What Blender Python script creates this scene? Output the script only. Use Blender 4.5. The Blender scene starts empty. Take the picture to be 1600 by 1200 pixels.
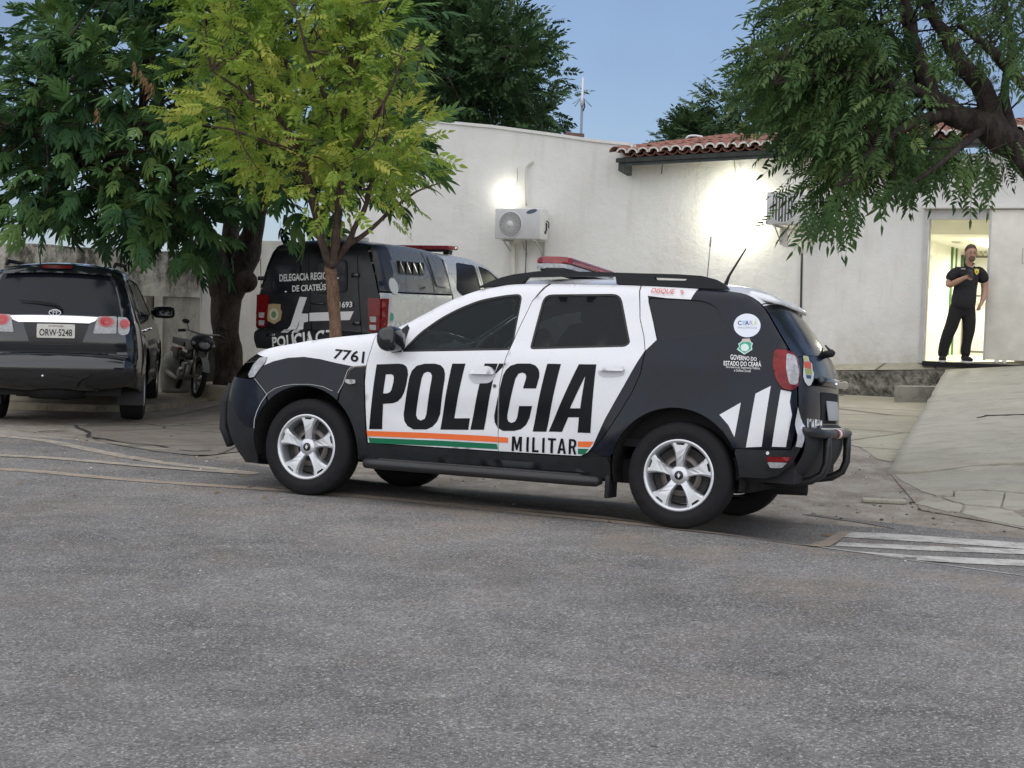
import bpy, bmesh, math, random
import numpy as np
from mathutils import Matrix, Vector
from mathutils.geometry import delaunay_2d_cdt
C = bpy.context.scene
COL = C.collection
R = math.radians

# ---------------------------------------------------------------- camera, sky, sun, exposure
F = 2311.0; HC = 1.5; PITCH = R(3.0); ROLL = 0.032
_cp, _sp, _cr, _sr = math.cos(PITCH), math.sin(PITCH), math.cos(ROLL), math.sin(ROLL)
_fw = np.array([0, _cp, -_sp]); _up = np.array([0, _sp, _cp]); _rt = np.array([1., 0, 0])
_rx = _cr*_rt + _sr*_up; _dy = _sr*_rt - _cr*_up
CAMM = np.stack([_rx, _dy, _fw]); CPOS = np.array([0, 0, HC])
cam = bpy.data.cameras.new('camera'); camo = bpy.data.objects.new('camera', cam); COL.objects.link(camo)
cam.sensor_width = 36; cam.lens = 36*F/1600; cam.clip_start = .1; cam.clip_end = 3000
mw = Matrix.Identity(4)
for i in range(3):
    mw[i][0] = _rx[i]; mw[i][1] = -_dy[i]; mw[i][2] = -_fw[i]; mw[i][3] = CPOS[i]
camo.matrix_world = mw
C.camera = camo

SUN_EL, SUN_AZ = R(58), R(195)          # azimuth from +Y clockwise: behind the camera, veiled by thin cloud
world = bpy.data.worlds.new('World'); C.world = world; world.use_nodes = True
wn = world.node_tree.nodes; wl = world.node_tree.links
bg = wn['Background']; sky = wn.new('ShaderNodeTexSky'); sky.sky_type = 'NISHITA'; sky.sun_disc = False
sky.sun_elevation = SUN_EL; sky.sun_rotation = SUN_AZ
sky.air_density = 1.0; sky.dust_density = .6; sky.ozone_density = 3.5
# thin even dusk veil over the whole dome, with faint soft cloud
wt = wn.new('ShaderNodeTexCoord'); wz = wn.new('ShaderNodeTexNoise'); wz.inputs['Scale'].default_value = 2.2; wz.inputs['Detail'].default_value = 5
wl.new(wt.outputs['Generated'], wz.inputs['Vector'])
wr_ = wn.new('ShaderNodeMapRange'); wl.new(wz.outputs[0], wr_.inputs[0]); wr_.inputs[1].default_value = .3; wr_.inputs[2].default_value = .7; wr_.inputs[3].default_value = .55; wr_.inputs[4].default_value = .95
wx = wn.new('ShaderNodeMix'); wx.data_type = 'RGBA'; wl.new(wr_.outputs[0], wx.inputs[0]); wl.new(sky.outputs[0], wx.inputs[6]); wx.inputs[7].default_value = (1.10, 1.45, 2.3, 1)
wl.new(wx.outputs[2], bg.inputs[0]); bg.inputs[1].default_value = 0.092
sl = bpy.data.lights.new('sun', 'SUN'); sl.energy = 1.5; sl.angle = R(135); sl.color = (1, .93, .82)
so = bpy.data.objects.new('sun', sl); COL.objects.link(so)
sd = Vector((math.sin(SUN_AZ)*math.cos(SUN_EL), math.cos(SUN_AZ)*math.cos(SUN_EL), math.sin(SUN_EL)))
so.rotation_euler = sd.to_track_quat('Z', 'Y').to_euler()
C.view_settings.view_transform = 'Standard'; C.view_settings.look = 'None'
C.view_settings.gamma = 1; C.view_settings.use_curve_mapping = False
C.view_settings.exposure = 1.03

# ---------------------------------------------------------------- measuring helpers (photograph pixel -> point in the place)
def w2p(p):
    c = (np.atleast_2d(p) - CPOS) @ CAMM.T
    return np.c_[F*c[:, 0]/c[:, 2]+800, F*c[:, 1]/c[:, 2]+600]
def ray(uv):
    uv = np.atleast_2d(np.array(uv, float))
    return np.c_[(uv[:, 0]-800)/F, (uv[:, 1]-600)/F, np.ones(len(uv))] @ CAMM
def at(u, v, Y):
    d = ray((u, v))[0]; return CPOS + d*(Y/d[1])
def onz(u, v, z):
    d = ray((u, v))[0]; return CPOS + d*((z-HC)/d[2])

# ---------------------------------------------------------------- materials
MATS = {}
def mat(name, col, rough=.5, metal=0, spec=.5, coat=0, noise=0, nscale=8, bump=0, bscale=40, trans=0, emit=None, estr=0,
        rvar=0, stretch=None, col2=None, alpha=1):
    if name in MATS: return MATS[name]
    m = bpy.data.materials.new(name); m.use_nodes = True; MATS[name] = m
    nt = m.node_tree; b = nt.nodes['Principled BSDF']
    b.inputs['Base Color'].default_value = (*col, 1); b.inputs['Roughness'].default_value = rough
    b.inputs['Metallic'].default_value = metal; b.inputs['Specular IOR Level'].default_value = spec
    b.inputs['Coat Weight'].default_value = coat; b.inputs['Coat Roughness'].default_value = .06
    b.inputs['Transmission Weight'].default_value = trans
    b.inputs['Alpha'].default_value = alpha
    if emit: b.inputs['Emission Color'].default_value = (*emit, 1); b.inputs['Emission Strength'].default_value = estr
    tc = nt.nodes.new('ShaderNodeTexCoord'); mp = nt.nodes.new('ShaderNodeMapping')
    nt.links.new(tc.outputs['Object'], mp.inputs[0])
    if stretch: mp.inputs['Scale'].default_value = stretch
    if noise or rvar:
        n = nt.nodes.new('ShaderNodeTexNoise'); n.inputs['Scale'].default_value = nscale; n.inputs['Detail'].default_value = 6
        n.inputs['Roughness'].default_value = .65
        nt.links.new(mp.outputs[0], n.inputs['Vector'])
        if noise:
            rp = nt.nodes.new('ShaderNodeValToRGB'); nt.links.new(n.outputs[0], rp.inputs[0])
            c2 = col2 or tuple(c*(1-noise) for c in col)
            rp.color_ramp.elements[0].position = .32; rp.color_ramp.elements[1].position = .68
            rp.color_ramp.elements[0].color = (*c2, 1)
            rp.color_ramp.elements[1].color = (*col, 1) if col2 else (*[min(1, c*(1+noise*.6)) for c in col], 1)
            nt.links.new(rp.outputs[0], b.inputs['Base Color'])
        if rvar:
            mr = nt.nodes.new('ShaderNodeMapRange'); nt.links.new(n.outputs[0], mr.inputs[0])
            mr.inputs[1].default_value = .3; mr.inputs[2].default_value = .7
            mr.inputs[3].default_value = max(.03, rough-rvar); mr.inputs[4].default_value = min(1, rough+rvar)
            nt.links.new(mr.outputs[0], b.inputs['Roughness'])
    if bump:
        n2 = nt.nodes.new('ShaderNodeTexNoise'); n2.inputs['Scale'].default_value = bscale; n2.inputs['Detail'].default_value = 5
        nt.links.new(mp.outputs[0], n2.inputs['Vector'])
        bp = nt.nodes.new('ShaderNodeBump'); bp.inputs['Strength'].default_value = bump; bp.inputs['Distance'].default_value = .02
        nt.links.new(n2.outputs[0], bp.inputs['Height']); nt.links.new(bp.outputs[0], b.inputs['Normal'])
    return m

class G:
    """small node-graph helper for the larger surface materials"""
    def __init__(s, name, rough=.8, spec=.3):
        s.m = bpy.data.materials.new(name); s.m.use_nodes = True; MATS[name] = s.m
        s.nt = s.m.node_tree; s.b = s.nt.nodes['Principled BSDF']
        s.b.inputs['Roughness'].default_value = rough; s.b.inputs['Specular IOR Level'].default_value = spec
        s.tc = s.nt.nodes.new('ShaderNodeTexCoord').outputs['Object']
    def n(s, t): return s.nt.nodes.new(t)
    def l(s, a, b): s.nt.links.new(a, b)
    def noise(s, scale, detail=4, rough=.6, stretch=None, loc=(0, 0, 0), dist=0):
        mp = s.n('ShaderNodeMapping'); s.l(s.tc, mp.inputs[0]); mp.inputs['Location'].default_value = loc
        if stretch: mp.inputs['Scale'].default_value = stretch
        t = s.n('ShaderNodeTexNoise'); s.l(mp.outputs[0], t.inputs['Vector'])
        t.inputs['Scale'].default_value = scale; t.inputs['Detail'].default_value = detail; t.inputs['Roughness'].default_value = rough
        t.inputs['Distortion'].default_value = dist
        return t.outputs[0]
    def voro(s, scale, feature='F1', stretch=None, out='Distance'):
        mp = s.n('ShaderNodeMapping'); s.l(s.tc, mp.inputs[0])
        if stretch: mp.inputs['Scale'].default_value = stretch
        t = s.n('ShaderNodeTexVoronoi'); t.feature = feature; s.l(mp.outputs[0], t.inputs['Vector']); t.inputs['Scale'].default_value = scale
        return t.outputs[out]
    def ramp(s, x, stops):
        r = s.n('ShaderNodeValToRGB'); s.l(x, r.inputs[0]); e = r.color_ramp.elements
        while len(e) < len(stops): e.new(.5)
        for k, (p, c) in zip(e, stops):
            k.position = p; k.color = (c, c, c, 1) if not isinstance(c, tuple) else (*c, 1)
        return r.outputs[0]
    def mix(s, f, a, b, mode='MIX'):
        m = s.n('ShaderNodeMix'); m.data_type = 'RGBA'; m.blend_type = mode
        for i, x in ((0, f), (6, a), (7, b)):
            if isinstance(x, (int, float)): m.inputs[i].default_value = x
            elif isinstance(x, tuple): m.inputs[i].default_value = (*x, 1)
            else: s.l(x, m.inputs[i])
        return m.outputs[2]
    def math(s, op, a, b=0):
        m = s.n('ShaderNodeMath'); m.operation = op
        for i, x in ((0, a), (1, b)):
            if isinstance(x, (int, float)): m.inputs[i].default_value = x
            else: s.l(x, m.inputs[i])
        return m.outputs[0]
    def sep(s):
        x = s.n('ShaderNodeSeparateXYZ'); s.l(s.tc, x.inputs[0]); return x.outputs
    def out(s, col, h=None, strength=.3, dist=.02, rough=None):
        s.l(col, s.b.inputs['Base Color'])
        if rough is not None: s.l(rough, s.b.inputs['Roughness'])
        if h is not None:
            bp = s.n('ShaderNodeBump'); bp.inputs['Strength'].default_value = strength; bp.inputs['Distance'].default_value = dist
            s.l(h, bp.inputs['Height']); s.l(bp.outputs[0], s.b.inputs['Normal'])
        return s.m

# ---------------------------------------------------------------- objects
def tag(o, label=None, cat=None, group=None, kind=None):
    for k, v in (('label', label), ('category', cat), ('group', group), ('kind', kind)):
        if v: o[k] = v
    return o
def thing(name, label, cat, loc=(0, 0, 0), rz=0, group=None, M=None):
    o = bpy.data.objects.new(name, None); COL.objects.link(o); o.empty_display_size = .1
    if M is not None: o.matrix_world = M
    else: o.location = loc; o.rotation_euler = (0, 0, rz)
    return tag(o, label, cat, group)
def obj(name, V, Fc, mats, parent=None, smooth=False, midx=None, loc=None):
    me = bpy.data.meshes.new(name)
    me.from_pydata([tuple(map(float, v)) for v in V], [], [tuple(map(int, f)) for f in Fc])
    if not isinstance(mats, (list, tuple)): mats = [mats]
    for m in mats: me.materials.append(m)
    if midx is not None: me.polygons.foreach_set('material_index', np.asarray(midx, dtype=np.int32))
    if smooth: me.polygons.foreach_set('use_smooth', np.ones(len(Fc), bool))
    me.update()
    o = bpy.data.objects.new(name, me); COL.objects.link(o)
    if parent: o.parent = parent
    if loc is not None: o.location = loc
    return o
def share(src, name, parent=None, M=None):
    o = bpy.data.objects.new(name, src.data); COL.objects.link(o)
    if parent: o.parent = parent
    if M is not None: o.matrix_local = M
    return o

class MB:
    """collects boxes, bars, tubes, lathes and prisms; build() links them as ONE mesh object"""
    def __init__(s): s.V = []; s.F = []; s.m = []; s.sm = []
    def add(s, V, Fc, mi=0, smooth=False):
        b = len(s.V); s.V += [tuple(v) for v in V]; s.F += [tuple(i+b for i in f) for f in Fc]
        s.m += [mi]*len(Fc); s.sm += [smooth]*len(Fc); return s
    def box(s, c, size, rot=None, mi=0, bev=0):
        bm = bmesh.new(); bmesh.ops.create_cube(bm, size=1)
        for v in bm.verts: v.co = Vector((v.co.x*size[0], v.co.y*size[1], v.co.z*size[2]))
        if bev: bmesh.ops.bevel(bm, geom=bm.edges[:], offset=bev, segments=2, affect='EDGES', profile=.5)
        M = Matrix.Translation(c) @ (rot.to_4x4() if rot else Matrix.Identity(4))
        bm.transform(M); bm.verts.ensure_lookup_table()
        s.add([v.co[:] for v in bm.verts], [[v.index for v in f.verts] for f in bm.faces], mi, bev > 0); bm.free(); return s
    def tube(s, pts, r, n=8, mi=0, cap=True, flat=1.0):
        pts = [Vector(p) for p in pts]; rs = r if isinstance(r, (list, tuple)) else [r]*len(pts)
        V = []; prev = None
        for i, p in enumerate(pts):
            t = (pts[min(i+1, len(pts)-1)] - pts[max(i-1, 0)]).normalized()
            if prev is None:
                a = Vector((0, 0, 1)) if abs(t.z) < .9 else Vector((1, 0, 0))
                u = t.cross(a).normalized()
            else:
                u = (prev - t*prev.dot(t)).normalized()
            prev = u; w = t.cross(u)
            for k in range(n):
                a = 2*math.pi*k/n; V.append(p + (u*math.cos(a) + w*math.sin(a)*flat)*rs[i])
        Fc = []
        for i in range(len(pts)-1):
            for k in range(n):
                a, b = i*n+k, i*n+(k+1) % n; Fc.append((a, b, b+n, a+n))
        if cap: Fc.append(tuple(range(n-1, -1, -1))); Fc.append(tuple((len(pts)-1)*n+k for k in range(n)))
        return s.add(V, Fc, mi, True)
    def lathe(s, prof, n=32, M=None, mi=0, smooth=True, close=False):
        """prof: (r, h) pairs turned about the local Y axis"""
        V = []; M = M or Matrix.Identity(4)
        for (r, h) in prof:
            for k in range(n):
                a = 2*math.pi*k/n; V.append(M @ Vector((r*math.cos(a), h, r*math.sin(a))))
        Fc = []; L = len(prof)
        for i in range(L if close else L-1):
            j = (i+1) % L
            for k in range(n):
                Fc.append((i*n+k, i*n+(k+1) % n, j*n+(k+1) % n, j*n+k))
        return s.add(V, Fc, mi, smooth)
    def prism(s, poly, d0, d1, fn, mi=0, smooth=False):
        """closed polygon pushed from depth d0 to d1; fn(a, b, depth) -> point"""
        n = len(poly); V = [fn(a, b, d0) for a, b in poly] + [fn(a, b, d1) for a, b in poly]
        Fc = [tuple(range(n)), tuple(range(2*n-1, n-1, -1))] + [(i, i+n, (i+1) % n+n, (i+1) % n) for i in range(n)]
        return s.add(V, Fc, mi, smooth)
    def ball(s, c, r, mi=0, seg=12, rings=8, M=None):
        r = r if isinstance(r, (tuple, list)) else (r, r, r); V = []; Fc = []
        for i in range(rings+1):
            th = math.pi*i/rings
            for k in range(seg):
                a = 2*math.pi*k/seg
                p = Vector((r[0]*math.sin(th)*math.cos(a), r[1]*math.sin(th)*math.sin(a), r[2]*math.cos(th)))
                if M: p = M @ p
                V.append(Vector(c)+p)
        for i in range(rings):
            for k in range(seg):
                Fc.append((i*seg+k, (i+1)*seg+k, (i+1)*seg+(k+1) % seg, i*seg+(k+1) % seg))
        return s.add(V, Fc, mi, True)
    def build(s, name, mats, parent=None, loc=None, fix=True):
        o = obj(name, s.V, s.F, mats, parent, midx=s.m, loc=loc)
        o.data.polygons.foreach_set('use_smooth', np.array(s.sm, bool))
        if fix:
            bm = bmesh.new(); bm.from_mesh(o.data); bmesh.ops.recalc_face_normals(bm, faces=bm.faces[:]); bm.to_mesh(o.data); bm.free()
        return o

# ---------------------------------------------------------------- 2D filling
def inside(P, poly):
    P = np.atleast_2d(P); poly = np.asarray(poly, float); x, y = P[:, 0], P[:, 1]; r = np.zeros(len(P), bool)
    for (x1, y1), (x2, y2) in zip(poly, np.roll(poly, -1, 0)):
        c = ((y1 > y) != (y2 > y)) & (x < (x2-x1)*(y-y1)/((y2-y1) if y2 != y1 else 1e-12)+x1)
        r ^= c
    return r
def dist_poly(P, line, closed=False):
    P = np.atleast_2d(P); line = np.asarray(line, float); d = np.full(len(P), 1e9)
    A = line; Bq = np.roll(line, -1, 0)
    if not closed: A = A[:-1]; Bq = Bq[:-1]
    for a, b in zip(A, Bq):
        e = b-a; L = (e*e).sum()+1e-15; t = np.clip(((P-a)@e)/L, 0, 1); q = a+t[:, None]*e
        d = np.minimum(d, np.hypot(*(P-q).T))
    return d
def dens(poly, step, closed=True):
    poly = np.asarray(poly, float); out = []; n = len(poly)
    for i in range(n if closed else n-1):
        a, b = poly[i], poly[(i+1) % n]; k = max(1, int(math.ceil(np.hypot(*(b-a))/step)))
        out += [a+(b-a)*j/k for j in range(k)]
    if not closed: out.append(poly[-1])
    return np.array(out)
def rnd(poly, r, k=4):
    """round the corners of a polygon"""
    poly = np.asarray(poly, float); n = len(poly); out = []
    rr = r if isinstance(r, (list, tuple)) else [r]*n
    for i in range(n):
        p, a, b = poly[i], poly[i-1], poly[(i+1) % n]; ra = rr[i]
        la, lb = np.hypot(*(a-p)), np.hypot(*(b-p)); q = min(ra, la*.45, lb*.45)
        if q < 1e-4: out.append(p); continue
        s0, s1 = p+(a-p)/la*q, p+(b-p)/lb*q
        for j in range(k+1):
            t = j/k; out.append((1-t)**2*s0+2*t*(1-t)*p+t*t*s1)
    return np.array(out)
def smooth_line(pts, k=4):
    """Catmull-Rom through open points"""
    P = np.asarray(pts, float); P = np.vstack([2*P[0]-P[1], P, 2*P[-1]-P[-2]]); out = []
    for i in range(1, len(P)-2):
        for j in range(k):
            t = j/k; a, b, c, d = P[i-1], P[i], P[i+1], P[i+2]
            out.append(.5*((2*b)+(c-a)*t+(2*a-5*b+4*c-d)*t*t+(3*b-a-3*c+d)*t**3))
    out.append(P[-2]); return np.array(out)
def inset(poly, d):
    """shift a polygon inwards by d (approximate)"""
    P = np.asarray(poly, float); area = .5*np.sum(P[:, 0]*np.roll(P[:, 1], -1)-np.roll(P[:, 0], -1)*P[:, 1]); sg = 1 if area > 0 else -1
    e1 = P-np.roll(P, 1, 0); e2 = np.roll(P, -1, 0)-P
    n1 = np.c_[-e1[:, 1], e1[:, 0]]; n2 = np.c_[-e2[:, 1], e2[:, 0]]
    n1 /= np.maximum(1e-9, np.hypot(*n1.T))[:, None]; n2 /= np.maximum(1e-9, np.hypot(*n2.T))[:, None]
    n = n1+n2; L = np.maximum(.35, np.hypot(*n.T)/1.0); n = n/L[:, None]
    k = 1/np.maximum(.4, (n*n1).sum(1)); return P+sg*n*(d*k)[:, None]
def fill2d(outer, holes=(), step=.05, cons=(), edge=None):
    edge = edge or step
    loops = [dens(outer, edge)]+[dens(h, edge) for h in holes]+[dens(c, edge) for c in cons]
    V = []; E = []
    for L in loops:
        b = len(V); n = len(L); V += [tuple(p) for p in L]; E += [(b+i, b+(i+1) % n) for i in range(n)]
    o = np.asarray(outer, float); lo, hi = o.min(0), o.max(0)
    gx, gy = np.meshgrid(np.arange(lo[0]+step*.5, hi[0], step), np.arange(lo[1]+step*.5, hi[1], step))
    g = np.c_[gx.ravel(), gy.ravel()]
    if len(g):
        g[:, 0] += (np.arange(len(g)) % 7-3)*step*.02
        k = inside(g, o)
        for h in holes: k &= ~inside(g, h)
        g = g[k]
        if len(g):
            d = np.full(len(g), 1e9)
            for L in loops: d = np.minimum(d, dist_poly(g, L, True))
            g = g[d > .45*step]
        V += [tuple(p) for p in g]
    vo, eo, fo = delaunay_2d_cdt([Vector(v) for v in V], E, [], 0, 1e-7)[:3]
    vo = np.array([tuple(v) for v in vo]); fo = np.array([f for f in fo if len(f) == 3])
    c = vo[fo].mean(1); k = inside(c, o)
    for h in holes: k &= ~inside(c, h)
    fo = fo[k]; a = vo[fo[:, 1]]-vo[fo[:, 0]]; b = vo[fo[:, 2]]-vo[fo[:, 0]]; ar = a[:, 0]*b[:, 1]-a[:, 1]*b[:, 0]
    fo[ar < 0] = fo[ar < 0][:, ::-1]; fo = fo[np.abs(ar) > 1e-12]
    used, inv = np.unique(fo, return_inverse=True)
    return vo[used], inv.reshape(-1, 3)
_TX = {}
def text2d(s, bold=0.0, shear=0.0, space=1.0):
    """outline of a line of writing as triangles in the unit square"""
    key = (s, bold, shear, space)
    if key in _TX: return _TX[key]
    cu = bpy.data.curves.new('t', 'FONT'); cu.body = s; cu.offset = bold; cu.shear = shear; cu.space_character = space
    cu.dimensions = '2D'; cu.fill_mode = 'FRONT'; cu.resolution_u = 3
    o = bpy.data.objects.new('t', cu); COL.objects.link(o); dg = bpy.context.evaluated_depsgraph_get()
    me = bpy.data.meshes.new_from_object(o.evaluated_get(dg)); bm = bmesh.new(); bm.from_mesh(me)
    bmesh.ops.triangulate(bm, faces=bm.faces[:])
    V = np.array([v.co[:2] for v in bm.verts]); bm.verts.index_update()
    Fc = np.array([[v.index for v in f.verts] for f in bm.faces]); bm.free()
    bpy.data.objects.remove(o); bpy.data.curves.remove(cu); bpy.data.meshes.remove(me)
    V = (V-V.min(0))/(V.max(0)-V.min(0)); _TX[key] = (V, Fc); return V, Fc
def quad(V, TL, TR, BR, BL):
    a, b = V[:, :1], V[:, 1:2]; TL, TR, BR, BL = map(np.array, (TL, TR, BR, BL))
    return (1-a)*(1-b)*BL+a*(1-b)*BR+a*b*TR+(1-a)*b*TL

def ss(x, a, b):
    t = np.clip((np.asarray(x, float)-a)/(b-a), 0, 1); return t*t*(3-2*t)
# ---------------------------------------------------------------- vehicle shell: side surface + swept top / ends
class Veh:
    """x forward from the rear axle, y to the left, z up. A side surface y = S(x, z) rolls over at the
    corner line into a surface swept across the car from that line."""
    def __init__(s, M, line, prof, taper, Rf, bulge, k=4):
        s.M = M; s.Rw = np.array(M.to_3x3()); s.tw = np.array(M.translation)
        s.raw = np.array(line, float); s.line = smooth_line(line, k)
        L = np.r_[0, np.cumsum(np.hypot(*np.diff(s.line, axis=0).T))]; s.L = L
        s.b = np.interp(np.arange(len(s.line))/k, np.arange(len(line)), bulge)
        s.pz, s.py = np.array(prof, float).T; s.taper = taper; s.Rf = Rf
        d = np.gradient(s.line, axis=0); d /= np.hypot(*d.T)[:, None]; s.nrm = np.c_[d[:, 1], -d[:, 0]]
        s.w = s.S0(s.line[:, 0], s.line[:, 1])-Rf
        s.fullpoly = np.vstack([s.line])
    def S0(s, x, z):
        zz = np.asarray(z, float); i = np.clip(np.searchsorted(s.pz, zz)-1, 0, len(s.pz)-2)
        m = np.gradient(s.py, s.pz); h = s.pz[i+1]-s.pz[i]; t = np.clip((zz-s.pz[i])/h, 0, 1)
        y = (2*t**3-3*t**2+1)*s.py[i]+(t**3-2*t**2+t)*h*m[i]+(-2*t**3+3*t**2)*s.py[i+1]+(t**3-t**2)*h*m[i+1]
        return y-s.taper(np.asarray(x, float), zz)
    def S(s, x, z):
        P = np.c_[x, z]; d = dist_poly(P, s.line)
        # outside of the corner line counts as on it
        d = np.where(s._out(P), 0, d); q = 1-np.minimum(d, s.Rf)/s.Rf
        return s.S0(P[:, 0], P[:, 1])-s.Rf*(1-np.sqrt(np.maximum(0, 1-q*q)))
    def _out(s, P):
        poly = np.vstack([s.line, [[s.line[-1, 0]+.3, -1], [s.line[0, 0]-.3, -1]]])
        return ~inside(P, poly)
    def loc(s, W): return (np.atleast_2d(W)-s.tw)@s.Rw
    def wor(s, P): return np.atleast_2d(P)@s.Rw.T+s.tw
    def px(s, P): return w2p(s.wor(P))
    def side(s, uv, sg=1, y=None):
        """photograph pixels -> (x, z) on the side surface (or on the plane y)"""
        o = s.loc(CPOS)[0]; d = ray(uv)@s.Rw; Y = np.full(len(d), .85*sg if y is None else y)
        for _ in range(1 if y is not None else 25):
            t = (Y-o[1])/d[:, 1]; x, z = o[0]+d[:, 0]*t, o[2]+d[:, 2]*t
            if y is None: Y = .6*Y+.4*sg*s.S(x, z)
        return np.c_[x, z]
    def onx(s, uv, x):
        o = s.loc(CPOS)[0]; d = ray(uv)@s.Rw; t = (x-o[0])/d[:, 0]; return np.c_[o[1]+d[:, 1]*t, o[2]+d[:, 2]*t]
    # swept surface: t along the corner line, y across
    def sw(s, t, y, off=0):
        t = np.asarray(t, float); y = np.asarray(y, float)
        p = np.c_[np.interp(t, s.L, s.line[:, 0]), np.interp(t, s.L, s.line[:, 1])]
        n = np.c_[np.interp(t, s.L, s.nrm[:, 0]), np.interp(t, s.L, s.nrm[:, 1])]
        w = np.interp(t, s.L, s.w); b = np.interp(t, s.L, s.b); v = np.clip(y/w, -1, 1)
        q = p+n*(b*(1-np.abs(v)**2.4)+off)[:, None]
        return np.c_[q[:, 0], y, q[:, 1]]
    def t_at(s, x=None, z=None, lo=0, hi=None):
        """arc position where the line crosses x (or z), searched between arc lengths"""
        hi = hi or s.L[-1]; tt = np.linspace(lo, hi, 3000)
        a = np.interp(tt, s.L, s.line[:, 0 if x is not None else 1]); return tt[np.argmin(np.abs(a-(x if x is not None else z)))]
    def swpx(s, uv, t0, t1):
        """photograph pixels -> (t, y) on the swept surface between arc positions t0 and t1"""
        uv = np.atleast_2d(np.array(uv, float)); T, Y = np.meshgrid(np.linspace(t0, t1, 120), np.linspace(-.8, .8, 81))
        g = np.c_[T.ravel(), Y.ravel()]; P = s.px(s.sw(g[:, 0], g[:, 1])); out = []
        for q in uv:
            e = ((P-q)**2).sum(1); x = g[np.argmin(e)].copy()
            for _ in range(12):
                h = 2e-3; Z = s.px(s.sw([x[0], x[0]+h, x[0]], [x[1], x[1], x[1]+h])); J = np.c_[(Z[1]-Z[0])/h, (Z[2]-Z[0])/h]
                try: dx = np.linalg.solve(J.T@J+1e-3*np.eye(2), J.T@(q-Z[0]))
                except Exception: break
                x = x+np.clip(dx, -.05, .05); x[0] = np.clip(x[0], t0, t1)
            out.append(x)
        return np.array(out)
    def lineseg(s, xa, xb, n=14, zmin=.9):
        """corner line between two x positions (upper part)"""
        k = s.line[:, 1] > zmin; L = s.line[k]; o = np.argsort(L[:, 0]); xs = np.linspace(xa, xb, n)
        return np.c_[xs, np.interp(xs, L[o, 0], L[o, 1])]
    def panel(s, name, outer, mats, parent, holes=(), sg=1, off=0, flange=.014, step=.045, cons=(), midx=None, edge=None):
        V2, Fc = fill2d(outer, holes, step, cons, edge); y = s.S(V2[:, 0], V2[:, 1])+off
        V = np.c_[V2[:, 0], sg*y, V2[:, 1]]; mi = None
        if midx is not None: mi = midx(V2[Fc].mean(1)).astype(int)
        F2 = Fc if sg < 0 else Fc[:, ::-1]
        Vl, Fl = V.tolist(), F2.tolist(); ml = list(mi) if mi is not None else [0]*len(Fl); nsm = len(Fl)
        if flange:
            from collections import Counter
            cnt = Counter(); fl = {}
            for f in F2.tolist():
                for i in range(3): cnt[tuple(sorted((f[i], f[(i+1) % 3])))] += 1
            for fi, f in enumerate(F2.tolist()):
                for i in range(3):
                    a, b = f[i], f[(i+1) % 3]
                    if cnt[tuple(sorted((a, b)))] == 1:
                        for q in (a, b):
                            if q not in fl: fl[q] = len(Vl); Vl.append((V[q]-[0, sg*flange, 0]).tolist())
                        Fl.append((b, a, fl[a], fl[b])); ml.append(ml[fi])
        o = obj(name, Vl, Fl, mats, parent, midx=ml)
        sm = np.zeros(len(Fl), bool); sm[:nsm] = True; o.data.polygons.foreach_set('use_smooth', sm)
        if flange:
            be = {k_ for k_, v_ in cnt.items() if v_ == 1}
            for e in o.data.edges:
                if tuple(sorted(e.vertices)) in be: e.use_edge_sharp = True
        return o
    def decal(s, name, V2, Fc, m, parent, sg=1, off=.0022, keep=None):
        if keep is not None: Fc = Fc[keep(V2[Fc].mean(1))]
        y = s.S(V2[:, 0], V2[:, 1])+off
        return obj(name, np.c_[V2[:, 0], sg*y, V2[:, 1]], Fc if sg < 0 else Fc[:, ::-1], m, parent)
    def decal_poly(s, name, poly, m, parent, sg=1, off=.0022, holes=(), step=.04, keep=None):
        V2, Fc = fill2d(poly, holes, step); return s.decal(name, V2, Fc, m, parent, sg, off, keep)
    def write(s, name, txt, q, m, parent, sg=1, bold=.02, shear=0, off=.003, space=1):
        """a line of writing on the side, its box given as four photograph pixels TL TR BR BL"""
        V, Fc = text2d(txt, bold, shear, space); P = s.side(quad(V, *q), sg); return s.decal(name, P, Fc, m, parent, sg, off)
    def sweep(s, name, t0, t1, m, parent, y0=-1, y1=1, off=0, nt=None, ny=18, edge=0):
        """whole-width (or |y| fraction y0..y1) strip of the swept surface"""
        nt = nt or max(2, int((t1-t0)/.04)); T = np.linspace(t0, t1, nt+1); V = []
        for t in T:
            w = np.interp(t, s.L, s.w); ys = np.linspace(y0, y1, ny+1)*w
            V += s.sw(np.full(ny+1, t), ys, off).tolist()
        Fc = [(i*(ny+1)+j, i*(ny+1)+j+1, (i+1)*(ny+1)+j+1, (i+1)*(ny+1)+j) for i in range(nt) for j in range(ny)]
        return obj(name, V, Fc, m, parent, smooth=True)
    def swfill(s, name, poly, m, parent, off=.003, holes=(), step=.05, thick=0, t01=None):
        """polygon in (t, y) laid on the swept surface; thick gives it a raised edge"""
        V2, Fc = fill2d(poly, holes, step); V = s.sw(V2[:, 0], V2[:, 1], off)
        Vl, Fl = V.tolist(), Fc.tolist()
        if thick:
            B_ = s.sw(V2[:, 0], V2[:, 1], off-thick)
            from collections import Counter
            cnt = Counter(tuple(sorted((f[i], f[(i+1) % 3]))) for f in Fl for i in range(3))
            for f in list(Fl):
                for i in range(3):
                    a, b = f[i], f[(i+1) % 3]
                    if cnt[tuple(sorted((a, b)))] == 1:
                        n0 = len(Vl); Vl += [V[a].tolist(), V[b].tolist(), B_[b].tolist(), B_[a].tolist()]; Fl.append((n0+1, n0, n0+3, n0+2))
        o = obj(name, Vl, Fl, m, parent)
        bm = bmesh.new(); bm.from_mesh(o.data); bmesh.ops.recalc_face_normals(bm, faces=bm.faces[:]); bm.to_mesh(o.data); bm.free()
        return o
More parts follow.
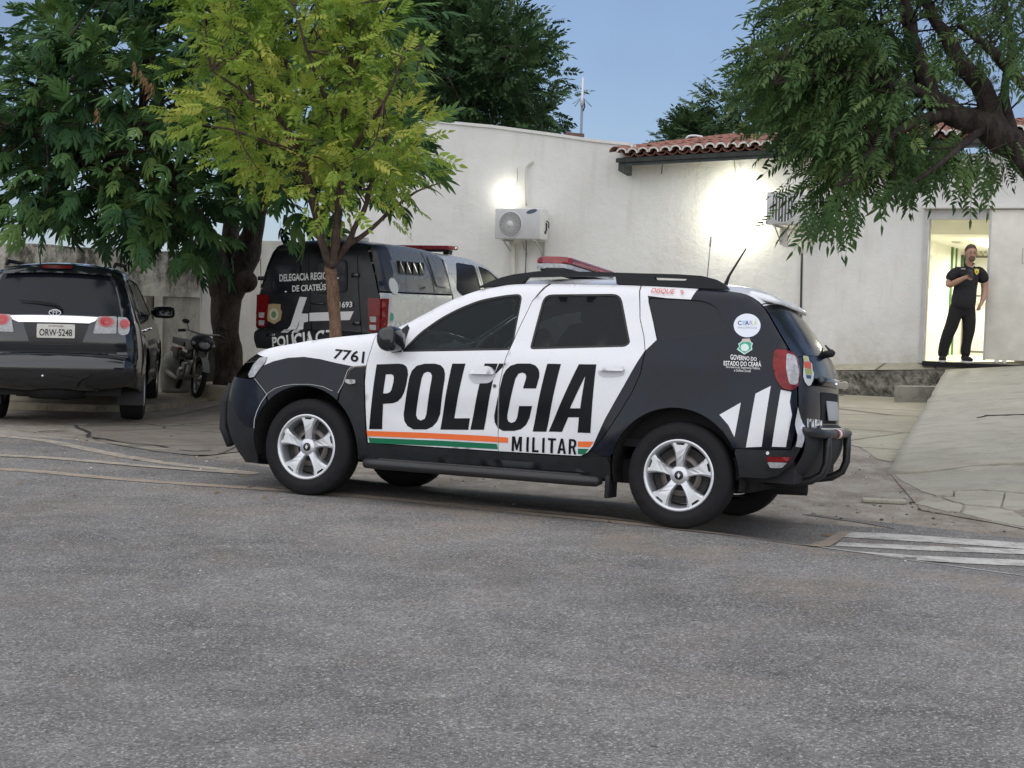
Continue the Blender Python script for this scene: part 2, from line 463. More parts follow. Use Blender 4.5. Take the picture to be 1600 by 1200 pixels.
    def swwrite(s, name, txt, q, m, parent, t0, t1, bold=.02, shear=0, off=.005, space=1):
        V, Fc = text2d(txt, bold, shear, space); c = s.swpx(q, t0, t1); P = quad(V, *c)
        return obj(name, s.sw(P[:, 0], P[:, 1], off), Fc, m, parent)

def wheel(veh_root, x, y, r, sg, w=.215, rim=.215, spokes=5, steer=0, logo=True, rot=0, style='alloy'):
    """a wheel part (the tyre) with rim, spokes, nuts as sub-parts; sg +1 faces left"""
    Mx = Matrix.Translation((x, y, r)) @ Matrix.Rotation(steer, 4, 'Z') @ (Matrix.Identity(4) if sg > 0 else Matrix.Rotation(math.pi, 4, 'Z'))
    t = MB(); h = w/2
    t.lathe([(rim, -h*.85), (rim+.02, -h*.95), (r-.06, -h*1.0), (r-.02, -h*.92), (r-.004, -h*.74), (r, -h*.3), (r, h*.3), (r-.004, h*.74), (r-.02, h*.92), (r-.06, h*1.0), (rim+.045, h*1.0), (rim+.04, h*.97), (rim+.02, h*.95), (rim, h*.85)], 56)
    for g in (-.45, 0, .45): pass
    ty = t.build('wheel', mat('tyre_rubber', (.017, .017, .018), .78, spec=.2, noise=.35, nscale=14, rvar=.12), veh_root); ty.matrix_local = Mx
    b = MB(); b.lathe([(rim+.012, h*.93), (rim+.004, h*.97), (rim-.008, h*.9), (rim-.016, h*.6), (rim-.03, -h*.4), (rim-.02, -h*.85)], 48)
    silver = mat('alloy_silver', (.62, .63, .65), .34, metal=.75, rvar=.08, nscale=20)
    b.build('rim', silver, ty)
    d = MB(); d.lathe([(.02, h*.15), (rim-.035, h*.12)], 32); d.lathe([(.1, h*.3), (.135, h*.3), (.135, h*.12)], 24, mi=1)
    d.build('brake_disc', [mat('brake_dark', (.02, .018, .016), .7), mat('brake_steel', (.16, .14, .13), .45, metal=.7)], ty)
    for k in range(spokes):
        a = rot+2*math.pi*k/spokes; ca, sa = math.cos(a), math.sin(a); sp = MB()
        ro = rim-.006
        if style == 'alloy':
            half = [(.030, .034), (.06, .026), (.10, .027), (.14, .036), (.172, .050), (ro-.012, .068), (ro, .066), (ro, .046), (ro-.02, .030)]
            half = [(p*rim/.215, q*rim/.215) for p, q in half]
        else:
            half = [(.04, .02), (.1, .017), (.16, .02), (ro, .03)]
        poly = half+[(p, -q) for p, q in half[::-1]]
        rise = lambda p: h*(.70+.16*min(1, p/.12)-.0*p)
        n = len(poly); V = []
        for lay in range(3):
            for p, q in poly:
                if lay == 0: pp, qq, hh = p, q, h*.15
                elif lay == 1: pp, qq, hh = p, q, rise(p)-.012
                else: pp, qq, hh = p*.99+.003, q*.74, rise(p)
                V.append((pp*ca-qq*sa, hh, pp*sa+qq*ca))
        Fc = [tuple(2*n+i for i in range(n))]
        for l in (0, 1): Fc += [(l*n+i, l*n+(i+1) % n, (l+1)*n+(i+1) % n, (l+1)*n+i) for i in range(n)]
        sp.add(V, Fc); sp.build('spoke', silver, ty)
    c = MB(); c.lathe([(.0, h*.80), (.052, h*.80), (.062, h*.72), (.066, h*.3)], 24)
    c.build('hub', silver, ty)
    cc = MB(); cc.lathe([(.0, h*.86), (.024, h*.86), (.029, h*.83), (.029, h*.78)], 20); cc.build('hub_cap', mat('gloss_black', (.012, .012, .013), .2), ty)
    if logo:
        q = MB(); yy = h*.86+.002
        q.prism([(0, .017), (.010, 0), (0, -.017), (-.010, 0)], yy-.004, yy, lambda a, b, dd: (a, dd, b))
        q.build('emblem', silver, ty)
    nb = MB()
    for k in range(5):
        a = rot+2*math.pi*(k+.5)/5; nb.lathe([(0, h*.72), (.011, h*.72), (.013, h*.5)], 8, Matrix.Translation((.05*math.cos(a), 0, .05*math.sin(a))))
    nb.build('lug_nuts', mat('brake_steel', (.16, .14, .13), .45, metal=.7), ty)
    return ty
PC_R = [[-0.929398, -0.368105, 0.026808], [0.369071, -0.927417, 0.060696], [0.00252, 0.066305, 0.997796]]
PC_T = [1.37788, 10.06058, 0.07687]
# ---------------------------------------------------------------- common vehicle materials
WHITE = mat('white_paint', (.74, .75, .77), .28, coat=.4, noise=.025, nscale=4, rvar=.08)
BLACKV = mat('black_vinyl', (.004, .007, .015), .2, spec=.3, coat=.06, noise=.35, nscale=6, rvar=.10)
PLAST = mat('grey_black_plastic', (.020, .021, .023), .58, spec=.25, noise=.3, nscale=9, rvar=.08)
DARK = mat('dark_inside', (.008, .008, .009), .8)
GLOSSB = mat('black_gloss_paint', (.008, .009, .011), .16, coat=.6, rvar=.05, nscale=7)
CHROME = mat('chrome', (.75, .76, .77), .12, metal=1)
LETB = mat('black_letter_vinyl', (.006, .008, .011), .35, spec=.14, rvar=.06, nscale=7)
LETW = mat('white_letter_vinyl', (.78, .78, .77), .4)
ORANGE = mat('orange_vinyl', (.85, .16, .03), .35)
GREEN = mat('green_vinyl', (.005, .16, .075), .35)
REDLENS = mat('red_lens', (.20, .008, .010), .2, spec=.3, coat=.12, noise=.5, nscale=30)
CLEARLENS = mat('clear_lens', (.40, .41, .42), .16, coat=.3, noise=.35, nscale=45)
def glass(name, tint, alpha_mix, rough=.03):
    if name in MATS: return MATS[name]
    m = bpy.data.materials.new(name); m.use_nodes = True; MATS[name] = m; nt = m.node_tree; b = nt.nodes['Principled BSDF']
    b.inputs['Base Color'].default_value = (*[c*.25 for c in tint], 1); b.inputs['Roughness'].default_value = rough
    b.inputs['Specular IOR Level'].default_value = .4
    t = nt.nodes.new('ShaderNodeBsdfTransparent'); t.inputs[0].default_value = (*tint, 1)
    x = nt.nodes.new('ShaderNodeMixShader'); lw = nt.nodes.new('ShaderNodeLayerWeight'); lw.inputs[0].default_value = .25
    mr = nt.nodes.new('ShaderNodeMapRange'); nt.links.new(lw.outputs['Fresnel'], mr.inputs[0])
    mr.inputs[3].default_value = alpha_mix; mr.inputs[4].default_value = 1
    nt.links.new(mr.outputs[0], x.inputs[0]); nt.links.new(t.outputs[0], x.inputs[1]); nt.links.new(b.outputs[0], x.inputs[2])
    nt.links.new(x.outputs[0], nt.nodes['Material Output'].inputs[0]); return m
GLASS = glass('tinted_glass', (.62, .74, .76), .10)
GLASSD = mat('dark_tinted_glass', (.012, .015, .021), .14, spec=.26)

GLASSR = glass('rear_tint_glass', (.075, .09, .10), .45)
# ---------------------------------------------------------------- ground, road, pavement
def Gz(x, y):
    x = np.asarray(x, float); y = np.asarray(y, float); t = .65*x+.76*y
    z = np.interp(t, [-20, 0, 4, 6.3, 6.9, 7.8, 8.1, 8.4, 9.3, 60], [0, 0, .05, .13, .137, .127, .08, .036, .024, .02])
    a = ss(x, -.5, 2.5); return z+ss(x, -4.6, -2.7)*((1-a)*.31*ss(t, 9.4, 14.)+a*.28*ss(t, 9.4, 20.))
def gpix(u, v):
    z = .05
    for _ in range(40): p = onz(u, v, z); z = .6*z+.4*float(Gz(p[0], p[1]))
    return onz(u, v, z)
def sheet(name, poly, step, m, dz=0, edge=None, cons=()):
    V2, Fc = fill2d(poly, [], step, cons, edge); return obj(name, np.c_[V2, Gz(V2[:, 0], V2[:, 1])+dz], Fc, m, smooth=True)
g = G('asphalt', .85, .25)
px_ = g.sep(); t_ = g.math('ADD', g.math('MULTIPLY', px_[0], .65), g.math('MULTIPLY', px_[1], .76))
sp = g.voro(95); sp2 = g.noise(85, 3, .75); big = g.noise(.55, 5, .65); mid = g.noise(2.6, 4, .7, stretch=(1, 1.6, 1))
base = g.mix(g.ramp(big, [(.40, 0.), (.60, 1.)]), (.128, .123, .116), (.205, .197, .186))
base = g.mix(g.ramp(mid, [(.45, 0.), (.75, .55)]), base, (.285, .272, .252))
base = g.mix(g.ramp(sp2, [(.54, 0.), (.68, .95)]), base, (.55, .54, .52))
base = g.mix(g.ramp(sp, [(.0, .75), (.16, 0.)]), base, (.45, .44, .42))
base = g.mix(g.ramp(g.noise(60, 3, .8, loc=(3, 7, 0)), [(.56, 0.), (.68, .85)]), base, (.035, .034, .035))
st1 = g.voro(75, out='Color'); base = g.mix(.42, base, g.mix(1.0, base, g.ramp(st1, [(.15, .45), (.5, .95), (.85, 1.7)]), 'MULTIPLY'))
base = g.mix(g.ramp(g.noise(.9, 3, .5, loc=(5, 9, 0), dist=.6), [(.60, 0.), (.68, .2)]), base, (.085, .083, .080))
dust = g.math('MULTIPLY', g.ramp(g.noise(1.1, 4, .7, loc=(9, 2, 0)), [(.50, 0.), (.68, .75)]), g.ramp(g.math('MULTIPLY', t_, .1), [(.30, .12), (.60, .28), (.84, .95)]))
base = g.mix(dust, base, (.30, .235, .17))
ASPH = g.out(base, g.math('ADD', g.math('MULTIPLY', sp, .7), sp2), .55, .010)
g = G('pavement_dirt', .9, .2)
px_ = g.sep(); t_ = g.math('ADD', g.math('MULTIPLY', px_[0], .65), g.math('MULTIPLY', px_[1], .76))
big = g.noise(.8, 5, .7); fine = g.noise(45, 3, .7); mid = g.noise(4.5, 5, .7, stretch=(1, .6, 1))
base = g.mix(g.ramp(big, [(.36, 0.), (.64, 1.)]), (.20, .170, .138), (.34, .30, .25))
base = g.mix(g.ramp(mid, [(.44, 0.), (.66, .7)]), base, (.42, .39, .34))
base = g.mix(g.ramp(fine, [(.55, 0.), (.72, .6)]), base, (.52, .49, .43))
base = g.mix(g.ramp(g.noise(22, 4, .75, loc=(4, 1, 0)), [(.56, 0.), (.74, .75)]), base, (.06, .05, .042))
DIRT = g.out(base, g.math('ADD', mid, g.math('MULTIPLY', fine, .6)), .6, .02)
def concrete(name, a, b, c, stain=.6, crack=True):
    g = G(name, .88, .25); big = g.noise(.7, 5, .7, loc=(2, 2, 2)); mid = g.noise(3.2, 6, .7, stretch=(1, 1.8, 1)); fine = g.noise(55, 3, .7)
    base = g.mix(g.ramp(big, [(.36, 0.), (.64, 1.)]), a, b)
    base = g.mix(g.ramp(mid, [(.48, 0.), (.72, stain)]), base, c)
    base = g.mix(g.ramp(fine, [(.56, 0.), (.78, .35)]), base, tuple(min(1, q*1.5) for q in b))
    base = g.mix(g.ramp(g.noise(13, 5, .8, loc=(6, 1, 0)), [(.60, 0.), (.76, .7)]), base, tuple(q*.35 for q in c))
    if crack:
        ck = g.voro(.55, 'DISTANCE_TO_EDGE'); base = g.mix(g.ramp(ck, [(.004, .8), (.012, 0.)]), base, (.05, .045, .04))
    return g.out(base, g.math('ADD', mid, g.math('MULTIPLY', fine, .5)), .4, .012)
CONC = concrete('apron_concrete', (.31, .285, .215), (.42, .395, .31), (.21, .19, .145))
RAMPM = concrete('ramp_concrete', (.34, .325, .265), (.43, .41, .34), (.25, .235, .19), .7, False)
KERB = concrete('kerb_concrete', (.24, .21, .15), (.36, .32, .23), (.10, .085, .06), .9, False)
YELK = concrete('yellow_kerb', (.36, .28, .12), (.44, .37, .19), (.12, .09, .05), .9, False)
def paint_line(name, col, cover):
    g = G(name, .8, .3); n = g.noise(7, 6, .8); f = g.noise(90, 2, .7)
    m = g.math('MULTIPLY', g.ramp(n, [(.5-cover*.35, 0.), (.5-cover*.35+.22, 1.)]), g.ramp(f, [(.30, .25), (.46, 1.)]))
    return g.out(g.mix(m, (.195, .187, .175), col), f, .3, .006)
LWHITE = paint_line('worn_white_line', (.56, .55, .51), .52); LCREAM = paint_line('worn_cream_line', (.46, .40, .31), .42); LDUST = paint_line('dusty_line', (.38, .31, .235), .5)
gx = [-1200, -200, -60, 60, 200, 1200]
V = [(x, y, -.12) for y in gx for x in gx]
obj('ground', V, [(j*6+i, j*6+i+1, (j+1)*6+i+1, (j+1)*6+i) for j in range(5) for i in range(5)], DIRT)['kind'] = 'structure'
edge = [onz(u, v, .025)[:2] for u, v in ((0, 697), (105, 704), (184, 713), (260, 721), (341, 729.5), (409, 735.5), (560, 757), (760, 780), (1000, 803), (1230, 817), (1400, 827), (1600, 842))]
e0 = np.array(edge[0]); eN = np.array(edge[-1]); dl = e0-np.array(edge[1]); dl /= np.hypot(*dl)
edge = [tuple(e0+dl*22)]+[tuple(p) for p in edge]+[tuple(eN+np.array([.8, -.6])*20)]
edge = smooth_line(edge, 4)
road = np.vstack([edge, [[22, -10], [-28, -10], [-34, 8]]]); back = np.array([[34, 5], [34, 40], [-40, 44]])
sheet('road', road[::-1], .24, ASPH, .004, .4)['kind'] = 'structure'
pav = np.vstack([edge[::-1], [[-34, 32], [-20, 40], [22, 40], [30, 8]]])
sheet('pavement', pav, .42, DIRT, 0, .5)['kind'] = 'structure'
def marks(name, line, wd, m, kind='structure', dz=.0075):
    P = np.array([onz(u, v, .04)[:2] for u, v in smooth_line(line, 3)]) if len(line) > 2 else np.array([onz(u, v, .04)[:2] for u, v in dens(line, 60, False)])
    P = np.array([p for p in P]); d = np.gradient(P, axis=0); n = np.c_[-d[:, 1], d[:, 0]]/np.hypot(*d.T)[:, None]
    a, b = P-n*wd/2, P+n*wd/2; V = np.vstack([a, b]); V = np.c_[V, Gz(V[:, 0], V[:, 1])+dz]; k = len(P)
    o = obj(name, V, [(i, i+1, k+i+1, k+i) for i in range(k-1)], m); o['kind'] = kind; return o
marks('road_line', [(-60, 692), (0, 697.5), (70, 704.5), (118, 715), (180, 728.5), (250, 741), (330, 751), (400, 759)], .15, LCREAM)
marks('road_line', [(-60, 727), (0, 730.5), (80, 735), (200, 746), (300, 754), (400, 760.5)], .13, LCREAM, dz=.0095)
marks('road_line', [(-60, 748), (0, 751), (60, 755.5), (120, 762), (200, 770), (320, 779.5), (450, 789), (620, 803), (800, 822), (1000, 842), (1200, 864), (1262, 870)], .12, LDUST)
marks('road_line', [(430, 783), (640, 805), (860, 823), (1100, 847)], .10, LDUST, dz=.0095)
def zebra(px, m=LWHITE, dz=.008):
    P = np.array([onz(u, v, .05)[:2] for u, v in px]); far = [i for i, q in enumerate(px) if q[0] >= 1640]
    for i in far: d_ = P[far[0]]-P[0]; P[i] = P[i]+d_/np.hypot(*d_)*3.5
    V2, Fc = fill2d(P, [], .3); return obj('road_line', np.c_[V2, Gz(V2[:, 0], V2[:, 1])+dz], Fc, m)
for q in ([(1320, 827), (1390, 829), (1500, 837), (1640, 849), (1640, 856), (1500, 846), (1318, 836)], [(1311, 845), (1440, 849), (1640, 854.5), (1640, 864), (1440, 857), (1305, 851)],
          [(1285, 861), (1440, 866), (1640, 873), (1640, 884), (1440, 876), (1276, 868)], [(1365, 877), (1440, 883), (1640, 903), (1640, 911), (1440, 889), (1365, 880)]):
    zebra(q)['kind'] = 'structure'
zebra([(1312, 826), (1332, 826.5), (1272, 871), (1250, 868)], LDUST, .0105)['kind'] = 'structure'
# pale concrete apron in front of the platform and the slab edge on the left
ap = [gpix(u, v)[:2] for u, v, z in ((880, 655, .29), (1100, 690, .26), (1240, 697, .25), (1300, 692, .25), (1345, 700, .24), (1390, 722, .24), (1480, 690, .25), (1640, 640, .25))]
ap = np.vstack([smooth_line(ap, 3), [[12, 24], [-2, 26]], [gpix(760, 640)[:2]]])
sheet('concrete_apron', ap, .4, CONC, .005, .4)['kind'] = 'structure'
wa = [gpix(u, v)[:2] for u, v in ((205, 656), (300, 646), (372, 636), (420, 633), (480, 660), (420, 700), (330, 712), (240, 706), (150, 690), (128, 668), (140, 662))]
sheet('concrete_patch', np.array(wa), .3, concrete('patch_concrete', (.20, .175, .145), (.28, .25, .21), (.13, .11, .09), .7), .008, .3)['kind'] = 'structure'
marks('slab_edge', [(205, 655), (300, 646), (372, 636.5)], .05, KERB, dz=.014); marks('slab_edge', [(120, 663), (200, 662), (300, 665), (370, 668)], .05, CONC, dz=.0125)
ck = [[(118, 664), (122, 668), (140, 676), (137, 683), (165, 687), (195, 693), (240, 696), (262, 700)], [(280, 704), (305, 706), (330, 704)], [(60, 676), (80, 674), (105, 672)]]
for q in ck: marks('pavement_crack', q, .035, mat('crack_dark', (.035, .03, .027), .95), dz=.0155)
# debris
rng = random.Random(4)
k = MB()
def pebble(u, v, r, mi):
    p = onz(u, v, .05); p[2] = Gz(p[0], p[1])
    k.ball((p[0], p[1], p[2]+r*.4), (r*rng.uniform(.8, 1.5), r, r*.6), mi, 6, 4, Matrix.Rotation(rng.uniform(0, 6), 3, 'Z'))
for i in range(420):
    u = rng.uniform(0, 1600); v = rng.uniform(690, 1000) if rng.random() < .35 else rng.uniform(690, 830); pebble(u, v, rng.uniform(.003, .008)*(1 if v > 760 else 1.4), rng.choice((0, 0, 1, 2)))
for i in range(60): pebble(rng.gauss(1440, 60), rng.gauss(790, 14), rng.uniform(.005, .018), rng.choice((0, 1)))
k.build('loose_gravel', [mat('pebble_grey', (.24, .22, .19), .9), mat('pebble_dark', (.09, .08, .07), .9), mat('pebble_pale', (.6, .58, .54), .8)])['kind'] = 'stuff'
k = MB()
for i in range(60):
    u, v = rng.choice([(rng.uniform(880, 1330), rng.uniform(740, 850)), (rng.uniform(0, 420), rng.uniform(650, 800))]); p = onz(u, v, .05); a = rng.uniform(0, 6); L = rng.uniform(.02, .05)
    z = float(Gz(p[0], p[1]))+.012; c, s_ = math.cos(a), math.sin(a)
    k.add([(p[0]-c*L, p[1]-s_*L, z), (p[0]-s_*L*.35, p[1]+c*L*.35, z+.008), (p[0]+c*L, p[1]+s_*L, z+.004), (p[0]+s_*L*.35, p[1]-c*L*.35, z+.002)], [(0, 1, 3), (1, 2, 3)])
k.build('fallen_leaves', mat('dead_leaf', (.20, .14, .06), .8, noise=.4, nscale=3), fix=False)['kind'] = 'stuff'
k = MB(); p = onz(1381, 786, .04); k.box((p[0], p[1], float(Gz(p[0], p[1]))+.02), (.34, .09, .035), Matrix.Rotation(R(-8), 3, 'Z'), bev=.01); o = k.build('concrete_chunk', RAMPM)
tag(o, 'flat pale chunk of broken concrete lying in the dirt behind the patrol car', 'rubble')

# ---------------------------------------------------------------- station building
WO = np.array([0, 25.6, 0]); WD = np.array([.89443, -.44721, 0]); WN = np.array([-.44721, -.89443, 0])
def wpx(u, v, off=0):
    d = ray((u, v))[0]; o = WO+WN*off; t = ((o-CPOS)@WN)/(d@WN); p = CPOS+d*t; return np.array([(p-WO)@WD, p[2]])
def W3(s, z, off=0): return WO+WD*s+WN*off+np.array([0, 0, z])
WR = Matrix(((WD[0], WN[0], 0), (WD[1], WN[1], 0), (0, 0, 1)))     # columns: along the wall, outwards, up
g = G('white_plaster', .9, .2)
big = g.noise(.6, 5, .7); mid = g.noise(5, 6, .7); fine = g.noise(28, 4, .7); z_ = g.sep()[2]
base = g.mix(g.ramp(big, [(.38, 0.), (.66, 1.)]), (.71, .705, .67), (.79, .785, .755))
st_ = g.noise(3.5, 5, .7, stretch=(1, 1, .16))
base = g.mix(g.ramp(st_, [(.52, 0.), (.72, .42)]), base, (.56, .53, .46))
low = g.math('MULTIPLY', g.ramp(g.math('MULTIPLY', z_, .2), [(.15, 1.), (.36, 0.)]), g.ramp(g.noise(1.6, 5, .7, loc=(3, 3, 3)), [(.38, .08), (.62, .72)]))
base = g.mix(low, base, (.42, .38, .31))
PLASTER = g.out(base, g.math('ADD', g.math('MULTIPLY', mid, 1.1), g.math('MULTIPLY', fine, .25)), .38, .03)
g = G('stained_plaster', .95, .15)
s1 = g.noise(2.2, 6, .75, stretch=(1, 1, .22)); s2 = g.noise(7, 6, .8, stretch=(1, 1, .5)); s3 = g.noise(.7, 4, .6); z_ = g.sep()[2]
hi = g.ramp(g.math('MULTIPLY', z_, .4), [(.02, .9), (.16, .35), (.55, .35), (.66, .85), (.88, 1.)])
f = g.math('MULTIPLY', hi, g.ramp(g.math('ADD', g.math('MULTIPLY', s1, .55), g.math('MULTIPLY', s2, .45)), [(.42, 0.), (.56, 1.)]))
base = g.mix(g.ramp(s3, [(.35, 0.), (.65, 1.)]), (.58, .56, .48), (.72, .70, .61))
base = g.mix(f, base, (.075, .068, .055)); base = g.mix(g.ramp(s2, [(.56, 0.), (.70, .7)]), base, (.17, .15, .12))
STAIN = g.out(base, g.math('ADD', s2, g.noise(30, 4, .7)), .5, .02)
g = G('mossy_stone', .95, .15); s2 = g.noise(4.5, 6, .8); s3 = g.noise(14, 5, .8)
base = g.mix(g.ramp(s2, [(.40, 0.), (.60, 1.)]), (.10, .095, .075), (.34, .325, .28)); base = g.mix(g.ramp(s3, [(.52, 0.), (.68, .8)]), base, (.055, .05, .042))
MOSSY = g.out(base, g.math('ADD', s2, s3), .8, .04)
bld = thing('station_building', 'white plastered police station with red tile roof and open lit doorway', 'building', loc=(0, 0, 0))
sL, sR = wpx(540, 300)[0], wpx(1790, 300)[0]
j0, z0 = wpx(1443, 565); j1, _ = wpx(1541, 562); zh = wpx(1490, 343)[1]
e0 = wpx(988, 252); top = [wpx(u, v) for u, v in ((640, 185.5), (700, 193.5), (770, 200), (860, 212), (930, 222), (985, 228))]
out = np.array([(sL, .0), (sR, .0), (sR, 4.02), (e0[0]+.02, 3.95), (e0[0]+.02, top[-1][1])]+[tuple(p) for p in top[::-1]]+[(sL, top[0][1]+.12)])
hole = np.array([(j0, z0-.02), (j1+.4, z0-.02), (j1+.4, zh), (j0, zh)])
V2, Fc = fill2d(out, [hole], .5, edge=.5); nn = len(V2)
V = [W3(s, z) for s, z in V2]+[W3(s, z, -.12) for s, z in V2]; FF = [tuple(f) for f in Fc]+[tuple(i+nn for i in f[::-1]) for f in Fc]
from collections import Counter
cnt = Counter(tuple(sorted((f[i], f[(i+1) % 3]))) for f in Fc.tolist() for i in range(3))
for f in Fc.tolist():
    for i in range(3):
        a, b = f[i], f[(i+1) % 3]
        if cnt[tuple(sorted((a, b)))] == 1: FF.append((b, a, a+nn, b+nn))
wall = obj('wall', V, FF, PLASTER, bld)
# gable cap, side return and back of the house
k = MB()
for a, b in zip(top[:-1], top[1:]):
    k.add([W3(a[0], a[1], .03), W3(b[0], b[1], .03), W3(b[0], b[1]+.05, .03), W3(a[0], a[1]+.05, .03), W3(a[0], a[1], -.25), W3(b[0], b[1], -.25), W3(b[0], b[1]+.05, -.25), W3(a[0], a[1]+.05, -.25)], [(0, 1, 2, 3), (4, 7, 6, 5), (3, 2, 6, 7), (0, 4, 5, 1), (0, 3, 7, 4), (1, 5, 6, 2)])
k.build('parapet_cap', PLASTER, bld)
k = MB(); a, b = W3(sL, 0, -.2), W3(sL, 0, -7); h = top[0][1]+.12
k.add([a, b, b+[0, 0, h-.6], a+[0, 0, h]], [(0, 1, 2, 3)]); a, b = W3(e0[0]-.3, 0, -.2), W3(e0[0]-.3, 0, -7); k.build('end_wall', PLASTER, bld)
# plaster ridges and a hairline joint
k = MB()
for (u0, v0, u1, v1) in ((990, 226, 997, 246),): 
    p, q = wpx(u0, v0), wpx(u1, v1); k.tube([W3(*p, .004), W3(*q, .004)], .008, 5)
k.build('plaster_joint', mat('joint_grey', (.28, .27, .25), .9), bld)
# --- tiled roof: eave along the wall, slope going back
sl0, sl1 = e0[0]-.12, sR; PIT = R(8.8); depth = 6.4; OV = .42; ez = lambda s: 3.97+.035*(s-sl0)
def RP(s, q, up=0):      # point on the slope, q metres from the eave
    return W3(s, ez(s)+math.sin(PIT)*q+up*math.cos(PIT), OV-math.cos(PIT)*q)+np.array(-up*math.sin(PIT)*WN)*-1*0
k = MB(); pts = [RP(sl0, 0), RP(sl1, 0), RP(sl1, depth), RP(sl0, depth)]; lo = [p-[0, 0, .07] for p in pts]
k.add(pts+lo, [(0, 1, 2, 3), (7, 6, 5, 4), (0, 4, 5, 1), (1, 5, 6, 2), (2, 6, 7, 3), (3, 7, 4, 0)])
roof = k.build('roof', mat('roof_underside', (.045, .05, .048), .9, noise=.3), bld)
k = MB(); a, b = RP(sl0+.05, .03), RP(sl1, .03)
k.add([a-[0, 0, .05], b-[0, 0, .05], b-[0, 0, .13], a-[0, 0, .13]]+[p-WN*.03 for p in (a-[0, 0, .05], b-[0, 0, .05], b-[0, 0, .13], a-[0, 0, .13])], [(0, 1, 2, 3), (7, 6, 5, 4), (0, 4, 5, 1), (2, 6, 7, 3), (0, 3, 7, 4)])
k.build('fascia', mat('fascia_dark', (.05, .06, .058), .8, noise=.4, nscale=6), roof)
TILE = mat('clay_tile', (.33, .145, .105), .9, noise=.5, nscale=2.2, col2=(.165, .105, .085), bump=.5, bscale=20); MORT = mat('white_mortar', (.66, .66, .63), .9, noise=.15)
def tile_mesh(eave):
    V = []; Fc = []; mi = []; n = 7; L = .50; rings = ((0, .098), (.02, .100), (L, .082)) if eave else ((0, .096), (L, .080))
    for th in (0, -.030 if eave else -.016):
        for q, r in rings:
            for i in range(n+1):
                a = math.pi*i/n; V.append((-(r+th)*math.cos(a), -q, (r+th)*math.sin(a)*.85))
    R_ = len(rings); N = n+1
    for j in range(R_-1):
        for i in range(n):
            Fc.append((j*N+i, j*N+i+1, (j+1)*N+i+1, (j+1)*N+i)); mi.append(0)
    o2 = R_*N
    for i in range(n): Fc.append((i, o2+i, o2+i+1, i+1)); mi.append(1 if eave else 0)
    for i in (0, n):
        for j in range(R_-1): Fc.append((j*N+i, (j+1)*N+i, o2+(j+1)*N+i, o2+j*N+i)); mi.append(0)
    for j in range(R_-1):
        for i in range(n): Fc.append((o2+j*N+i, o2+(j+1)*N+i, o2+(j+1)*N+i+1, o2+j*N+i+1)); mi.append(0)
    return V, Fc, mi
PITCHS = .187; ncol = int((sl1-sl0-.1)/PITCHS); rng = random.Random(9); nt = 0
RT = Matrix(((WD[0], 0, 0), (WD[1], 0, 0), (0, 0, 0)))
ax = Vector(WD); ay = Vector(WN)*math.cos(PIT)-Vector((0, 0, math.sin(PIT))); az = ax.cross(ay); az = -az if az.z < 0 else az
def tile_M(s, q, flip=False, j=0):
    p = Vector(RP(s, q))+az*(.075 if not flip else .085); M = Matrix.Identity(4); a = rng.gauss(0, .02)*j
    X, Y, Z = ax*math.cos(a)+ay*math.sin(a), ay*math.cos(a)-ax*math.sin(a), az
    if flip: Z = -az; X = -X
    for i in range(3): M[i][0], M[i][1], M[i][2], M[i][3] = X[i], Y[i], Z[i], p[i]+rng.gauss(0, .006)*j
    return M
proto = {}
rest = MB(); restm = tile_mesh(False)
for r in range(16):
    for c in range(ncol):
        s_ = sl0+.12+c*PITCHS; q = r*.40+(-.05 if r == 0 else 0); ev = r == 0
        Mx = tile_M(s_, q, False, 1); key = ev
        near = (r < 3 and c < 34) or (r < 8 and c < 14)
        if near:
            if key not in proto:
                V, Fc, mi = tile_mesh(ev); proto[key] = obj('roof_tile', V, Fc, [TILE, MORT], roof, midx=mi); proto[key].data.polygons.foreach_set('use_smooth', [True]*len(Fc)); proto[key].matrix_local = Mx
            else: share(proto[key], 'roof_tile', roof, Mx)
            nt += 1
        else: rest.add([Mx @ Vector(v) for v in restm[0]], restm[1], 0, True)
ro = rest.build('roof_tiles_far', [TILE], roof, fix=False); ro['kind'] = 'stuff'
k = MB(); V, Fc, mi = tile_mesh(False)
for r in range(8):
    for c in range(ncol):
        Mx = tile_M(sl0+.12+(c+.5)*PITCHS, r*.40+.02, True); k.add([Mx @ Vector(v) for v in V], Fc, 0, True)
k.build('channel_tiles', TILE, roof, fix=False)['kind'] = 'stuff'
pv = None
for r in range(15):           # verge tiles capping the left end
    p = Vector(RP(sl0+.0, r*.43-.02))+az*.10; M = Matrix.Identity(4)
    for i in range(3): M[i][0], M[i][1], M[i][2], M[i][3] = ax[i]*1.15, ay[i], az[i]*1.2, p[i]
    if pv is None: pv = share(proto[False], 'verge_tile', roof, M)
    else: share(pv, 'verge_tile', roof, M)
k = MB(); p = RP(sl0+.1, .05); k.prism([(0, 0), (.0, -.14), (.55, -.20), (.9, -.12), (.9, 0)], -.04, .04, lambda a, b, d: tuple(W3(sl0+.08+d, ez(sl0)-.06+b, OV-.02-a))); k.build('rafter_end', mat('fascia_dark', (.05, .06, .058), .8), roof)
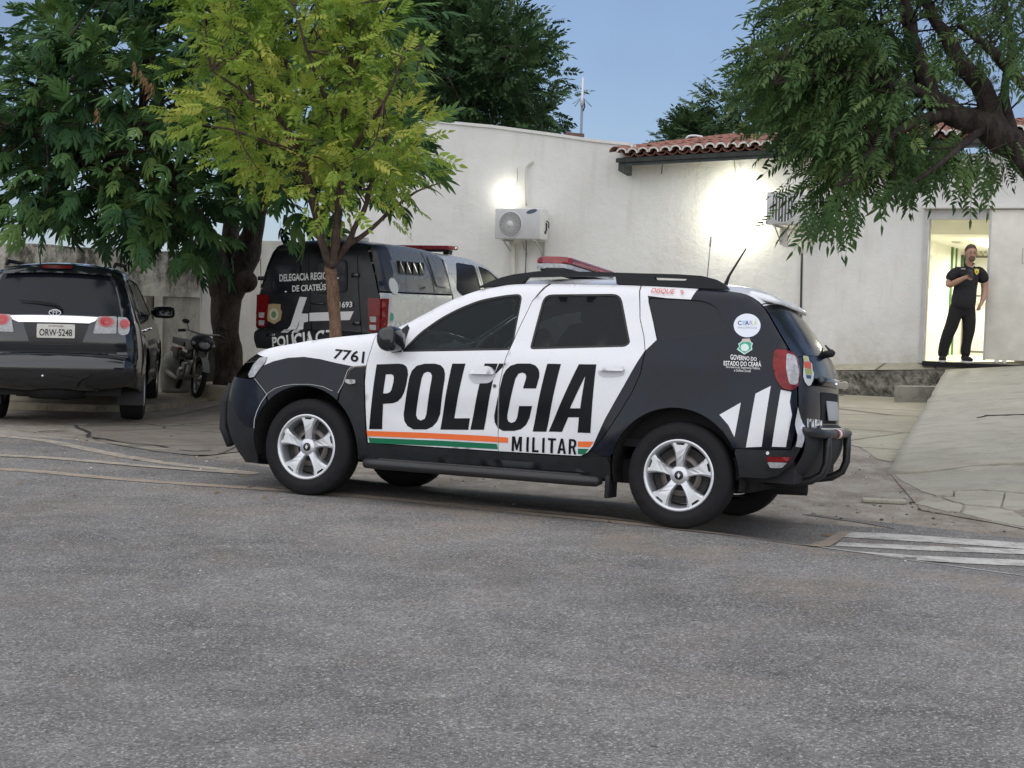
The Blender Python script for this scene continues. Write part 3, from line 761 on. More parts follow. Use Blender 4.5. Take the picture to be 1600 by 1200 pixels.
# --- doorway: metal frame, sliding leaf, corridor
METAL = mat('white_gate_paint', (.74, .72, .64), .45, noise=.12, nscale=4, rvar=.1); GREYM = mat('grey_frame_paint', (.52, .515, .50), .5, noise=.12, nscale=6)
def wbox(k, s0, s1, za, zb, o0, o1, mi=0, bev=0):
    c = W3((s0+s1)/2, (za+zb)/2, (o0+o1)/2); k.box(c, (abs(s1-s0), abs(o1-o0), abs(zb-za)), WR, mi, bev); return k
fz = wpx(1490, 327)[1]
df = MB(); wbox(df, j0-.07, j0, z0-.02, fz, -.05, .05); fr = df.build('door_frame', GREYM, bld)
df = MB(); wbox(df, j0, j1+.0, zh, fz-.002, -.04, .045); df.build('lintel_panel', GREYM, fr)
df = MB(); wbox(df, j0-.10, sR, fz, fz+.05, .0, .16, bev=.01); df.build('door_rail', PLASTER, bld)
p0 = wpx(1541, 562)[0]; pan = MB(); wbox(pan, p0-.02, p0+2.2, z0+.075, fz-.01, .055, .10, bev=.008); lf = pan.build('sliding_door', METAL, bld)
pan = MB(); wbox(pan, p0-.035, p0-.004, z0+.06, fz-.01, .05, .105); pan.build('door_edge_rail', GREYM, lf)
hs, hz = wpx(1597, 400, .1); pan = MB(); wbox(pan, hs, hs+.26, hz-.11, hz+.11, .10, .108); wbox(pan, hs+.012, hs+.25, hz-.10, hz+.10, .107, .111, 1); pan.build('door_hatch', [mat('hatch_shade', (.42, .41, .37), .5), METAL], lf)
for s_ in (p0+.16, p0+.27, p0+1.2):
    pan = MB(); pan.ball(W3(s_, z0+.045, .08), (.04, .04, .04), 0, 10, 6); pan.build('door_roller', GREYM, lf)
tr = MB(); wbox(tr, j0, sR, z0-.06, z0+.012, -.02, .12); tr.build('door_track', DARK, bld)
LITW = mat('corridor_wall_paint', (.72, .71, .63), .7, noise=.08, nscale=3); LITF = mat('corridor_floor_tile', (.52, .50, .42), .35, noise=.1)
cs0 = j0-.60; cs1 = j1+.9; cd = 6.9; cz = 2.85
def plane(name, pts, m, par): return obj(name, pts, [tuple(range(len(pts)))], m, par)
k = MB(); k.add([W3(cs0, z0, -.13), W3(cs0, z0, -cd), W3(cs0, cz+.5, -cd), W3(cs0, cz+.5, -.13)], [(0, 1, 2, 3)]); k.build('corridor_wall', LITW, bld, fix=False)
k = MB(); k.add([W3(cs1, z0, -.13), W3(cs1, z0, -cd), W3(cs1, cz+.5, -cd), W3(cs1, cz+.5, -.13)], [(3, 2, 1, 0)]); k.build('corridor_wall', LITW, bld, fix=False)
k = MB(); k.add([W3(cs0, z0, -.0), W3(cs1, z0, -.0), W3(cs1, z0, -cd), W3(cs0, z0, -cd)], [(0, 1, 2, 3)]); fl_ = k.build('corridor_floor', LITF, bld, fix=False)
k = MB(); k.add([W3(cs0, cz, -1.0), W3(cs1, cz, -1.0), W3(cs1, cz, -cd), W3(cs0, cz, -cd), W3(cs0, cz+.5, -.13), W3(cs1, cz+.5, -.13)], [(3, 2, 1, 0), (0, 1, 5, 4)]); k.build('corridor_ceiling', LITW, bld, fix=False)
k = MB(); k.add([W3(cs0, z0, -cd), W3(cs1, z0, -cd), W3(cs1, cz+.5, -cd), W3(cs0, cz+.5, -cd)], [(3, 2, 1, 0)]); k.build('corridor_end_wall', mat('corridor_end_paint', (.80, .79, .72), .7), bld, fix=False)
k = MB(); wbox(k, cs0-.1, j0, z0, cz+.5, -.14, -.122); k.build('corridor_return', LITW, bld)
GRN = mat('green_door_paint', (.075, .19, .055), .5, noise=.2); 
for q0, q1, wid in ((-5.15, -5.55, 1), (-6.2, -6.45, 0)):
    k = MB(); zb_ = z0 if wid else 1.75; wbox(k, cs0-.02, cs0+.04, zb_, 2.95 if wid else 2.75, q0, q0-.07); wbox(k, cs0-.02, cs0+.04, zb_, 2.95 if wid else 2.75, q1, q1-.07); wbox(k, cs0-.02, cs0+.04, 2.88 if wid else 2.70, 2.95 if wid else 2.75, q0, q1-.07); f2 = k.build('corridor_door_frame', GRN if wid else mat('dark_green_door', (.05, .10, .05), .5), bld)
    k = MB(); wbox(k, cs0-.02, cs0+.012, zb_, 2.88 if wid else 2.7, q0-.07, q1); k.build('corridor_door', mat('corridor_door_cream', (.60, .60, .48), .5) if wid else mat('dark_green_door', (.05, .10, .05), .5), f2)
GB = mat('gate_bar_grey', (.16, .15, .12), .5); gd_ = -6.6
gt = MB(); gz = [wpx(1520, v, gd_)[1] for v in (372, 401, 462)]
for z_ in (gz[0], gz[1], gz[2], z0+.05): wbox(gt, cs0+.02, cs1-.02, z_-.02, z_+.02, gd_-.02, gd_+.02)
for s_ in np.linspace(cs0+.03, cs1-.03, 4): wbox(gt, s_-.02, s_+.02, z0, gz[0], gd_-.018, gd_+.018)
gate = gt.build('corridor_gate', GB, bld)
k = MB(); H = gz[0]-gz[1]
for i in range(34):
    s_ = cs0+.05+i*.085
    for dr in (1, -1):
        a = s_ if dr > 0 else s_+H*.9; b = s_+H*.9 if dr > 0 else s_
        if max(a, b) < cs1: k.tube([W3(a, gz[1], gd_), W3(b, gz[0], gd_)], .006, 4, cap=False)
k.build('gate_lattice', mat('lattice_gold', (.42, .38, .20), .5), gate)
k = MB(); p, q = wpx(1483, 365, -3.2), wpx(1496, 374, -3.2); k.box(W3(q[0], q[1], -3.2), (.16, .30, .14), WR, bev=.03); k.tube([W3(p[0]-.1, p[1]+.02, -3.2), W3(q[0], q[1]+.05, -3.2)], .02, 6); cmr = k.build('corridor_camera', mat('camera_case', (.40, .37, .30), .5), bld)
# light in the corridor
fx = MB(); wbox(fx, cs0+.9, cs0+1.05, cz-.08, cz-.02, -2.2, -3.4); fx.build('tube_light', mat('tube_glow', (1, 1, .9), .5, emit=(1, 1, .78), estr=5), bld)
def area(name, loc, size, energy, col, rot=(0, 0, 0), sy=None):
    l = bpy.data.lights.new(name, 'AREA'); l.energy = energy; l.color = col; l.size = size
    if sy: l.shape = 'RECTANGLE'; l.size_y = sy
    o = bpy.data.objects.new(name, l); COL.objects.link(o); o.location = loc; o.rotation_euler = rot; return o
area('corridor_light', tuple(W3((cs0+cs1)/2-.2, cz-.12, -2.2)), .5, 34, (1, .985, .85), sy=.9); area('corridor_light', tuple(W3((cs0+cs1)/2-.2, cz-.12, -5.2)), .5, 42, (1, .985, .85), sy=.9)
# wall boards seen through the door
k = MB(); wbox(k, cs0, cs0+.03, z0+1.2, z0+1.75, -3.0, -3.3); k.build('notice_board', mat('notice_grey', (.42, .42, .36), .6), bld)
# --- platform, step and ramp
pe = [onz(u, v, z) for u, v, z in ((1000, 577, .60), (1290, 578.5, .67), (1478, 577, .765))]
pe[0] = W3(wpx(1000, 570)[0], .60, 1.0); pts = []
k = MB(); a, b, c_ = pe; A, B_, D_ = W3(wpx(1000, 560)[0], .60, .0), W3(wpx(1290, 568)[0], z0-.11, 0), W3(j0, z0-.012, 0)
bot = lambda p: np.array([p[0], p[1], float(Gz(p[0], p[1]))-.1])
E1 = W3(sR, 1.02, 0); E2 = W3(sR, .99, 1.35)
k.add([A, B_, D_, E1, E2, c_, b, a], [(7, 6, 1, 0), (6, 5, 2, 1), (5, 4, 3, 2)])
pt = k.build('platform_top', CONC, fix=False); pt['kind'] = 'structure'
def stone_face(P, Q, nu, nv, name):
    V = []; r = random.Random(3)
    for j in range(nv+1):
        for i in range(nu+1):
            p = P+(Q-P)*i/nu; zb = float(Gz(p[0], p[1]))-.05; z = p[2]-.012+(zb-p[2])*j/nv; d = r.gauss(0, .014) if 0 < j < nv else 0
            V.append((p[0]+WN[0]*d, p[1]+WN[1]*d, z))
    return obj(name, V, [(j*(nu+1)+i, (j+1)*(nu+1)+i, (j+1)*(nu+1)+i+1, j*(nu+1)+i+1) for j in range(nv) for i in range(nu)], MOSSY)
for P, Q in ((a, b), (b, c_)): stone_face(P, Q, 40, 8, 'platform_face')['kind'] = 'structure'
s0_, s1_, s2_ = onz(1398, 602, .545), onz(1462, 602, .56), None
sf = [onz(1398, 604, .53), onz(1470, 604, .54)]; k = MB(); dv = np.array(WN)*.32
q = [p+WN*-.02 for p in sf]; q = [sf[0]-WN*.35, sf[1]-WN*.35, sf[1], sf[0]]
zz = .535; top_ = [np.array([p[0], p[1], zz]) for p in q]; bt_ = [bot(p) for p in q]
k.add(top_+bt_, [(0, 1, 2, 3), (3, 2, 6, 7), (0, 3, 7, 4), (1, 5, 6, 2)]); o = k.build('concrete_step', concrete('step_concrete', (.26, .245, .21), (.36, .34, .29), (.12, .11, .09), .9, False)); o['kind'] = 'structure'
gb = lambda u, v, h: onz(u, v, gpix(u, v)[2]+h)
BL, TL = gb(1387, 736, .02), c_+np.array([0, 0, .004]); TR = E2+np.array([0, 0, .004]); BRp = gb(1600, 723.5, .075); BR = BL+(BRp-BL)*2.2; BR[2] = BRp[2]+.03
crack_line = [BL]+[gb(u, v, h) for u, v, h in ((1428, 738, .03), (1469, 734, .045), (1520, 726.5, .06), (1600, 723.5, .075))]+[BR]
nu, nv = 30, 24; V = []
cl = np.array(crack_line); Lc = np.r_[0, np.cumsum(np.hypot(*np.diff(cl[:, :2], axis=0).T))]
def ramp_pt(a, b):
    lo = np.array([np.interp(a*Lc[-1], Lc, cl[:, i]) for i in range(3)]); hi_ = TL+(TR-TL)*a; return lo+(hi_-lo)*b
rj = random.Random(8)
for j in range(nv+1):
    for i in range(nu+1):
        q_ = ramp_pt(i/nu, j/nv); V.append(q_+(np.array([rj.gauss(0, .007), 0, rj.gauss(0, .003)]) if i == 0 else np.array([0, 0, rj.gauss(0, .003)])))
n1 = nu+1; FF = [(j*n1+i, j*n1+i+1, (j+1)*n1+i+1, (j+1)*n1+i) for j in range(nv) for i in range(nu)]; b0 = len(V)
for j in range(nv+1): V.append(bot(V[j*n1]))
FF += [(j*n1, (j+1)*n1, b0+j+1, b0+j) for j in range(nv)]
b1 = len(V)
for i in range(nu+1): p = ramp_pt(i/nu, 0); V.append((p[0], p[1], p[2]-.25))
FF += [(i, b1+i, b1+i+1, i+1) for i in range(nu)]
rmp = obj('ramp', V, FF, RAMPM, smooth=False); rmp.data.polygons.foreach_set('use_smooth', [i < nu*nv for i in range(len(FF))]); rmp['kind'] = 'structure'
for q in ([(1399, 742.5), (1428, 740), (1469, 736), (1520, 728.7), (1600, 725.5), (1650, 725), (1650, 776), (1600, 770), (1570, 767), (1532, 764.5), (1490, 765.5), (1489, 774), (1463, 774), (1441, 767), (1421, 757)],
          [(1492, 767.3), (1532, 766.5), (1569, 769), (1563, 791.5), (1507, 787), (1472, 777), (1491, 776)], [(1572.5, 769.5), (1600, 772), (1650, 778), (1650, 808), (1566, 793)],
          [(1453, 777), (1468, 778.5), (1505, 789), (1499, 800), (1470, 797), (1432, 786)], [(1509, 790), (1563, 794.8), (1650, 811), (1650, 832), (1560, 815), (1503, 801.5)]):
    r_ = random.Random(len(q)); q = dens(np.array(q, float), 9); q = q+np.array([[r_.gauss(0, .9), r_.gauss(0, .35)] for _ in q])
    P = [gb(u, v, .012+.05*float(ss(u, 1395, 1540))*(1-float(ss(v, 740, 815)))) for u, v in q]; k = MB(); n = len(P); k.add(P+[p-[0, 0, .10] for p in P], [tuple(range(n))]+[(i, i+n, (i+1) % n+n, (i+1) % n) for i in range(n)])
    k.build('slab', RAMPM, rmp)
k = MB(); k.add([gb(u, v, .006+.03*float(ss(u, 1450, 1600))*(v < 745)) for u, v in ((1392, 741), (1660, 724), (1660, 838), (1560, 818), (1440, 797))], [(0, 1, 2, 3, 4)]); o = k.build('rubble_bed', DIRT); o['kind'] = 'structure'
for q in ([(1540, 652), (1570, 650.5), (1600, 649)], [(1528, 655), (1545, 651.5)]): 
    P = []
    for u, v in q:
        d = ray((u, v))[0]; best = min(((a, b) for a in np.linspace(0, 1, 60) for b in np.linspace(0, 1, 60)), key=lambda ab: ((w2p(ramp_pt(*ab))[0]-[u, v])**2).sum()); P.append(ramp_pt(*best)+[0, 0, .004])
    k = MB(); k.tube(P, .008, 4); k.build('ramp_crack', mat('crack_dark', (.035, .03, .027), .95), rmp)
# ---------------------------------------------------------------- patrol car (near-side rear wheel carries the origin)
def car_matrix(Rw, t):
    M = Matrix.Identity(4)
    for i in range(3):
        for j in range(3): M[i][j] = Rw[i][j]
        M[i][3] = t[i]
    return M
PM = car_matrix(PC_R, PC_T)
pline = [(3.26, .19), (3.38, .30), (3.455, .42), (3.47, .55), (3.45, .68), (3.385, .80), (3.29, .895), (3.20, .952), (3.07, 1.01), (2.86, 1.057), (2.61, 1.105),
         (2.24, 1.157), (2.11, 1.19), (1.97, 1.265), (1.76, 1.392), (1.575, 1.472), (1.41, 1.512), (1.295, 1.533), (1.07, 1.543), (.7, 1.548), (.4, 1.549), (0, 1.539), (-.24, 1.524),
         (-.33, 1.502), (-.40, 1.462), (-.46, 1.40), (-.53, 1.30), (-.60, 1.20), (-.66, 1.11), (-.69, 1.02), (-.70, .92), (-.71, .80), (-.715, .70), (-.745, .64), (-.745, .55), (-.70, .45), (-.62, .37)]
pbul = [.05, .05, .05, .05, .05, .05, .05, .035, .03, .03, .03, .03, .05, .07, .07, .07, .07, .075, .075, .075, .075, .075, .07, .06, .055, .06, .07, .075, .075, .075, .075, .07, .065, .06, .06, .06, .06]
def ptaper(x, z):
    return (.03*np.maximum(0, (x-2.5)/1.0)**2+.20*np.maximum(0, (x-3.05)/.45)**2.0+.085*np.maximum(0, (-.2-x)/.55)**2.2
            -.014*np.exp(-((np.hypot(x-2.69, z-.345)-.43)/.07)**2)*ss(z, .2, .4)-.014*np.exp(-((np.hypot(x-.03, z-.345)-.43)/.07)**2)*ss(z, .2, .4)
            +.010*np.exp(-((z-.62)/.10)**2)*ss(x, .55, .9)*(1-ss(x, 1.9, 2.2)))
PV = Veh(PM, pline, [(.15, .79), (.30, .84), (.42, .870), (.55, .886), (.70, .892), (.85, .888), (.98, .873), (1.05, .856), (1.10, .832), (1.25, .775), (1.40, .715), (1.50, .680), (1.56, .665)], ptaper, .065, pbul)
car = thing('police_car', 'white and black patrol car lettered POLÍCIA MILITAR, parked side-on at the road edge', 'police car', M=PM)
sd_ = PV.side
FA = lambda a0, a1, n=22, r=.415: np.array([(2.69+r*math.cos(R(a)), .345+r*math.sin(R(a))) for a in np.linspace(a0, a1, n)])
RA = lambda a0, a1, n=22, r=.415: np.array([(.03+r*math.cos(R(a)), .345+r*math.sin(R(a))) for a in np.linspace(a0, a1, n)])
# window outlines (x, z)
wf = rnd(sd_([(626, 550), (655, 520), (690, 495.5), (720, 480), (750, 468.5), (785, 461.5), (817, 458.5), (800, 547)]), [.03, .05, .05, .05, .05, .05, .05, .03])
wr = rnd(sd_([(827, 546), (850, 460), (970, 459), (985, 536), (977, 542)]), [.03, .06, .06, .05, .04])
wq = rnd(sd_([(1011, 464), (1098, 469), (1121, 479), (1134, 507), (1124, 519), (1027, 532)]), [.04, .08, .08, .06, .05, .03])
gapF = sd_([(588, 524), (580, 545), (573, 568), (570, 595), (571, 640), (574.5, 692)])
gapM = sd_([(778.5, 705.5), (779, 640), (780.5, 600), (790, 560), (810, 515), (832, 470)])
gapR = sd_([(907, 713), (925, 704), (945, 680), (968, 645), (988, 612), (1001, 583), (1008, 550), (1006, 525), (1000, 498)])
topM = PV.lineseg(1.035, 1.035, 1); topR = PV.lineseg(.395, .395, 1)
body_in = lambda p: inset(p, .0028)
# --- front door
fd = np.vstack([gapF, gapM[:1], gapM, topM, PV.lineseg(1.045, 2.09, 16)])
fd = np.vstack([gapF, gapM, topM, PV.lineseg(1.06, 2.085, 16)])
# --- rear door
rdp = np.vstack([gapM[::-1], gapR, topR, PV.lineseg(.405, 1.02, 10)])
livery = np.vstack([sd_([(1029, 531), (1008, 547), (975, 602), (945, 655), (926, 697), (911, 715)]), [[.2, .3], [-.1, .8], [.15, 1.16]]])
# --- fender, quarter, bumpers
headl = sd_([(418, 557.5), (414.5, 566), (397, 589), (390, 590), (388.5, 585), (396, 570), (406, 559)])
fend_top = PV.lineseg(2.10, 3.16, 16)
fend = np.vstack([gapF[:4][::-1]*1.0, [[2.118, 1.178]], fend_top, sd_([(416, 560), (413.5, 567), (398, 590), (407, 603), (416, 616)]), FA(138, 40)[::1][::1]])
fend = np.vstack([sd_([(572.5, 571.5), (573, 568), (580, 545), (588, 524)]), [[2.105, 1.175]], fend_top, sd_([(416.5, 560), (414.5, 567), (398, 590), (407, 603), (417, 616)]),
                  FA(44, 128, 18), sd_([(531, 613), (539, 591), (546, 577), (553, 572.5)])])
fblack = np.vstack([sd_([(372, 600), (398, 586), (412, 571), (427, 564.5), (450, 559), (475, 557.5), (500, 561), (525, 567), (550, 572), (574, 573.5)]), [[2.2, .3], [3.5, .3]]])
garn = np.vstack([sd_([(532, 614), (540, 592), (547, 578), (554, 573.5), (571.5, 572.5), (569.5, 595), (570.5, 640), (574, 692), (580, 712)]), FA(-8, 38, 14)[::1]])
garn = np.vstack([sd_([(554, 573.5), (571.5, 572.5), (569.5, 595), (570.5, 640), (574, 693), (578, 717)]), [[2.28, .275]], FA(188, 130, 16), sd_([(531.5, 614), (540, 592), (547, 578)])])
bump = np.vstack([sd_([(397, 591), (406, 604), (416, 617.5)]), FA(43, -14, 14), [[3.10, .19], [3.24, .185]], PV.line[2:24:2][:0], [[3.365, .29], [3.44, .41], [3.457, .55], [3.437, .68], [3.372, .80]], sd_([(389.5, 592)])])
bplast = np.vstack([sd_([(362, 628), (367, 643), (374, 656), (384, 667.5), (399, 669.5)]), [[3.0, .1], [3.6, .1], [3.6, .7]]])
taill = rnd(sd_([(1210, 545), (1232, 545), (1246, 556), (1251, 580), (1249, 603), (1240, 611), (1222, 608), (1212, 592), (1207, 568)]), .03)
rb_top = sd_([(1149, 701), (1180, 702), (1215, 702.5), (1236, 703)])
quar = np.vstack([gapR[2:][::1], topR-[[.006, 0]], PV.lineseg(.38, -.36, 18), PV.line[(PV.line[:, 0] < -.37) & (PV.line[:, 1] > .70)]+[[.004, 0]], [[-.704, .68]], rb_top[::-1], RA(131.5, 54, 18)[::1]])
qa = np.degrees(np.arctan2(rb_top[0, 1]-.345, rb_top[0, 0]-.03))
quar = np.vstack([PV.lineseg(.385, -.36, 18), PV.line[(PV.line[:, 0] < -.37) & (PV.line[:, 1] > .70)]+[[.004, 0]], [[-.706, .665]], rb_top[::-1], RA(qa, 14, 26), [[.455, .425], [.52, .425]], gapR[1:], topR-[[.004, 0]]])
qwhite = sd_([(975, 440), (1095, 447), (1078, 470.5), (1012, 462), (1026, 531), (1008, 548), (985, 545)])
stripes = [sd_(q) for q in ([(1124, 648), (1157.5, 629), (1147.5, 683), (1138, 664)], [(1180.5, 615), (1204.5, 603), (1190, 698), (1165.5, 699)],
                            [(1220, 609), (1236.5, 612.5), (1234, 628), (1237.5, 648), (1228, 698.5), (1206, 698)])]
def any_in(c, polys):
    k = np.zeros(len(c), bool)
    for p in polys: k |= inside(c, p)
    return k
for sg in (1, -1):
    LV = sg > 0
    d = PV.panel('front_door', body_in(fd), WHITE, car, [wf], sg)
    d2 = PV.panel('rear_door', body_in(rdp), [WHITE, BLACKV], car, [wr], sg, cons=[livery], midx=lambda c: inside(c, livery))
    PV.panel('front_fender', body_in(fend), [WHITE, BLACKV], car, [], sg, cons=[fblack], midx=lambda c: inside(c, fblack))
    PV.panel('rear_quarter_panel', body_in(quar), [BLACKV, WHITE], car, [wq, taill], sg, cons=[qwhite]+stripes, midx=lambda c: any_in(c, [qwhite]+stripes), step=.04)
    PV.panel('front_bumper_side', body_in(bump), [BLACKV, PLAST], car, [], sg, cons=[bplast], midx=lambda c: inside(c, bplast))
    PV.panel('fender_garnish', body_in(garn), PLAST, car, [], sg, off=.006)
    PV.panel('sill_cladding', inset(np.array([(2.26, .275), (2.215, .395), (1.25, .400), (.62, .408), (.53, .42), (.47, .418), (.452, .36), (.455, .275)]), .002), PLAST, car, [], sg, off=.004)
    PV.panel('sill_rib', rnd([(2.12, .30), (2.05, .345), (.72, .352), (.58, .31)], .03), PLAST, car, [], sg, off=.016)
    PV.panel('rear_bumper_side', inset(np.vstack([rb_top, [[-.735, .64], [-.738, .55], [-.695, .455], [-.61, .375], [-.53, .355], [-.365, .355]], RA(180-1, qa, 8)[:-1]]), .002), PLAST, car, [], sg, off=.010)
    PV.panel('tail_light', inset(taill, .003), [REDLENS, CLEARLENS], car, [], sg, off=.016, flange=.035, step=.02,
             cons=[rnd(sd_([(1230, 551), (1244, 556), (1249.5, 580), (1247, 602), (1234, 600), (1229, 575)]), .02)], midx=lambda c: inside(c, rnd(sd_([(1230, 551), (1244, 556), (1249.5, 580), (1247, 602), (1234, 600), (1229, 575)]), .02)))
    PV.panel('headlight', headl, [CLEARLENS], car, [], sg, off=.006, step=.03)
    # windows: black frame then glass
    for nm, w_, g in (('front_side_window', wf, GLASS), ('rear_side_window', wr, GLASSR), ('quarter_window', wq, GLASSD)):
        gi = inset(w_, .014 if nm != 'quarter_window' else .004)
        p_ = PV.panel(nm, gi, g, car, [], sg, off=-.010, flange=0, step=.08)
        fr_ = PV.panel('window_seal', inset(w_, .001), mat('seal_rubber', (.01, .01, .011), .5), None, [gi], sg, off=-.004, flange=.012, step=.08); fr_.parent = p_
        # dark layer behind the seams
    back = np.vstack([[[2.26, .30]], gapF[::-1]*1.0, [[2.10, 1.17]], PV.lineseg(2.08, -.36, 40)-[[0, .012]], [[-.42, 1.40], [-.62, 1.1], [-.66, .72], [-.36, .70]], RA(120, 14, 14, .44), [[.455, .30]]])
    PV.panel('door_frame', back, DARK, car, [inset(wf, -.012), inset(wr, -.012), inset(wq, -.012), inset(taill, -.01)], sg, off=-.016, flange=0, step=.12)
    for nm, cx in (('front', 2.69), ('rear', .03)):
        a = MB(); V = []
        arc = [(cx+.415*math.cos(R(t)), .345+.415*math.sin(R(t))) for t in np.linspace(-12, 192, 26)]
        ys = [.30, .60, .80]
        for y in ys: V += [(x, sg*y, z) for x, z in arc]
        V += [(x, sg*(float(PV.S(x, max(z, .2))[0])-.004), z) for x, z in arc]
        n = len(arc); a.add(V, [(j*n+i, j*n+i+1, (j+1)*n+i+1, (j+1)*n+i) for j in range(3) for i in range(n-1)]+[tuple(range(n))])
        a.build('wheel_well', mat('wheel_well_liner', (.012, .011, .010), .9, noise=.5, nscale=12), car)
# swept panels
T = PV.t_at
tfb = T(z=.9, hi=2.0); tcw = T(x=2.13, hi=3); twt = T(x=1.44, hi=4); tsp = T(x=-.23, hi=6.5); tsp2 = T(x=-.425, hi=7); tgl = T(z=1.12, lo=tsp); ttg = T(z=.675, lo=tsp)
PV.sweep('front_bumper', 0, T(z=.62, hi=1.5), PLAST, car)
PV.sweep('front_grille', T(z=.62, hi=1.5), tfb, BLACKV, car)
PV.sweep('bonnet', tfb+.004, tcw-.004, WHITE, car)
PV.sweep('windscreen', tcw, twt, GLASS, car, -.93, .93, off=.001)
for a_, b_ in ((-1, -.93), (.93, 1)): PV.sweep('windscreen_pillar', tcw, twt, WHITE, car, a_, b_, ny=3)
PV.sweep('roof', twt, tsp, WHITE, car)
PV.sweep('rear_spoiler', tsp, tsp2, WHITE, car, off=.0)
PV.sweep('rear_window', tsp2-.02, tgl, GLASSD, car, off=0)
PV.sweep('tailgate', tgl+.004, ttg, BLACKV, car)
PV.sweep('rear_bumper', ttg+.006, PV.L[-1], PLAST, car, off=.010)
rb = MB(); pl_ = rnd([(-.30, 1.545), (-.44, 1.515), (-.505, 1.475), (-.50, 1.452), (-.40, 1.475), (-.30, 1.50)], .02)
V_ = []
for y_, k_ in ((.55, .45), (.53, .9), (.40, 1.0), (-.40, 1.0), (-.53, .9), (-.55, .45)): V_ += [(-.36+(x+.36)*k_, y_, 1.50+(z-1.50)*k_+.02*(1-(y_/.6)**2)) for x, z in pl_]
n_ = len(pl_); rb.add(V_, [(j*n_+i, j*n_+(i+1) % n_, (j+1)*n_+(i+1) % n_, (j+1)*n_+i) for j in range(5) for i in range(n_)]+[tuple(range(n_)), tuple(5*n_+i for i in range(n_))], smooth=True)
rb.build('spoiler_lip', WHITE, car)
ub = MB(); ub.box((1.35, 0, .33), (3.5, 1.25, .16)); ub.box((1.35, 0, .40), (1.6, 1.6, .12)); ub.tube([(-.1, -.3, .24), (-.6, -.3, .26)], .05, 8); ub.box((-.45, 0, .40), (.5, 1.5, .14)); ub.box((3.1, 0, .3), (.3, 1.3, .16))
ub.build('underbody', DARK, car)
# wheels
for (x, y, sg, st) in ((0, .775, 1, 0), (2.673, .775, 1, R(0)), (0, -.775, -1, 0), (2.673, -.775, -1, R(0))):
    wheel(car, x, y, .338, sg, w=.215, rim=.216, steer=st, rot=R(90))
# POLÍCIA lettering, measured letter by letter
z6 = lambda pts: [(560+a/8, 560+b/8) for a, b in pts]
z7 = lambda pts: [(750+a/7.5, 560+b/7.5) for a, b in pts]
LET = [(z6([(230, 75), (500, 65), (560, 72), (600, 100), (617, 145), (622, 200), (600, 330), (575, 420), (540, 490), (490, 540), (430, 560), (310, 568), (298, 885), (135, 885)]), [z6([(345, 200), (410, 198), (438, 212), (445, 240), (438, 300), (415, 390), (395, 422), (360, 436), (310, 438)])]),
       (z6([(830, 66), (960, 65), (1030, 85), (1070, 130), (1083, 190), (1080, 260), (1022, 700), (985, 790), (925, 855), (850, 888), (690, 888), (615, 845), (575, 780), (566, 700), (640, 230), (670, 155), (730, 92)]), [z6([(865, 166), (905, 180), (921, 215), (915, 270), (850, 700), (830, 755), (780, 776), (740, 755), (722, 710), (728, 640), (795, 240), (820, 185)])]),
       (z6([(1175, 65), (1340, 65), (1200, 748), (1395, 748), (1375, 893), (1025, 890)]), []),
       ([(757.5, 568), (778, 568), (773, 583), (756.3, 671.5), (735, 671.5)], []), ([(780, 568), (791, 568), (775, 584), (773.2, 583.5)], []),
       (z7([(440, 60), (590, 60), (650, 82), (686, 125), (697, 170), (695, 220), (658, 352), (505, 352), (540, 235), (542, 205), (530, 178), (495, 166), (450, 180), (415, 240), (322, 660), (322, 710), (335, 740), (370, 755), (410, 740), (435, 700), (460, 558), (612, 558), (580, 700), (540, 780), (480, 830), (400, 850), (270, 850), (205, 812), (172, 745), (168, 670), (270, 200), (305, 135), (360, 85)]), []),
       (z7([(790, 62), (950, 65), (780, 860), (618, 857)]), []),
       (z7([(1160, 68), (1365, 70), (1295, 875), (1145, 870), (1160, 690), (1035, 690), (962, 862), (805, 858)]), [z7([(1235, 205), (1175, 585), (1055, 585)])])]
gapstrip = lambda c: dist_poly(c, gapM) > .004
for outer, hs in LET:
    o_ = sd_(outer); h_ = [sd_(h) for h in hs]
    V2, Fc = fill2d(o_, h_, .03, cons=[np.vstack([gapM+[[.004, 0]], gapM[::-1]-[[.004, 0]]])])
    PV.decal('door_letter', V2, Fc, LETB, car, keep=gapstrip)
for nm, poly, m_ in (('stripe', [(572.6, 673.2), (660, 676), (760, 681), (794, 683.7), (794, 692), (690, 686), (574.6, 681.4)], ORANGE), ('stripe', [(576, 684), (680, 688), (776, 693.5), (778.5, 702), (690, 697), (578, 692.3)], GREEN),
                    ('stripe', z7([(1148, 972), (1335, 975), (1285, 1042), (1148, 1035)]), ORANGE), ('stripe', z7([(1148, 1058), (1275, 1060), (1225, 1125), (1148, 1120)]), GREEN)):
    V2, Fc = fill2d(sd_(poly), [], .04, cons=[np.vstack([gapM+[[.004, 0]], gapM[::-1]-[[.004, 0]]])]); PV.decal(nm, V2, Fc, m_, car, keep=gapstrip)
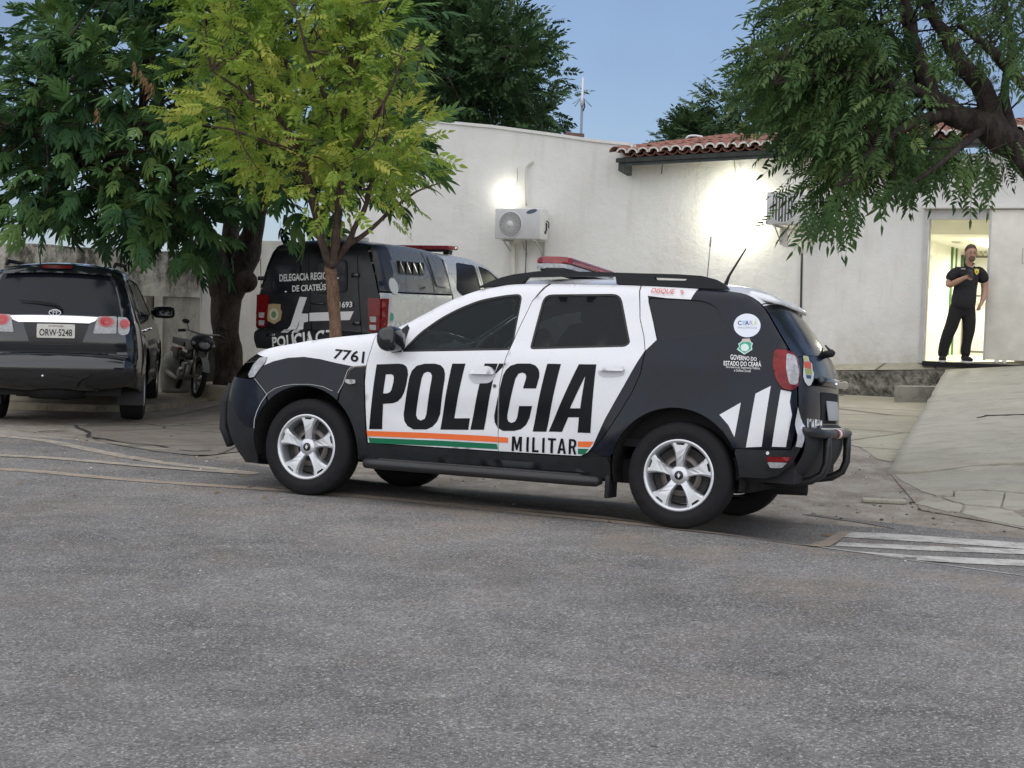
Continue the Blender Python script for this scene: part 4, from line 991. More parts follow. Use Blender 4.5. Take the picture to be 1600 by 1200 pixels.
# MILITAR, heavy narrow capitals in unit boxes
w_ = .26
MIL = {'M': [[(0, 0), (0, 1), (.30, 1), (.5, .42), (.70, 1), (1, 1), (1, 0), (.77, 0), (.77, .62), (.58, .08), (.42, .08), (.23, .62), (.23, 0)]], 'I': [[(0, 0), (0, 1), (1, 1), (1, 0)]], 'L': [[(0, 0), (0, 1), (.36, 1), (.36, .15), (1, .15), (1, 0)]],
       'T': [[(0, 1), (1, 1), (1, .85), (.66, .85), (.66, 0), (.34, 0), (.34, .85), (0, .85)]], 'A': [[(0, 0), (.36, 1), (.64, 1), (1, 0), (.72, 0), (.655, .22), (.345, .22), (.28, 0)], [(.385, .36), (.615, .36), (.5, .76)]],
       'R': [[(0, 0), (0, 1), (.62, 1), (.84, .95), (.96, .82), (.96, .62), (.86, .50), (.72, .44), (1, 0), (.70, 0), (.46, .41), (.30, .41), (.30, 0)], [(.30, .55), (.54, .55), (.66, .62), (.66, .78), (.54, .86), (.30, .86)]]}
mq = (z7([(378, 913)])[0], z7([(1135, 948)])[0], z7([(1130, 1127)])[0], z7([(372, 1085)])[0])
for ch, a_, b_ in (('M', 0, .155), ('I', .225, .262), ('L', .315, .415), ('I', .470, .507), ('T', .555, .68), ('A', .705, .84), ('R', .880, 1.0)):
    qs = [sd_(quad(np.array([(a_+x*(b_-a_), y) for x, y in p_]), *mq)) for p_ in MIL[ch]]
    PV.decal_poly('door_letter', qs[0], LETB, car, holes=qs[1:], step=.03, off=.003)
PV.write('fleet_number', '7761', ((525, 545), (570.5, 549), (568.5, 568), (520, 560)), LETB, car, bold=.02)
PV.write('lettering', 'DISQUE', ((1021, 450), (1056, 452), (1052, 460.5), (1017, 458.5)), mat('red_letter_vinyl', (.62, .05, .03), .4), car, bold=.006, off=.014)
PV.write('lettering', '9', ((1064, 453), (1069, 453.3), (1069, 461), (1063.5, 460.7)), mat('red_letter_vinyl', (.62, .05, .03), .4), car, bold=.006, off=.014)
PV.write('lettering', 'GOVERNO DO', ((1141.5, 553.5), (1182.5, 558.5), (1182.5, 564), (1141.5, 562)), LETW, car, bold=.012)
PV.write('lettering', 'ESTADO DO CEARÁ', ((1131, 562), (1189.5, 564), (1189.5, 573), (1131, 571)), LETW, car, bold=.012)
PV.write('lettering', 'Secretaria da Segurança Pública', ((1134.5, 571.3), (1187.5, 573.5), (1187.5, 578.5), (1134.5, 575.8)), LETW, car, bold=.0)
PV.write('lettering', 'e Defesa Social', ((1147, 576.5), (1173, 577.5), (1173, 581.5), (1147, 580.5)), LETW, car, bold=.0)
cir = sd_([(1167.5+21*math.cos(a), 508.5+18.5*math.sin(a)) for a in np.linspace(0, 2*math.pi, 36)[:-1]])
st = PV.decal_poly('round_sticker', cir, mat('sticker_white', (.70, .74, .80), .4), car)
for ch, u0, c_ in (('C', 1153, (.10, .06, .16)), ('E', 1160.5, (.25, .55, .75)), ('A', 1164.5, (.10, .05, .18)), ('R', 1171, (.42, .45, .62)), ('Á', 1177.5, (.62, .70, .25))):
    PV.write('lettering', ch, ((u0, 498.5 if ch == 'Á' else 501), (u0+6, 498.5 if ch == 'Á' else 501), (u0+6, 508), (u0, 507.6)), mat('sticker_ink_'+str(u0), c_, .4), st, off=.004)
    
PV.write('lettering', 'PACÍFICO', ((1153, 509.5), (1183, 510), (1183, 513.5), (1153, 513)), mat('sticker_ink_grey', (.45, .48, .52), .4), st, off=.004)
sh = sd_([(1160, 531.5), (1172, 531), (1174, 535), (1176.5, 536), (1175, 541), (1175.5, 546.5), (1163, 554), (1151.5, 546), (1155, 541), (1153.5, 537), (1157, 535)])
cr_ = PV.decal_poly('crest', sh, mat('crest_pale', (.55, .72, .64), .4), car)
shi = (sh-sh.mean(0))*.84+sh.mean(0); i_ = PV.decal_poly('crest_field', shi, mat('crest_green', (.04, .34, .22), .4), cr_, off=.0035)
ov = sd_([(1164+6.5*math.cos(a), 543+6*math.sin(a)) for a in np.linspace(0, 2*math.pi, 20)[:-1]]); PV.decal_poly('crest_oval', ov, mat('crest_grey', (.62, .74, .68), .4), cr_, off=.0048)
PV.decal_poly('crest_top', sd_([(1160, 529.5), (1172, 529), (1172.5, 534), (1159.5, 534.5)]), mat('crest_buff', (.55, .47, .42), .4), cr_, off=.0036)
# seams and white edging on the fender
def strip(line_px, wpx, m, nm, off=.004):
    P = np.array(line_px, float); d = np.gradient(P, axis=0); n = np.c_[-d[:, 1], d[:, 0]]/np.hypot(*d.T)[:, None]
    q = sd_(np.vstack([P-n*wpx/2, (P+n*wpx/2)[::-1]])); return PV.decal_poly(nm, q, m, car, off=off, step=.05)
EDG = mat('white_edging', (.45, .45, .45), .4)
strip([(397, 669), (398, 655), (402, 642), (409, 628), (418, 615.5)], 1.1, EDG, 'edging'); strip([(398, 591), (408, 604), (417, 616)], .9, EDG, 'edging')
strip([(418, 615), (430, 607), (444, 602.5), (460, 600.5), (485, 600.5), (505, 604), (520, 611)], .7, EDG, 'edging'); strip([(528, 614), (536, 600), (543, 580), (548, 574), (556, 572), (572, 571)], .9, EDG, 'edging')
# door handles, lock, indicator
for (u0, u1, v0, v1) in ((732.5, 775, 572, 599.5), (934.5, 977, 571.5, 589.5)):
    cu, cv = (u0+u1)/2, (v0+v1)/2; hp = rnd(sd_([(u0, cv-1), (u0+12, v0+1), (u1-8, v0), (u1, cv-4), (u1-2, cv+5), (u1-10, v1-1), (u0+8, v1), (u0, cv+4)]), .03)
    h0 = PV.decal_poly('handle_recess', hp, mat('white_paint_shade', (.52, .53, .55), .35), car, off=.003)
    gp = rnd(sd_([(u0+1, cv-1.5), (u0+14, v0+1), (u1-8, v0), (u1-1, cv-4), (u1-2, cv-.5)]), .02); PV.panel('door_handle', gp, WHITE, car, [], 1, off=.035, flange=.02, step=.03)
PV.panel('door_lock', sd_([(773+2.6*math.cos(a), 603+2.8*math.sin(a)) for a in np.linspace(0, 6.28, 10)[:-1]]), mat('lock_metal', (.08, .08, .08), .4, metal=.6), car, off=.006, flange=.006)
PV.panel('side_indicator', rnd(sd_([(541, 592.5), (556, 593), (557, 599), (547, 600.5), (541, 597)]), .01), CLEARLENS, car, off=.018, flange=.014, step=.02)
PV.panel('rear_reflector', rnd(sd_([(1200, 713.5), (1239, 714.5), (1232, 722), (1199.5, 721)]), .01), REDLENS, car, off=.018, flange=.012, step=.03)
PV.panel('rear_fog_lamp', rnd(sd_([(1199.5, 722), (1231, 723), (1222, 731.5), (1204, 731)]), .01), CLEARLENS, car, off=.017, flange=.012, step=.03)
PV.panel('parking_sensor', sd_([(1200+2.6*math.cos(a), 708+2.8*math.sin(a)) for a in np.linspace(0, 6.28, 12)[:-1]]), LETW, car, off=.014, flange=.004)
# mirrors
for sg in (1, -1):
    m_ = MB(); mp = rnd([(2.085, 1.185), (1.975, 1.200), (1.945, 1.12), (1.955, 1.035), (2.05, 1.020), (2.10, 1.085)], .05, 4); n = len(mp); cx = np.array(mp).mean(0)
    rings = [(.845, .55), (.875, .93), (.93, 1.0), (1.0, 1.0), (1.045, .92), (1.065, .70)]
    V = [(cx[0]+(x-cx[0])*k, sg*y, cx[1]+(z-cx[1])*k) for y, k in rings for x, z in mp]
    m_.add(V, [(j*n+i, j*n+(i+1) % n, (j+1)*n+(i+1) % n, (j+1)*n+i) for j in range(len(rings)-1) for i in range(n)]+[tuple(range(n)), tuple((len(rings)-1)*n+i for i in range(n))], smooth=True)
    mm = m_.build('wing_mirror', mat('mirror_black', (.012, .013, .015), .22, coat=.3), car)
    ms = PV.panel('mirror_base', sd_([(624, 517), (637, 507.5), (640, 512), (627.5, 550), (612, 551), (614, 535)]), PLAST, mm, [], sg, off=.004, step=.05)
# roof rails
rp = lambda px: PV.side(px, y=.60)
rail = np.vstack([rp([(748, 449.5), (765, 441.5), (785, 434), (805, 429), (845, 424), (920, 425), (1000, 427.5), (1060, 429), (1098, 431.5), (1120, 437), (1132, 444), (1140, 452.5), (1125, 452), (1060, 449.5), (965, 444), (963.5, 432), (880, 432), (826, 433.5), (818, 443), (800, 444.5), (775, 447.5)])])
slot = rp([(1024, 433.5), (1076, 435.8), (1072, 439), (1026, 438)])
for sg in (1, -1):
    V2, Fc = fill2d(rail, [slot], .06); n = len(V2); yo, yi = .625, .575
    V = [(x, sg*yo, z) for x, z in V2]+[(x, sg*yi, z) for x, z in V2]
    FF = [tuple(f) for f in Fc]+[tuple(i+n for i in f[::-1]) for f in Fc]
    from collections import Counter
    cnt = Counter(tuple(sorted((f[i], f[(i+1) % 3]))) for f in Fc.tolist() for i in range(3))
    for f in Fc.tolist():
        for i in range(3):
            a, b = f[i], f[(i+1) % 3]
            if cnt[tuple(sorted((a, b)))] == 1: FF.append((a, b, b+n, a+n))
    k = MB(); k.add(V, FF); k.build('roof_rail', PLAST, car)
# light bar on the roof
lb = MB(); prof = rnd([(1.215, 1.66), (1.20, 1.735), (.93, 1.735), (.915, 1.66)], .03); ys = np.r_[np.linspace(.60, .52, 4), 0, np.linspace(-.52, -.60, 4)]; n = len(prof)
def bar(z0, z1, m, name, shrink=0.0, par=car):
    k = MB(); V = []; yy = [.52, .505, .465, .2, -.2, -.465, -.505, -.52]; sc = [.55, .82, 1, 1, 1, 1, .82, .55]
    pr = rnd([(.135-shrink, z0), (.125-shrink, z1), (-.125+shrink, z1), (-.135+shrink, z0)], .02); n = len(pr)
    for y, q in zip(yy, sc): V += [(1.06+x*q, y, z) for x, z in pr]
    k.add(V, [(j*n+i, j*n+(i+1) % n, (j+1)*n+(i+1) % n, (j+1)*n+i) for j in range(7) for i in range(n)]+[tuple(range(n)), tuple(7*n+i for i in range(n))]); return k.build(name, m, par)
lbo = bar(1.655, 1.690, CLEARLENS, 'light_bar'); bar(1.692, 1.738, mat('light_bar_red', (.26, .022, .028), .2, coat=.4, noise=.5, nscale=12), 'light_bar_lens', par=lbo)
kk = MB(); kk.box((1.05, 0, 1.648), (.2, 1.0, .014)); 
for sg in (1, -1): kk.box((1.03, sg*.50, 1.635), (.15, .09, .05), bev=.01)
kk.build('light_bar_mount', PLAST, lbo)
for q in range(5):
    k = MB(); k.box((1.06, -.4+q*.2, 1.675), (.12, .10, .03), bev=.005); k.build('light_bar_module', [CHROME], lbo)
# aerials
a0 = PV.side([(1133, 441)], y=.15)[0]; a1 = PV.side([(1166, 388)], y=.15)[0]
k = MB(); k.tube([(a0[0], .15, a0[1]-.03), (a0[0]*.8+a1[0]*.2, .15, a0[1]*.8+a1[1]*.2), (a1[0], .15, a1[1])], [.016, .009, .005], 6); k.build('roof_aerial', PLAST, car)
a0 = PV.side([(1105, 431)], y=-.3)[0]; a1 = PV.side([(1111, 370)], y=-.3)[0]
k = MB(); k.tube([(a0[0], -.3, a0[1]-.05), (a1[0], -.3, a1[1])], [.005, .0035], 5); k.tube([(a0[0]*.25+a1[0]*.75, -.3, a0[1]*.25+a1[1]*.75), (a1[0], -.3, a1[1])], .007, 5); k.build('whip_aerial', mat('aerial_grey', (.30, .30, .28), .4, metal=.5), car)
# side step bars
for sg in (1, -1):
    k = MB(); k.tube([(2.19, sg*.90, .262), (2.17, sg*.93, .262), (2.10, sg*.935, .262), (.62, sg*.935, .262), (.52, sg*.93, .262), (.50, sg*.90, .262)], [.02, .034, .036, .036, .034, .02], 12)
    k.box((1.35, sg*.90, .296), (1.45, .10, .012), bev=.004)
    sb_ = k.build('side_step', mat('step_black', (.02, .02, .021), .38, rvar=.1, nscale=15), car)
    for x in (.8, 1.35, 1.9):
        q = MB(); q.box((x, sg*.78, .28), (.05, .26, .03)); q.build('step_bracket', DARK, sb_)
    k = MB(); k.box((.475, sg*.76, .23), (.03, .18, .15), bev=.006); k.build('mud_flap', PLAST, car)
# rear: plate, handle, wiper, guard
t0, t1 = tsp2, PV.L[-1]
sx = lambda px: PV.swpx(px, t0, t1)
# ---------------------------------------------------------------- patrol car: tail details and cabin
crest = sx([(1254, 556), (1262, 557), (1264, 565), (1268, 568), (1269, 580), (1271, 582), (1270, 594), (1266, 602), (1262, 603), (1257, 597), (1254, 588), (1254.5, 579)])
cb = PV.swfill('tail_crest', rnd(crest, .01), mat('crest_white', (.70, .72, .70), .4), car, off=.003)
def bit(nm, px, m, par, off=.0045): return PV.swfill(nm, sx(px), m, par, off=off, step=.03)
bit('crest_tower', [(1254.5, 556.5), (1261, 557.5), (1263, 565), (1255, 563.5)], mat('crest_gold', (.50, .50, .18), .4), cb)
bit('crest_red_field', [(1255, 565), (1266, 566), (1267, 577), (1256, 575)], mat('crest_orange', (.62, .10, .03), .4), cb)
bit('crest_lime_field', [(1257, 576), (1267, 577.5), (1268, 585), (1258, 585)], mat('crest_lime', (.35, .42, .10), .4), cb)
bit('crest_blue_field', [(1258.5, 586), (1267, 586.5), (1266, 592), (1259.5, 591)], mat('crest_blue', (.02, .07, .16), .4), cb)
PV.swwrite('unit_lettering', '1ªCIA/7ºBPM', ((1259.5, 653.5), (1283, 656), (1283, 679), (1260.5, 676.5)), LETW, car, t0, t1, bold=.015, off=.006)
PV.swfill('tail_stripe', sx([(1246.5, 636), (1258.5, 668), (1252.5, 699), (1242.5, 698)]), WHITE, car, off=.002)
# plate recess, plate, handle bar with camera, wiper
PV.swfill('plate_recess', rnd(np.array([(ttg-.24, -.34), (ttg-.24, .34), (ttg-.02, .30), (ttg-.02, -.30)]), .03), DARK, car, off=.003)
k = MB(); k.box((-.795, 0, .80), (.012, .40, .13), Matrix.Rotation(R(10), 3, 'Y'), bev=.004); npl = k.build('number_plate', mat('plate_grey', (.42, .43, .43), .4), car)
V, Fc = text2d('POL 7761', .02); V = (V-[.5, .5])*[.32, .07]
k = MB(); k.box((-.79, 0, .985), (.05, .98, .055), bev=.018); k.build('tailgate_handle', GLOSSB, car)
k = MB(); k.ball((-.815, .06, .975), .016); k.build('rear_camera', CHROME, car)
k = MB(); k.tube([(-.70, .02, 1.165), (-.775, .02, 1.185), (-.79, .02, 1.18)], [.024, .026, .012], 8); k.tube([(-.765, .02, 1.19), (-.72, -.16, 1.215), (-.66, -.36, 1.25)], [.012, .009, .006], 6); k.build('rear_wiper', PLAST, car)
# tubular guard behind the bumper
k = MB(); X = -.835
tb = [(-.66, .735, .665), (-.74, .695, .66), (-.80, .62, .655), (-.825, .50, .65), (X, .3, .65), (X, -.3, .65), (-.825, -.50, .65), (-.79, -.62, .655), (-.74, -.695, .66)]
k.tube(tb, [.030, .030, .029, .029, .029, .029, .029, .029, .028], 12); gd = k.build('rear_guard', mat('guard_black', (.016, .016, .017), .4, rvar=.1, nscale=20), car)
for y in (.40, -.40):
    k = MB(); k.tube([(X, y, .65), (X-.005, y, .56), (X-.005, y, .46), (X+.02, y, .39), (X+.09, y, .345), (X+.2, y, .325), (-.60, y, .32), (-.45, y, .325)], .027, 10); k.build('guard_loop', MATS['guard_black'], gd)
for y, m_ in ((.10, REDLENS), (.015, LETW), (-.07, REDLENS)):
    k = MB(); k.tube([(X, y+.04, .65), (X, y-.04, .65)], .0315, 12); k.build('reflective_tape', m_, gd)
k = MB(); k.box((-.79, 0, .672), (.06, .75, .03), bev=.012); k.build('bumper_step', mat('bumper_sill_pale', (.55, .55, .50), .35), car)
# front guard
k = MB(); k.tube([(3.44, .62, .30), (3.52, .60, .42), (3.535, .58, .60), (3.50, .55, .74)], .035, 8); k.tube([(3.44, -.62, .30), (3.52, -.60, .42), (3.535, -.58, .60), (3.50, -.55, .74)], .035, 8); k.tube([(3.53, .60, .58), (3.56, 0, .58), (3.53, -.60, .58)], .03, 8)
k.build('front_guard', PLAST, car)
# cabin
k = MB(); k.box((1.1, 0, .52), (2.3, 1.5, .05)); k.box((.2, 0, .66), (1.6, 1.4, .3)); k.build('cabin_floor', DARK, car)
k = MB(); k.prism(rnd([(2.22, .6), (2.22, 1.07), (2.02, 1.115), (1.78, 1.06), (1.70, .93), (1.78, .6)], .05), .74, -.74, lambda a, b, d: (a, d, b)); k.ball((1.80, .37, 1.075), (.14, .2, .05)); k.build('dashboard', mat('dash_black', (.018, .018, .02), .6), car)
SEAT = mat('seat_cloth', (.035, .036, .04), .85, noise=.3, nscale=60)
for sy in (.37, -.37):
    k = MB(); k.prism(rnd([(1.62, .70), (1.60, .82), (1.10, .78), (1.02, .70)], .05), sy+.25, sy-.25, lambda a, b, d: (a, d, b), smooth=False)
    k.prism(rnd([(1.14, .74), (.98, .75), (.76, 1.24), (.79, 1.29), (.87, 1.28), (1.08, .98)], .04), sy+.24, sy-.24, lambda a, b, d: (a, d, b)); fs = k.build('front_seat', SEAT, car)
    k = MB(); k.box((.80, sy, 1.37), (.10, .26, .16), Matrix.Rotation(R(-12), 3, 'Y'), bev=.04); k.tube([(.82, sy+.06, 1.28), (.80, sy+.06, 1.34)], .008, 6); k.tube([(.82, sy-.06, 1.28), (.80, sy-.06, 1.34)], .008, 6); k.build('headrest', SEAT, fs)
k = MB(); k.box((.42, 0, .72), (.5, 1.3, .16), bev=.04); k.prism(rnd([(.25, .74), (.12, .75), (-.06, 1.18), (.0, 1.24), (.07, 1.22), (.22, .95)], .03), .64, -.64, lambda a, b, d: (a, d, b)); k.build('rear_seat', SEAT, car)
for sy in (.36, -.36):
    k = MB(); k.box((-.02, sy, 1.29), (.09, .24, .14), bev=.03); k.build('rear_headrest', SEAT, car)
k = MB(); Mq = Matrix.Translation((1.60, .37, 1.02)) @ Matrix.Rotation(R(-25), 4, 'Y'); pts = [Mq @ Vector((0, .185*math.cos(a), .185*math.sin(a))) for a in np.linspace(0, 2*math.pi, 25)]
k.tube(pts, .016, 8, cap=False); k.tube([Mq @ Vector((.0, .17, 0)), Mq @ Vector((.03, 0, 0)), Mq @ Vector((0, -.17, 0))], .02, 6); k.tube([Mq @ Vector((.03, 0, 0)), Mq @ Vector((0, 0, -.17))], .018, 6); k.tube([Mq @ Vector((.03, 0, 0)), Mq @ Vector((.25, 0, .0))], .03, 6); k.build('steering_wheel', mat('dash_black', (.018, .018, .02), .6), car)
k = MB(); k.box((1.47, .02, 1.395), (.04, .26, .075), bev=.02); k.tube([(1.48, .02, 1.40), (1.54, .02, 1.47)], .012, 6); k.build('rear_view_mirror', PLAST, car)
k = MB(); k.prism([(1.45, 1.515), (-.2, 1.53), (-.2, 1.512), (1.45, 1.497)], .58, -.58, lambda a, b, d: (a, d, b)); k.build('headliner', mat('headliner_grey', (.25, .25, .25), .9), car)
# ---------------------------------------------------------------- dark SUV on the left, seen from behind
def yaw_matrix(x, y, z, deg, roll=0):     # deg: heading to the right of straight ahead
    return Matrix.Translation((x, y, z)) @ Matrix.Rotation(R(90-deg), 4, 'Z') @ Matrix.Rotation(roll, 4, 'X')
SM = yaw_matrix(-5.20, 17.16, .035, -10.5, R(-.4))
sline = [(3.5, .34), (3.66, .5), (3.68, .75), (3.6, .95), (3.4, 1.05), (2.6, 1.14), (2.2, 1.18), (1.9, 1.34), (1.45, 1.60), (1.2, 1.69), (.8, 1.735), (.3, 1.75), (-.2, 1.745), (-.5, 1.72), (-.64, 1.685), (-.70, 1.62),
         (-.80, 1.42), (-.91, 1.19), (-.955, 1.10), (-.97, 1.0), (-.975, .90), (-.97, .80), (-.985, .755), (-1.05, .73), (-1.07, .66), (-1.06, .56), (-.98, .46), (-.90, .43)]
sbul = [.08]*5+[.05]*3+[.06]*4+[.05]*3+[.06]*6+[.06]*7
def staper(x, z): return .035*np.maximum(0, (x-2.6)/1.0)**2+.2*np.maximum(0, (x-3.2)/.5)**2+.07*np.maximum(0, (-.45-x)/.55)**2-.02*np.exp(-((np.hypot(x-2.75, z-.39)-.47)/.08)**2)-.02*np.exp(-((np.hypot(x, z-.39)-.47)/.08)**2)
SV = Veh(SM, sline, [(.25, .86), (.4, .90), (.6, .925), (.8, .925), (1.0, .905), (1.12, .885), (1.2, .855), (1.45, .775), (1.6, .715), (1.7, .67), (1.78, .64)], staper, .085, sbul)
suv = thing('parked_suv', 'glossy dark SUV seen from behind, with chrome tailgate strip and white number plate', 'suv', M=SM)
SUVP = mat('suv_dark_paint', (.010, .012, .015), .12, coat=.7, rvar=.06, nscale=4)
T = SV.t_at
tr0, tr1 = T(x=1.36, hi=3.2), T(x=-.60, lo=3); tw0, tw1 = T(z=1.64, lo=tr1), T(z=1.19, lo=tr1); tg1 = T(z=.745, lo=tr1)
SV.sweep('front_end', 0, T(x=3.35, hi=1.5), SUVP, suv); SV.sweep('bonnet', T(x=3.35, hi=1.5), T(x=2.2, hi=3), SUVP, suv); SV.sweep('windscreen', T(x=2.2, hi=3), tr0, GLASSD, suv)
SV.sweep('roof', tr0, tw0-.03, SUVP, suv); SV.sweep('spoiler', tw0-.06, tw0+.02, SUVP, suv, -.97, .97, off=.05, ny=24)
SV.sweep('rear_window', tw0-.03, tw1, GLASSD, suv, off=-.004); SV.sweep('tailgate', tw1, tg1, SUVP, suv); SV.sweep('rear_bumper', tg1, SV.L[-1], SUVP, suv)
wheelarch = lambda cx, a0, a1, n=16, r=.46: np.array([(cx+r*math.cos(R(a)), .39+r*math.sin(R(a))) for a in np.linspace(a0, a1, n)])
low = np.vstack([wheelarch(2.75, 175, -8, 24), [[3.35, .33]]])
body = np.vstack([SV.line, wheelarch(0, 187, -5, 24), [[.55, .36], [2.2, .36]], wheelarch(2.75, 184, -8, 24)])
wins = [rnd([(2.02, 1.20), (1.42, 1.56), (1.25, 1.60), (1.0, 1.62), (.98, 1.19)], .04), rnd([(.92, 1.19), (.94, 1.62), (.15, 1.64), (.02, 1.22)], .05), rnd([(-.06, 1.23), (.06, 1.63), (-.40, 1.61), (-.60, 1.28)], .06)]
for sg in (1, -1):
    SV.panel('side_body', body, SUVP, suv, wins, sg, step=.07)
    for w_ in wins: SV.panel('side_window', inset(w_, .004), GLASSD, suv, [], sg, off=-.01, flange=0, step=.12)
    for nm, q in (('door_seam', [(.955, .45), (.97, .8), (.955, 1.6)]), ('door_seam', [(.02, .75), (-.04, 1.0), (.0, 1.2)])):
        P = smooth_line(q, 4); SV.decal_poly(nm, np.vstack([P-[[.005, 0]], (P+[[.005, 0]])[::-1]]), DARK, suv, sg, off=.002)
    for x in (1.15, .10): SV.panel('door_handle', rnd([(x, 1.02), (x-.18, 1.03), (x-.18, 1.06), (x, 1.05)], .02), CHROME, suv, [], sg, off=.03, flange=.025)
    k = MB(); mp = rnd([(2.02, 1.30), (1.93, 1.32), (1.90, 1.17), (1.98, 1.15)], .04); n = len(mp); V = []
    for y, q in ((.86, .3), (.92, .9), (1.0, 1), (1.10, 1), (1.15, .8), (1.165, .4)): V += [(1.95+(x-1.95)*q, sg*y, 1.24+(z-1.24)*q) for x, z in mp]
    k.add(V, [(j*n+i, j*n+(i+1) % n, (j+1)*n+(i+1) % n, (j+1)*n+i) for j in range(5) for i in range(n)]+[tuple(range(n)), tuple(5*n+i for i in range(n))], smooth=True); k.build('wing_mirror', SUVP, suv)
    k = MB(); k.tube([(-.42, sg*.585, 1.765), (-.25, sg*.59, 1.80), (.9, sg*.60, 1.80), (1.1, sg*.60, 1.75)], [.02, .022, .022, .018], 8); k.build('roof_rail', PLAST, suv)
    k = MB(); k.box((-.44, sg*.78, .36), (.02, .30, .34), bev=.01); k.build('mud_flap', mat('flap_rubber', (.03, .03, .032), .7), suv)
    for cx in (0, 2.75):
        a = MB(); arc = wheelarch(cx, -5, 185, 18); V = []
        for y in (.45, .75, .87): V += [(x, sg*y, z) for x, z in arc]
        n = len(arc); a.add(V, [(j*n+i, j*n+i+1, (j+1)*n+i+1, (j+1)*n+i) for j in range(2) for i in range(n-1)]+[tuple(range(n))]); a.build('wheel_well', MATS['wheel_well_liner'], suv)
        wheel(suv, cx, sg*.775, .385, sg, w=.265, rim=.225, spokes=6, logo=False, style='spoke')
t0, t1 = tr1, SV.L[-1]; sx = lambda px: SV.swpx(px, t0, t1)
mir = lambda P: (P*[1, -1])[::-1]
li = sx([(153.5, 495.3), (183, 495.3), (182, 521.3), (145.5, 521.3)]); lo = sx([(184.5, 495.6), (198, 497), (202, 503), (203, 514), (201, 521.5), (192, 524.6), (184.8, 521)])
for P, nm in ((li, 'inner_tail_light'), (mir(li), 'inner_tail_light'), (lo, 'outer_tail_light'), (mir(lo), 'outer_tail_light')):
    lamp = SV.swfill(nm, rnd(P, .02), CLEARLENS, suv, off=.016, thick=.02, step=.03); c = P.mean(0)+[-.03, 0]
    rr = (.062, .085) if 'inner' in nm else (.058, .055)
    SV.swfill('lamp_red_disc', [(c[0]+rr[0]*math.cos(a), c[1]+rr[1]*math.sin(a)) for a in np.linspace(0, 2*math.pi, 20)[:-1]], mat('pink_ring', (.45, .13, .13), .2, coat=.5), lamp, off=.019)
    SV.swfill('lamp_red_core', [(c[0]+.72*rr[0]*math.cos(a), c[1]+.72*rr[1]*math.sin(a)) for a in np.linspace(0, 2*math.pi, 18)[:-1]], mat('lamp_core_red', (.45, .02, .03), .15, coat=.5), lamp, off=.022)
ch = sx([(86, 498), (154, 496.6), (150, 505.5), (86, 506.5)]); c0 = ch[:, 0].mean(); yR = ch[1, 1]
SV.swfill('chrome_strip', [(c0-.045, -yR), (c0-.045, yR), (c0+.005, yR+.03*np.sign(yR)*-1), (c0+.028, yR*.8), (c0+.028, -yR*.8), (c0+.005, -yR-.03*np.sign(yR)*-1)], CHROME, suv, off=.02, thick=.02)
c = sx([(86, 489.5)])[0]; em = None
def ell(c, a, b, n=24): return [(c[0]+a*math.cos(q), c[1]+b*math.sin(q)) for q in np.linspace(0, 2*math.pi, n+1)[:-1]]
BDG = mat('badge_metal', (.42, .43, .44), .35, metal=1)
em = SV.swfill('badge', ell(c, .042, .066), BDG, suv, off=.018, holes=[ell(c, .034, .056)], thick=.012, step=.02)
SV.swfill('badge_loop', ell((c[0]+.004, c[1]), .037, .022), BDG, em, off=.018, holes=[ell((c[0]+.004, c[1]), .031, .014)], step=.02); SV.swfill('badge_loop', ell((c[0]-.018, c[1]), .016, .050), BDG, em, off=.019, holes=[ell((c[0]-.018, c[1]), .010, .042)], step=.02)
pc = sx([(58, 509.5), (117, 507), (117, 526), (58, 528)]); tp, yp = pc[:, 0].mean(), pc[:, 1].mean(); hw, hh = .20, .068
PL = mat('plate_silver', (.62, .60, .55), .45, noise=.1); INK = mat('plate_ink', (.02, .02, .02), .5)
SV.swfill('plate_recess', rnd([(tp-.12, yp-.36), (tp-.12, yp+.36), (tp+.14, yp+.27), (tp+.14, yp-.27)], .03), mat('recess_black', (.006, .006, .007), .35), suv, off=.004)
pl = SV.swfill('number_plate', rnd([(tp-hh, yp-hw), (tp-hh, yp+hw), (tp+hh, yp+hw), (tp+hh, yp-hw)], .012), PL, suv, off=.02, thick=.012)
def swtxt(veh, txt, tc, yc, w, h, m, par, off, sgny=-1, bold=.015):
    V, Fc = text2d(txt, bold); return obj('lettering', veh.sw(tc+h*(.5-V[:, 1]), yc+sgny*w*(V[:, 0]-.5), off), Fc, m, par)
swtxt(SV, 'ORW·5248', tp+.012, yp, .345, .072, INK, pl, .0235); swtxt(SV, 'CE FORTALEZA', tp-.05, yp, .16, .014, INK, pl, .0235, bold=0)
k = MB(); P = SV.sw(*sx([(98, 486.5), (88, 477), (60, 473), (32, 470.5)]).T, .03); k.tube(P.tolist(), [.016, .012, .009, .006], 6); k.build('rear_wiper', PLAST, suv)
P = sx([(65, 427), (106, 427)]); SV.swfill('brake_light', rnd([(tw0-.035, -.17), (tw0-.035, .17), (tw0-.012, .15), (tw0-.012, -.15)], .01), mat('dull_red_lens', (.10, .008, .01), .2), suv, off=.075)
for z0_, z1_, o_ in ((.80, .84, .012), (.62, .655, .016)): SV.sweep('trim_ridge', T(z=z1_, lo=tr1), T(z=z0_, lo=tr1), SUVP, suv, -.86, .86, off=o_, nt=3)
k = MB(); k.ball((-1.125, .1, .55), .016); k.build('parking_sensor', CHROME, suv)
k = MB(); k.box((1.3, 0, .42), (4.2, 1.4, .2)); k.tube([(-.95, -.45, .40), (-.5, -.45, .42)], .035, 8); k.build('underbody', DARK, suv)
k = MB(); k.lathe([(.0, -.12), (.30, -.12), (.38, -.06), (.38, .06), (.30, .12), (0, .12)], 28, Matrix.Translation((-.60, 0, .40)) @ Matrix.Rotation(R(90), 4, 'X')); k.build('spare_wheel', MATS['tyre_rubber'], suv)
